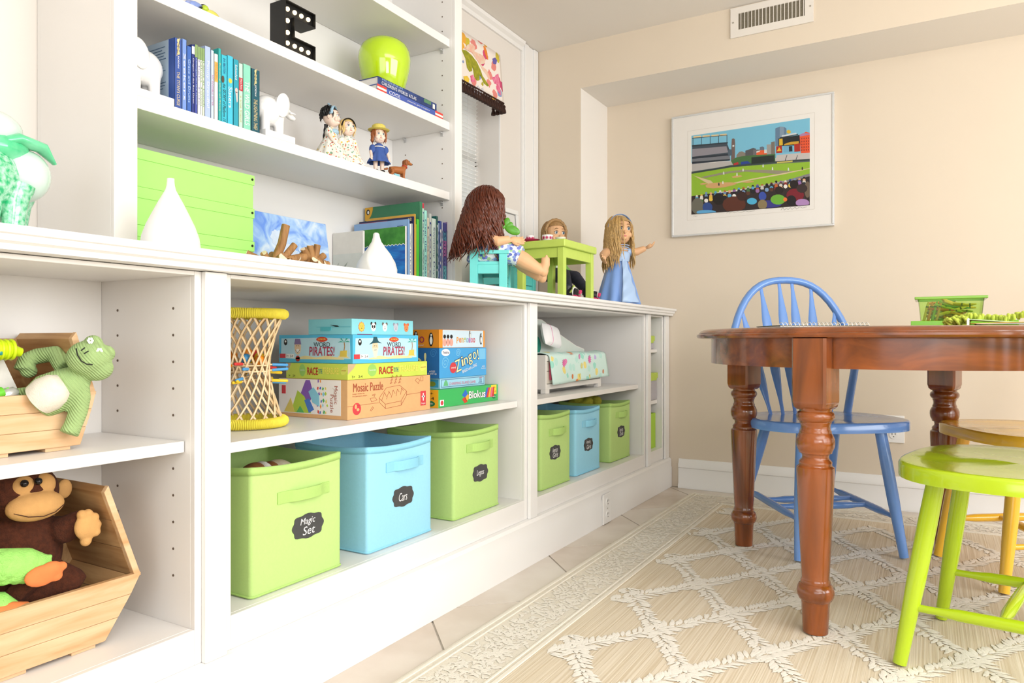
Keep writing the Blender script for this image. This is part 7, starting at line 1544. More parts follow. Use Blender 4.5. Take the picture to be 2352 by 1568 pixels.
art('floodlight_bank', '#f3d9a4', AP('1570 4949 1933 4929 1933 4830 1570 4849'))
art('floodlight_bank', '#f3d9a4', AP('2010 4918 2369 4899 2369 4801 2010 4819'))
art('floodlight_bank', '#f3d9a4', AP('2423 4891 2756 4876 2756 4778 2423 4793'))
art('light_rig', '#39444e', AP('1045 4907 2788 4811 2788 4784 1045 4874'))
art('light_mast', '#39444e', AP('1079 4874 1107 4871 1107 4537 1079 4541'))
art('light_mast', '#39444e', AP('1503 4853 1531 4849 1531 4523 1503 4527'))
art('light_mast', '#39444e', AP('1939 4835 1966 4831 1966 4485 1939 4489'))
art('light_mast', '#39444e', AP('2347 4815 2374 4811 2374 4472 2347 4476'))
art('light_mast', '#39444e', AP('2756 4799 2783 4796 2783 4437 2756 4441'))
art('roof_edge', '#39444e', AP('1045 4545 2810 4455 2810 4390 1045 4467'))
art('clock_tower', '#7d6a64', AP('2991 4387 3002 4575 3065 4604 3145 4554 3161 4363 3150 3500 2959 3514'))
art('clock_face', '#dfe3e2', AP('3033 4273 3118 4272 3118 4185 3033 4186'))
art('city_building', '#5a6a78', AP('2810 4032 2906 4095 3012 4059 3012 3788 2831 3758'))
art('city_building', '#8f877c', AP('3224 3761 3356 3905 3487 3915 3644 3813 3670 3622 3224 3642'))
art('city_building', '#5f6064', AP('3644 3921 3800 3953 4007 4006 4136 3951 4136 3642 3644 3652'))
art('city_building', '#77757a', AP('4007 3926 4316 3884 4316 3619 4007 3637'))
art('city_building', '#ef6a3c', AP('4162 3825 4520 3857 4672 3836 4682 3571 4162 3596'))
art('city_building', '#eef0ee', AP('4162 3825 4316 3842 4316 3778 4162 3756'))
art('city_building', '#dfe3e2', AP('4520 3857 4697 3833 4692 3675 4520 3687'))
art('city_building', '#6f7a8a', AP('4316 4001 4443 4015 4520 3963 4520 3830 4316 3858'))
art('city_building', '#a9a7a4', AP('4632 4080 4824 4069 4834 3604 4642 3608'))
art('city_building', '#857c72', AP('4834 4173 5000 4182 5015 3580 4834 3583'))
art('city_building', '#6f8ba6', AP('5025 4788 5225 4852 5413 4813 5522 4714 5522 3931 5025 3947'))
art('city_building', '#8ea4b8', AP('5225 4852 5413 4813 5413 3946 5225 3951'))
art('treeline', '#4f7a48', AP('2959 3514 3198 3646 3487 3673 4007 3659 5025 3579 5025 3237 3065 3306'))
art('batter_eye', '#2b3632', AP('3930 3562 4975 3533 4985 3227 3930 3242'))
art('bleachers', '#cfc9c6', AP('5085 3518 6543 3472 6543 3164 5025 3237'))
art('bleacher_aisle', '#4a5054', AP('5532 3460 5562 3467 5488 3215 5448 3215'))
art('bleacher_aisle', '#4a5054', AP('5998 3400 6027 3406 5954 3156 5915 3156'))
art('warehouse', '#f2623a', AP('6100 4291 6231 4350 6375 4442 6543 4356 6543 3442 6158 3472'))
art('warehouse_roof', '#b88ab0', AP('6100 4343 6255 4388 6543 4330 6543 4274 6110 4254'))
art('warehouse_window', '#8f3a34', AP('6182 4176 6221 4176 6221 4104 6182 4104'))
art('warehouse_window', '#8f3a34', AP('6279 4170 6317 4170 6317 4098 6279 4098'))
art('warehouse_window', '#8f3a34', AP('6375 4164 6414 4164 6414 4092 6375 4092'))
art('warehouse_window', '#8f3a34', AP('6471 4158 6510 4158 6510 4086 6471 4086'))
art('warehouse_window', '#8f3a34', AP('6182 4042 6221 4042 6221 3969 6182 3970'))
art('warehouse_window', '#8f3a34', AP('6279 4036 6317 4036 6317 3964 6279 3964'))
art('warehouse_window', '#8f3a34', AP('6375 4030 6414 4030 6414 3958 6375 3958'))
art('warehouse_window', '#8f3a34', AP('6471 4025 6510 4024 6510 3952 6471 3953'))
art('warehouse_window', '#8f3a34', AP('6182 3908 6221 3907 6221 3835 6182 3835'))
art('warehouse_window', '#8f3a34', AP('6279 3902 6317 3902 6317 3830 6279 3830'))
art('warehouse_window', '#8f3a34', AP('6375 3896 6414 3896 6414 3824 6375 3824'))
art('warehouse_window', '#8f3a34', AP('6471 3891 6510 3891 6510 3819 6471 3819'))
art('warehouse_window', '#8f3a34', AP('6182 3773 6221 3773 6221 3701 6182 3701'))
art('warehouse_window', '#8f3a34', AP('6279 3768 6317 3768 6317 3696 6279 3696'))
art('warehouse_window', '#8f3a34', AP('6375 3763 6414 3762 6414 3690 6375 3690'))
art('warehouse_window', '#8f3a34', AP('6471 3757 6510 3757 6510 3685 6471 3685'))
art('warehouse_window', '#8f3a34', AP('6182 3639 6221 3639 6221 3567 6182 3567'))
art('warehouse_window', '#8f3a34', AP('6279 3634 6317 3634 6317 3562 6279 3562'))
art('warehouse_window', '#8f3a34', AP('6375 3629 6414 3629 6414 3556 6375 3556'))
art('warehouse_window', '#8f3a34', AP('6471 3623 6510 3623 6510 3551 6471 3551'))
art('scoreboard', '#2c2f30', AP('5165 4295 6100 4328 6134 3847 5165 3938'))
art('scoreboard_panel', '#e8bf3a', AP('5200 4264 5349 4269 5364 3953 5200 3954'))
art('scoreboard_panel', '#d9a93a', AP('5423 3997 5719 4060 6071 4037 6071 3918 5423 3934'))
art('red_sign', '#b8342a', AP('5065 3931 5324 3932 5334 3601 5065 3616'))
art('red_sign_mark', '#f0c23a', AP('5095 3701 5200 3881 5304 3689'))
art('screen_sign', '#7fb8d8', AP('5398 3885 5793 3884 5807 3580 5398 3608'))
art('screen_sign_dark', '#2c3440', AP('5631 3854 5778 3865 5788 3609 5640 3613'))
art('red_sign', '#b8342a', AP('5866 3925 6119 3942 6134 3563 5876 3571'))
art('sign_frame', '#3a4248', AP('5225 4339 6037 4389 6037 4347 5225 4286'))
art('sign_letters', '#dfe6ea', AP('5314 4420 5964 4451 5964 4378 5314 4347'))
art('round_sign', '#e8c23a', AP('5532 4608 5621 4636 5709 4582 5719 4487 5631 4447 5542 4502'))
art('red_banner', '#c8343a', AP('3092 3373 3303 3416 3330 3305 3092 3281'))
art('blue_banner', '#2f4a9a', AP('3435 3400 3748 3414 3904 3277 3435 3271'))
art('gold_letters', '#d6c86a', AP('5100 3191 5793 3177 5793 3104 5100 3128'))
art('infield_dirt', '#a09a84', AP('1492 2891 2638 3010 3487 3017 4520 2893 5274 2771 5856 2665 5274 2593 3696 2906 2959 2929 1713 2827'))
art('infield_grass', '#9cc63c', AP('1878 2699 2959 2864 3800 2883 5125 2611 4007 2538 3171 2418 2206 2470'))
art('base_line', '#e2cfa4', AP('1101 3025 1988 2659 2124 2501 1878 2506'))
art('base_line', '#e2cfa4', AP('3065 2440 4007 2538 5274 2625 6543 2733 6543 2702 5324 2566 4007 2474 3118 2370'))
art('home_plate_circle', '#ddb07a', AP('1713 2442 1878 2534 2423 2528 2959 2468 3251 2409 3171 2337 2692 2264 2097 2263 1768 2342'))
art('pitcher_mound', '#ddb07a', AP('2986 2736 3171 2774 3435 2754 3513 2702 3330 2670 3065 2678'))
art('on_deck_circle', '#ddb07a', AP('3487 2404 3748 2439 4033 2408 4033 2365 3748 2354'))
art('on_deck_circle', '#ddb07a', AP('1436 2566 1603 2592 1823 2556 1796 2504 1492 2504'))
art('foul_ground', '#8f8a8f', AP('4007 2085 5274 2237 6543 2481 6543 2327 5274 2080 4007 1978'))
art('player', '#2b3238', AP('2347 2378 2352 2487 2380 2527 2407 2481 2417 2370'))
art('player', '#e9ebea', AP('2541 2439 2547 2547 2574 2587 2601 2541 2611 2431'))
art('player', '#e9ebea', AP('3219 2758 3224 2865 3251 2905 3277 2859 3287 2750'))
art('player', '#e9ebea', AP('3508 2939 3513 3046 3540 3086 3566 3040 3576 2931'))
art('player', '#e9ebea', AP('4438 3025 4443 3130 4469 3169 4494 3124 4505 3017'))
art('player', '#e9ebea', AP('4869 2841 4874 2945 4899 2985 4924 2939 4934 2833'))
art('player', '#e9ebea', AP('5581 2729 5586 2833 5611 2872 5636 2827 5645 2722'))
art('player', '#2b3238', AP('6192 2693 6197 2795 6221 2834 6245 2789 6255 2685'))
art('player', '#e9ebea', AP('2579 2897 2585 3006 2611 3046 2638 2999 2649 2889'))
art('crowd_base', '#3a3030', AP('1017 1988 1768 2022 3277 2002 4007 2085 5274 2132 6543 2352 6543 1016 1017 1070'))
art('spectator', '#f0ece4', AP('1353 1954 1336 1912 1292 1900 1247 1921 1230 1967 1247 2010 1292 2022 1336 2000'))
art('spectator', '#e8c24a', AP('1586 1975 1570 1932 1525 1920 1481 1941 1464 1987 1481 2030 1525 2042 1570 2021'))
art('spectator', '#7fa0c8', AP('1818 2056 1801 2013 1757 2001 1713 2023 1697 2068 1713 2111 1757 2123 1801 2102'))
art('spectator', '#e9b48a', AP('2048 2026 2032 1990 1988 1972 1944 1999 1928 2039 1944 2081 1988 2093 2032 2072'))
art('spectator', '#5fb0d8', AP('2277 2058 2260 2015 2217 2004 2173 2024 2157 2070 2173 2112 2217 2124 2260 2103'))
art('spectator', '#f0ece4', AP('2504 2077 2488 2036 2444 2024 2401 2045 2385 2090 2401 2126 2444 2144 2488 2117'))
art('spectator', '#c86a3a', AP('2729 2048 2713 2012 2670 1995 2628 2021 2611 2061 2628 2103 2670 2114 2713 2093'))
art('spectator', '#5a3a2c', AP('2954 2046 2938 2010 2895 1993 2852 2019 2836 2059 2852 2101 2895 2112 2938 2091'))
art('spectator', '#1f2024', AP('3177 2082 3161 2041 3118 2029 3076 2050 3060 2095 3076 2136 3118 2148 3161 2127'))
art('spectator', '#5fb0d8', AP('3398 2107 3382 2066 3340 2054 3298 2075 3282 2120 3298 2161 3340 2173 3382 2152'))
art('spectator', '#c86a3a', AP('3618 2111 3602 2075 3560 2058 3519 2084 3503 2123 3519 2164 3560 2176 3602 2155'))
art('spectator', '#d8d4cc', AP('3837 2125 3821 2084 3779 2072 3738 2093 3722 2137 3738 2178 3779 2190 3821 2169'))
art('spectator', '#1f2024', AP('4054 2171 4038 2130 3997 2118 3956 2139 3940 2183 3956 2219 3997 2236 4038 2210'))
art('spectator', '#9a6fa8', AP('4270 2179 4254 2138 4213 2127 4172 2147 4157 2191 4172 2232 4213 2244 4254 2223'))
art('spectator', '#c86a3a', AP('4484 2156 4469 2115 4428 2104 4387 2124 4372 2168 4387 2209 4428 2220 4469 2200'))
art('spectator', '#5a3a2c', AP('4697 2180 4682 2139 4642 2128 4601 2148 4586 2192 4601 2233 4642 2244 4682 2224'))
art('spectator', '#8a2f34', AP('4909 2194 4894 2153 4854 2142 4814 2162 4798 2206 4814 2246 4854 2258 4894 2237'))
art('spectator', '#1f2024', AP('5120 2254 5105 2219 5065 2203 5025 2228 5010 2267 5025 2307 5065 2318 5105 2298'))
art('spectator', '#9a6fa8', AP('5329 2231 5314 2191 5274 2179 5235 2200 5220 2243 5235 2278 5274 2295 5314 2269'))
art('spectator', '#f0ece4', AP('5537 2223 5522 2183 5483 2172 5443 2192 5428 2236 5443 2276 5483 2287 5522 2267'))
art('spectator', '#3b5fa8', AP('5744 2263 5729 2223 5690 2212 5650 2232 5636 2275 5650 2315 5690 2326 5729 2306'))
art('spectator', '#7fa0c8', AP('5949 2276 5934 2236 5895 2225 5856 2245 5842 2288 5856 2328 5895 2339 5934 2319'))
art('spectator', '#e9b48a', AP('6153 2248 6139 2213 6100 2197 6061 2222 6046 2260 6061 2299 6100 2310 6139 2291'))
art('spectator', '#1f2024', AP('6356 2292 6342 2252 6303 2241 6264 2261 6250 2304 6264 2343 6303 2354 6342 2334'))
art('spectator', '#5fb0d8', AP('1370 1864 1347 1811 1292 1794 1236 1822 1213 1880 1236 1927 1292 1944 1347 1916'))
art('spectator', '#f0ece4', AP('1603 1885 1581 1837 1525 1821 1470 1848 1448 1901 1470 1954 1525 1970 1581 1942'))
art('spectator', '#7fa0c8', AP('1834 1928 1812 1880 1757 1864 1702 1891 1680 1943 1702 1996 1757 2013 1812 1985'))
art('spectator', '#e9b48a', AP('2064 1904 2042 1851 1988 1841 1933 1863 1911 1920 1933 1972 1988 1989 2042 1961'))
art('spectator', '#5fb0d8', AP('2293 1914 2271 1867 2217 1850 2162 1878 2141 1929 2162 1982 2217 1998 2271 1971'))
art('spectator', '#3b5fa8', AP('2520 1950 2498 1904 2444 1887 2390 1915 2369 1966 2390 2018 2444 2035 2498 2007'))
art('spectator', '#7fa0c8', AP('2746 1960 2724 1908 2670 1891 2617 1919 2595 1975 2617 2022 2670 2038 2724 2011'))
art('spectator', '#e9b48a', AP('2970 2023 2948 1977 2895 1960 2842 1988 2820 2039 2842 2091 2895 2107 2948 2080'))
art('spectator', '#9a6fa8', AP('3192 2038 3171 1991 3118 1975 3065 2002 3044 2053 3065 2105 3118 2121 3171 2094'))
art('spectator', '#2b2f38', AP('3414 2009 3393 1957 3340 1941 3287 1968 3266 2024 3287 2071 3340 2087 3393 2060'))
art('spectator', '#5a3a2c', AP('3634 2018 3613 1966 3560 1950 3508 1977 3487 2033 3508 2080 3560 2095 3613 2068'))
art('spectator', '#4f7a48', AP('3852 2054 3831 2002 3779 1986 3727 2013 3707 2069 3727 2115 3779 2131 3831 2104'))
art('spectator', '#5fb0d8', AP('4069 2073 4049 2027 3997 2011 3945 2038 3925 2089 3945 2140 3997 2156 4049 2129'))
art('spectator', '#3b5fa8', AP('4285 2108 4265 2063 4213 2047 4162 2074 4141 2124 4162 2175 4213 2191 4265 2164'))
art('spectator', '#d8d4cc', AP('4499 2080 4479 2029 4428 2013 4377 2040 4357 2095 4377 2141 4428 2157 4479 2130'))
art('spectator', '#1f2024', AP('4713 2136 4692 2085 4642 2075 4591 2096 4571 2152 4591 2202 4642 2218 4692 2191'))
art('spectator', '#2b2f38', AP('4924 2139 4904 2089 4854 2073 4803 2100 4783 2155 4803 2200 4854 2215 4904 2189'))
art('spectator', '#c86a3a', AP('5135 2100 5115 2050 5065 2035 5015 2061 4995 2116 5015 2161 5065 2176 5115 2150'))
art('spectator', '#5a3a2c', AP('5344 2151 5324 2101 5274 2085 5225 2112 5205 2166 5225 2211 5274 2227 5324 2200'))
art('spectator', '#e9b48a', AP('5552 2133 5532 2088 5483 2073 5433 2099 5413 2148 5433 2198 5483 2214 5532 2187'))
art('spectator', '#2b2f38', AP('5758 2183 5739 2133 5690 2118 5640 2144 5621 2198 5640 2243 5690 2258 5739 2232'))
art('spectator', '#e8c24a', AP('5964 2171 5944 2126 5895 2111 5846 2137 5827 2186 5846 2236 5895 2251 5944 2225'))
art('spectator', '#8a2f34', AP('6168 2168 6148 2119 6100 2104 6051 2130 6032 2184 6051 2228 6100 2243 6148 2217'))
art('spectator', '#e9b48a', AP('6370 2197 6351 2148 6303 2133 6255 2159 6235 2212 6255 2257 6303 2272 6351 2246'))
art('spectator', '#5fb0d8', AP('1381 1719 1353 1661 1292 1639 1230 1673 1202 1736 1230 1795 1292 1816 1353 1783'))
art('spectator', '#f0ece4', AP('1614 1817 1586 1759 1525 1738 1464 1772 1436 1835 1464 1899 1525 1915 1586 1887'))
art('spectator', '#2b2f38', AP('1845 1816 1818 1759 1757 1737 1697 1771 1669 1834 1697 1892 1757 1913 1818 1880'))
art('spectator', '#e8c24a', AP('2075 1837 2048 1780 1988 1758 1928 1792 1900 1855 1928 1918 1988 1934 2048 1906'))
art('spectator', '#4f7a48', AP('2304 1831 2277 1773 2217 1752 2157 1785 2130 1848 2157 1911 2217 1927 2277 1899'))
art('spectator', '#f0ece4', AP('2531 1868 2504 1810 2444 1789 2385 1822 2358 1885 2385 1942 2444 1964 2504 1930'))
art('spectator', '#e8c24a', AP('2756 1823 2729 1766 2670 1744 2611 1778 2585 1840 2611 1903 2670 1919 2729 1891'))
art('spectator', '#8a2f34', AP('2980 1870 2954 1808 2895 1792 2836 1820 2810 1888 2836 1945 2895 1966 2954 1933'))
art('spectator', '#1f2024', AP('3203 1885 3177 1829 3118 1808 3060 1841 3033 1903 3060 1965 3118 1981 3177 1953'))
art('spectator', '#2b2f38', AP('3424 1911 3398 1854 3340 1833 3282 1866 3256 1928 3282 1990 3340 2006 3398 1978'))
art('spectator', '#7fa0c8', AP('3644 1931 3618 1869 3560 1854 3503 1881 3477 1948 3503 2005 3560 2026 3618 1993'))
art('spectator', '#4f7a48', AP('3863 1962 3837 1900 3779 1885 3722 1912 3696 1979 3722 2035 3779 2056 3837 2023'))
art('spectator', '#1f2024', AP('4080 1923 4054 1861 3997 1846 3940 1873 3914 1940 3940 1996 3997 2017 4054 1984'))
art('spectator', '#c86a3a', AP('4295 1985 4270 1929 4213 1909 4157 1941 4131 2003 4157 2064 4213 2079 4270 2052'))
art('spectator', '#d8d4cc', AP('4510 2015 4484 1954 4428 1939 4372 1966 4346 2033 4372 2088 4428 2109 4484 2076'))
art('spectator', '#1f2024', AP('4723 1971 4697 1911 4642 1895 4586 1922 4561 1989 4586 2044 4642 2065 4697 2032'))
art('spectator', '#5fb0d8', AP('4934 1986 4909 1930 4854 1910 4798 1942 4773 2003 4798 2063 4854 2078 4909 2051'))
art('spectator', '#c86a3a', AP('5145 2036 5120 1976 5065 1961 5010 1988 4985 2054 5010 2109 5065 2129 5120 2097'))
art('spectator', '#d8d4cc', AP('5354 2061 5329 2006 5274 1986 5220 2018 5195 2078 5220 2133 5274 2153 5329 2121'))
art('spectator', '#8a2f34', AP('5562 2096 5537 2041 5483 2021 5428 2053 5403 2113 5428 2173 5483 2188 5537 2161'))
art('spectator', '#5fb0d8', AP('5768 2062 5744 2008 5690 1988 5636 2020 5611 2080 5636 2139 5690 2154 5744 2127'))
art('spectator', '#f0ece4', AP('5973 2086 5949 2032 5895 2012 5842 2044 5817 2104 5842 2158 5895 2178 5949 2146'))
art('spectator', '#3b5fa8', AP('6177 2131 6153 2072 6100 2057 6046 2084 6022 2148 6046 2203 6100 2223 6153 2191'))
art('spectator', '#d8d4cc', AP('6380 2103 6356 2049 6303 2029 6250 2061 6226 2121 6250 2175 6303 2194 6356 2163'))
art('spectator', '#8a2f34', AP('1392 1668 1364 1599 1292 1578 1219 1613 1191 1688 1219 1757 1292 1783 1364 1743'))
art('spectator', '#4f7a48', AP('1625 1673 1597 1604 1525 1583 1453 1618 1425 1692 1453 1762 1525 1788 1597 1747'))
art('spectator', '#f0ece4', AP('1856 1689 1829 1614 1757 1594 1686 1628 1658 1708 1686 1777 1757 1798 1829 1763'))
art('spectator', '#e8c24a', AP('2086 1726 2059 1658 1988 1637 1917 1672 1889 1746 1917 1815 1988 1841 2059 1800'))
art('spectator', '#d8d4cc', AP('2315 1737 2287 1668 2217 1642 2146 1682 2119 1756 2146 1825 2217 1845 2287 1810'))
art('spectator', '#4f7a48', AP('2541 1725 2515 1657 2444 1631 2374 1670 2347 1744 2374 1812 2444 1833 2515 1798'))
art('spectator', '#1f2024', AP('2767 1751 2740 1683 2670 1657 2601 1697 2574 1771 2601 1839 2670 1859 2740 1824'))
art('spectator', '#5fb0d8', AP('2991 1815 2964 1747 2895 1727 2826 1761 2799 1835 2826 1903 2895 1928 2964 1888'))
art('spectator', '#f0ece4', AP('3214 1776 3187 1709 3118 1683 3049 1723 3023 1796 3049 1863 3118 1883 3187 1849'))
art('spectator', '#2b2f38', AP('3435 1797 3408 1730 3340 1710 3272 1743 3245 1816 3272 1889 3340 1909 3408 1875'))
art('spectator', '#7fa0c8', AP('3655 1812 3628 1745 3560 1720 3492 1759 3466 1831 3492 1898 3560 1918 3628 1884'))
art('spectator', '#5a3a2c', AP('3873 1838 3847 1771 3779 1746 3712 1785 3686 1857 3712 1924 3779 1944 3847 1910'))
art('spectator', '#1f2024', AP('4090 1895 4064 1828 3997 1809 3930 1842 3904 1914 3930 1981 3997 2006 4064 1967'))
art('spectator', '#9a6fa8', AP('4306 1910 4280 1843 4213 1824 4147 1857 4121 1929 4147 1996 4213 2020 4280 1981'))
art('spectator', '#2b2f38', AP('4520 1866 4494 1800 4428 1775 4362 1813 4336 1885 4362 1951 4428 1971 4494 1937'))
art('spectator', '#7fa0c8', AP('4733 1917 4708 1851 4642 1827 4576 1865 4550 1937 4576 2003 4642 2022 4708 1989'))
art('spectator', '#5a3a2c', AP('4944 1906 4919 1840 4854 1820 4788 1854 4763 1925 4788 1996 4854 2015 4919 1982'))
art('spectator', '#8a2f34', AP('5155 1925 5130 1854 5065 1835 5000 1868 4975 1944 5000 2010 5065 2029 5130 1996'))
art('spectator', '#e9b48a', AP('5364 1934 5339 1864 5274 1844 5210 1877 5185 1953 5210 2019 5274 2038 5339 2005'))
art('spectator', '#f0ece4', AP('5571 1985 5547 1920 5483 1895 5418 1934 5394 2004 5418 2069 5483 2089 5547 2055'))
art('spectator', '#e8c24a', AP('5778 2004 5753 1939 5690 1915 5626 1953 5601 2023 5626 2088 5690 2107 5753 2074'))
art('spectator', '#d8d4cc', AP('5983 2018 5959 1953 5895 1929 5832 1967 5807 2037 5832 2102 5895 2121 5959 2088'))
art('spectator', '#9a6fa8', AP('6187 2068 6163 2004 6100 1985 6037 2017 6012 2087 6037 2152 6100 2176 6163 2138'))
art('spectator', '#2b2f38', AP('6390 2010 6366 1945 6303 1921 6240 1959 6216 2029 6240 2093 6303 2112 6366 2079'))
art('spectator', '#6b6a5e', AP('1630 1429 1603 1250 1514 1114 1392 1083 1258 1084 1135 1148 1045 1301 1023 1487 1045 1668 1135 1804 1258 1870 1392 1856 1514 1767 1603 1614'))
art('spectator', '#2f4a8a', AP('2070 1333 2048 1225 1977 1150 1878 1109 1768 1119 1669 1178 1597 1267 1575 1379 1597 1488 1669 1564 1768 1604 1878 1593 1977 1534 2048 1445'))
art('spectator', '#5fa8d8', AP('2260 1074 2211 1075 2075 1076 1878 1078 1658 1080 1459 1082 1320 1099 1269 1158 1320 1209 1459 1235 1658 1239 1878 1219 2075 1179 2211 1128'))
art('spectator', '#1f1a18', AP('2649 1687 2622 1564 2541 1474 2434 1430 2304 1442 2195 1508 2113 1614 2086 1743 2113 1866 2195 1956 2304 2000 2434 1987 2541 1921 2622 1815'))
art('spectator', '#5a2f22', AP('3670 1317 3618 1145 3461 1062 3240 1065 2996 1067 2772 1083 2611 1239 2558 1424 2611 1598 2772 1723 2996 1777 3240 1752 3461 1654 3618 1499'))
art('spectator', '#3a2420', AP('3722 1714 3701 1620 3634 1546 3540 1512 3435 1523 3340 1575 3272 1663 3251 1762 3272 1857 3340 1930 3435 1964 3540 1953 3634 1900 3701 1812'))
art('spectator', '#4fb0d8', AP('4188 1427 4167 1360 4100 1313 4007 1290 3904 1300 3811 1341 3743 1401 3722 1473 3743 1540 3811 1587 3904 1610 4007 1600 4100 1558 4167 1498'))
art('spectator', '#3a50a8', AP('4621 1623 4606 1534 4555 1465 4484 1430 4403 1438 4331 1487 4280 1567 4265 1659 4280 1748 4331 1817 4403 1852 4484 1843 4555 1793 4606 1714'))
art('spectator', '#3a3a88', AP('5324 1185 5269 1112 5120 1063 4894 1053 4652 1075 4423 1128 4270 1207 4213 1292 4270 1366 4423 1415 4652 1424 4894 1400 5120 1346 5269 1269'))
art('spectator', '#8a7a58', AP('4657 1223 4637 1119 4576 1051 4489 1052 4398 1053 4311 1070 4249 1155 4229 1264 4249 1368 4311 1442 4398 1481 4489 1472 4576 1416 4637 1330'))
art('spectator', '#6fae3a', AP('5488 1378 5453 1277 5359 1203 5225 1168 5075 1183 4939 1243 4844 1337 4809 1445 4844 1547 4939 1622 5075 1655 5225 1640 5359 1579 5453 1486'))
art('spectator', '#2a2220', AP('5389 1832 5369 1756 5319 1698 5240 1675 5160 1683 5080 1723 5030 1791 5010 1872 5030 1949 5080 2007 5160 2030 5240 2021 5319 1981 5369 1913'))
art('spectator', '#241c1c', AP('6061 2020 6042 1934 5988 1867 5910 1834 5822 1844 5744 1893 5690 1972 5670 2063 5690 2149 5744 2216 5822 2249 5910 2239 5988 2189 6042 2110'))
art('spectator', '#7a1f2c', AP('6303 1503 6264 1373 6158 1275 6003 1234 5827 1251 5670 1324 5562 1444 5522 1583 5562 1715 5670 1813 5827 1853 6003 1835 6158 1761 6264 1642'))
art('spectator', '#1f1c20', AP('5964 1279 5944 1172 5881 1090 5793 1052 5695 1061 5606 1116 5542 1211 5522 1322 5542 1430 5606 1512 5695 1550 5793 1540 5881 1484 5944 1390'))
art('spectator', '#ef7a3a', AP('5562 1371 5552 1330 5527 1301 5493 1284 5453 1288 5418 1312 5394 1346 5384 1388 5394 1429 5418 1458 5453 1476 5493 1472 5527 1447 5552 1413'))
art('spectator', '#b08ac0', AP('6529 1121 6500 1041 6419 1033 6298 1034 6163 1036 6042 1037 5959 1093 5930 1179 5959 1259 6042 1313 6163 1337 6298 1323 6419 1275 6500 1206'))
art('spectator', '#6f5f50', AP('6539 1736 6539 1567 6529 1434 6476 1367 6419 1373 6366 1451 6327 1589 6313 1760 6327 1929 6366 2059 6419 2125 6476 2118 6529 2041 6539 1906'))
art('spectator', '#3a2c2c', AP('6447 1797 6423 1712 6356 1647 6260 1616 6153 1627 6056 1679 5988 1758 5964 1849 5988 1935 6056 2000 6153 2030 6260 2019 6356 1967 6423 1887'))
SIGM = mat('pencil_grey', '#8a857f', .8)
MB(PM2).line(AP('1101 979 1169 995 1213 958 1314 983'), .0010, 0, .0008).build('pencil_number', SIGM, pf_, w=True)
MB(PM2).line(AP('2746 987 2852 1043 2906 973 3012 1028 3118 965 3277 1015 3435 958 3644 1014 3800 957 4085 984'), .0009, 0, .0008).build('pencil_title', SIGM, pf_, w=True)
MB(PM2).line(AP('5274 902 5374 1023 5423 888 5522 968 5596 898 5695 993 5768 893 5915 983 5964 885 6110 980 6231 917 6423 951'), .0010, 0, .0008).build('pencil_signature', SIGM, pf_, w=True)
MB().add([(fx0 + w_, YB - .024, fz0 + w_), (fx1 - w_, YB - .024, fz0 + w_), (fx1 - w_, YB - .024, fz1 - w_), (fx0 + w_, YB - .024, fz1 - w_)], [(0, 1, 2, 3)]).build('glazing', clear('picture_glass', '#ffffff', 1, .01, ior=1.12), pf_, w=True)

# ---------------------------------------------------------------- things on the dining table
TT = .7785
by_ = 2.70; cx0, cx1 = -0.032, 0.1515; cz1 = 0.8854; lz = 0.8069
LT_ = clear('lid_lime_plastic', '#8fdc2a', .2, .1, '#b8ea5a')
ld = thing('box_lid', 'lime green plastic lid lying flat under the crayon box', 'lid', ((cx0 + cx1) / 2, by_ + .07, TT)); lx0 = -0.0517
b = MB(); b.box(lx0, lx0 + .29, 2.685, 2.87, TT + .001, TT + .004).box(lx0, lx0 + .29, 2.685, 2.689, TT + .001, lz).box(lx0, lx0 + .29, 2.866, 2.87, TT + .001, lz).box(lx0, lx0 + .004, 2.689, 2.866, TT + .001, lz).box(lx0 + .286, lx0 + .29, 2.689, 2.866, TT + .001, lz); b.build('lid', LT_, ld, w=True, bevel=.002)
CB = clear('box_green_clear', '#c8f070', .93, .08, '#f1fbdc')
cb = thing('crayon_box', 'clear lime green plastic box full of crayons standing in its lid', 'box', ((cx0 + cx1) / 2, by_ + .07, TT + .005)); z0 = TT + .0055; dp = .15; tp = .010
b = MB(); th = .0022
def rect(i_, z): k = tp * (1 - (z - z0) / (cz1 - z0)); return [(cx0 + k + i_, by_ + k + i_, z), (cx1 - k - i_, by_ + k + i_, z), (cx1 - k - i_, by_ + dp - k - i_, z), (cx0 + k + i_, by_ + dp - k - i_, z)]
vs = rect(0, z0) + rect(0, cz1) + rect(th, cz1) + rect(th, z0 + th)
fs = [(3, 2, 1, 0)] + [(k * 4 + j, k * 4 + (j + 1) % 4, k * 4 + 4 + (j + 1) % 4, k * 4 + 4 + j) for k in range(3) for j in range(4)] + [(12, 13, 14, 15)]
b.add(vs, fs).build('tub', CB, cb, w=True, bevel=.002)
rm = MB(); o_ = .009
for bx_ in ((cx0 - o_, cx1 + o_, by_ - o_, by_), (cx0 - o_, cx1 + o_, by_ + dp, by_ + dp + o_), (cx0 - o_, cx0, by_, by_ + dp), (cx1, cx1 + o_, by_, by_ + dp)): rm.box(*bx_, cz1 - .009, cz1)
rm.build('rim', clear('rim_lime_plastic', '#9fe03a', .30, .1, '#c8f080'), cb, w=True, bevel=.002)
CRC = ['#e8d23a', '#ef8a3a', '#7fbf3a', '#e2a62a', '#c8562a', '#a9cf4a', '#f0c84a', '#5f9a3a', '#d97a2a', '#8a5a2a', '#e8e05a', '#3f8a4a']
R_ = random.Random(9); CR = {}
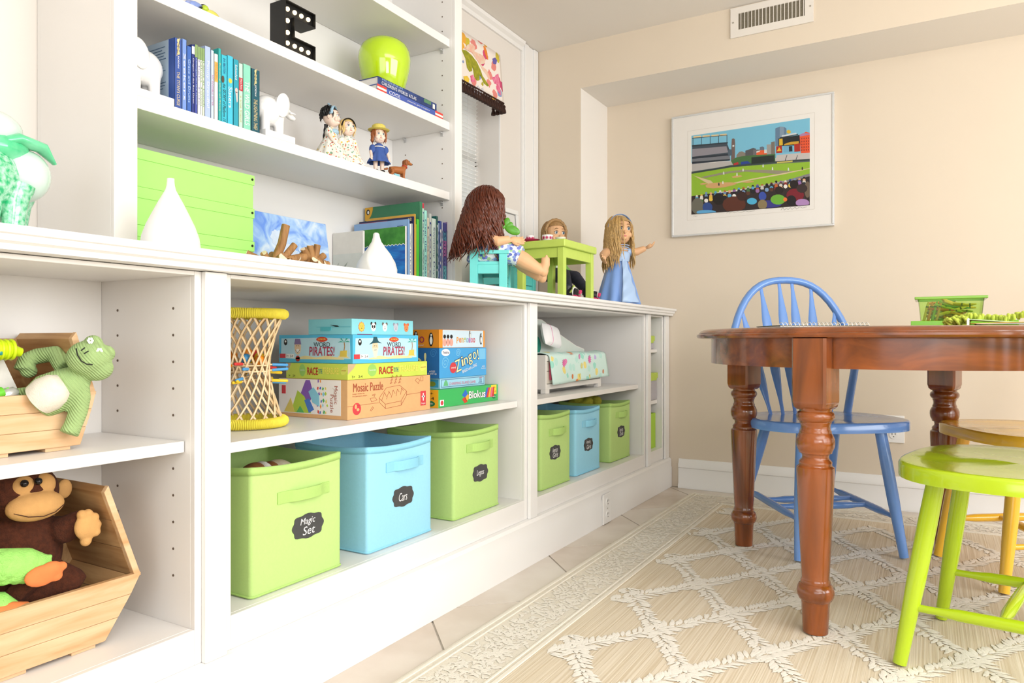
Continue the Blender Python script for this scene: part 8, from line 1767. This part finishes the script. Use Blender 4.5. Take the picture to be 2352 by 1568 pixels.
for i in range(44):
    c = CRC[i % 12]; a = R_.uniform(-.7, .9) if i > 3 else 1.45; L_ = .080; el = R_.uniform(-.35, .35) if i > 3 else 1.35
    hx_, hy_ = L_ / 2 * abs(math.cos(a) * math.cos(el)) + .010, L_ / 2 * abs(math.sin(a) * math.cos(el)) + .010
    if i < 4: x, y, z = cx0 + .022 + i * .012, by_ + .018, z0 + .046; a = .2
    else: x = R_.uniform(cx0 + hx_ + .008, cx1 - hx_ - .008); y = R_.uniform(by_ + hy_ + .006, by_ + dp - hy_ - .006) if i > 22 else by_ + hy_ + .008; z = z0 + .014 + (cz1 - z0 - .030) * ((i * 7) % 44) / 44
    d = Vector((math.cos(a) * math.cos(el), math.sin(a) * math.cos(el), math.sin(el))); p = Vector((x, y, z)); zm_ = L_ / 2 * abs(d.z) + .005; p.z = min(max(p.z, z0 + .003 + zm_), cz1 - .001 - zm_ + (.004 if i % 9 == 0 else 0))
    hue = {'#e8d23a': 'yellow', '#ef8a3a': 'orange', '#7fbf3a': 'green', '#e2a62a': 'amber', '#c8562a': 'rust', '#a9cf4a': 'lime', '#f0c84a': 'gold', '#5f9a3a': 'dark green', '#d97a2a': 'tan orange', '#8a5a2a': 'brown', '#e8e05a': 'lemon', '#3f8a4a': 'deep green'}[c]
    t = thing('crayon', '%s crayon lying in the clear lime green box' % hue, 'crayon', p, 0, '%s crayons in the clear box' % hue); I_ = world_of(t)
    MB().cyl(p - d * L_ / 2, p + d * (L_ / 2 - .010), .0042, n=10).build('paper_wrap', mat('crayon_' + c[1:], c, .6, vary=.06), t, w=True, smooth=50); MB().tube([p + d * (L_ / 2 - .010), p + d * (L_ / 2 - .008), p + d * (L_ / 2)], [.0038, .0034, .0018], 10).build('wax_tip', MATS['crayon_' + c[1:]], t, w=True, smooth=50)
    MB().tube([p + d * (L_ / 2 - .020), p + d * (L_ / 2 - .015)], .00445, 10).build('wrap_band', mat('crayon_band_dark', '#2f4a2a', .6), t, w=True)
# chenille pouch
CH = mat('chenille_lime', '#cfe05a', .95, vary=.10, scale=120, bump=.4, bscale=700)
pz = thing('chenille_pouch', 'lime chenille noodle pouch lying in front of the crayon box', 'pouch', (.17, 2.40, TT)); px0 = 0.0402; R_ = random.Random(14)
nd = MB()
for k in range(150):
    u = R_.random(); x = px0 + .010 + .050 * u; y = 2.36 + R_.uniform(0, .11); z = TT + .006 + R_.uniform(0, .026) * (.55 + .45 * u)
    d = Vector((-.8 + u * .6, -.6 + R_.uniform(-.5, .5), R_.uniform(-.1, .9))).normalized(); p = Vector((x, y, z)); L_ = R_.uniform(.012, .020); q = p + d * L_; q.z = max(q.z, TT + .005); nd.tube([p, (p + q) / 2 + Vector((0, 0, .001)), q, q + d * .0015], [.0036, .0046, .0046, .0025], 7)
for k in range(170):
    u = k / 170 + R_.uniform(-.004, .004); x = px0 + .045 + .34 * u; z = TT + .030 + .012 * math.sin(u * 5 - .6) * (.3 + u) + R_.uniform(-.003, .004) - .012 * math.exp(-((u - .28) / .16) ** 2); y = 2.365 + R_.uniform(0, .075)
    p = Vector((x, y, z)); d = Vector((R_.uniform(-.3, .3), -.4, 1)).normalized(); nd.tube([p - d * .004, p + d * .009, p + d * .0115], [.0038, .0046, .002], 7)
nd.build('noodle', CH, pz, w=True, smooth=60, kind='stuff')
GD = mat('pouch_lining_green', '#2f7a3f', .7, hex2='#8fd06a', scale=40); GL_ = mat('pouch_trim_mint', '#d3f0b8', .8, vary=.05)
def sheet(z_a, amp, ph, y0): return lambda u, v: (px0 + .055 + .34 * u, y0 + .08 * v, TT + z_a + amp * math.sin(u * 4.6 + ph))
MB().grid(sheet(.018, .007, 2.4, 2.352), 30, 4).build('trim_edge', GL_, pz, w=True, smooth=70, solid=.003)
MB().grid(lambda u, v: (px0 + .22 + .18 * u, 2.350 + .07 * v, TT + .018 + .012 * math.sin(u * 2.6)), 18, 4).build('lining', GD, pz, w=True, smooth=70, solid=.010)
for k, (c, z) in enumerate((('#f5c96a', .011), ('#fdfdfb', .0075), ('#d9ea7a', .004))):
    t = thing('paper_sheet', ['amber', 'white', 'pale lime'][k] + ' paper sheet in the stack under the chenille pouch', 'paper', (px0 + .23, 2.40, TT + z)); MB().grid(lambda u, v: (px0 + .060 + .012 * k + .33 * u, 2.349 + .09 * v, TT + z + .0025 * math.sin(u * 3.2 + k)), 20, 4).build('sheet', mat('paper_' + c[1:], c, .7, vary=.04), t, w=True, smooth=70, solid=.0018)
MB().box(px0 + .050, px0 + .056, 2.350, 2.352, TT + .004, TT + .026).build('zip_pull', WP, pz, w=True)
# spiral notebook
nb = thing('spiral_notebook', 'spiral bound notebook lying on the table beside the chenille pouch', 'notebook', (-.12, 2.20, TT)); pa, pb = Vector((-0.3543, 2.08, TT + .0075)), Vector((-0.1407, 2.20, TT + .0075)); dd = (pb - pa).normalized(); nn = Vector((-dd.y, dd.x, 0)); N_ = 22; P_ = []
for k in range(N_ * 14): a = 2 * PI * k / 14; P_.append(pa + (pb - pa) * (k / (N_ * 14)) + nn * (.0062 * math.cos(a)) + Vector((0, 0, .0062 * math.sin(a))))
MB().tube(P_, .0009, 5).build('coil', mat('coil_white', '#f3f3ee', .4, metal=.2), nb, w=True, smooth=60)
Mn = frame(pa + nn * .002 - Vector((0, 0, .0068)), dd, nn); L_ = (pb - pa).length
MB(Mn).box(0, L_, 0, .20, 0, .0015).build('back_cover', BLACK, nb, w=True); MB(Mn).box(.002, L_ - .002, .002, .198, .0016, .0046).build('pages', PAPER, nb, w=True); MB(Mn).box(0, L_, 0, .20, .0047, .0060).build('front_cover', mat('notebook_cover_green', '#3f5f2a', .5, hex2='#23281f', scale=30), nb, w=True)
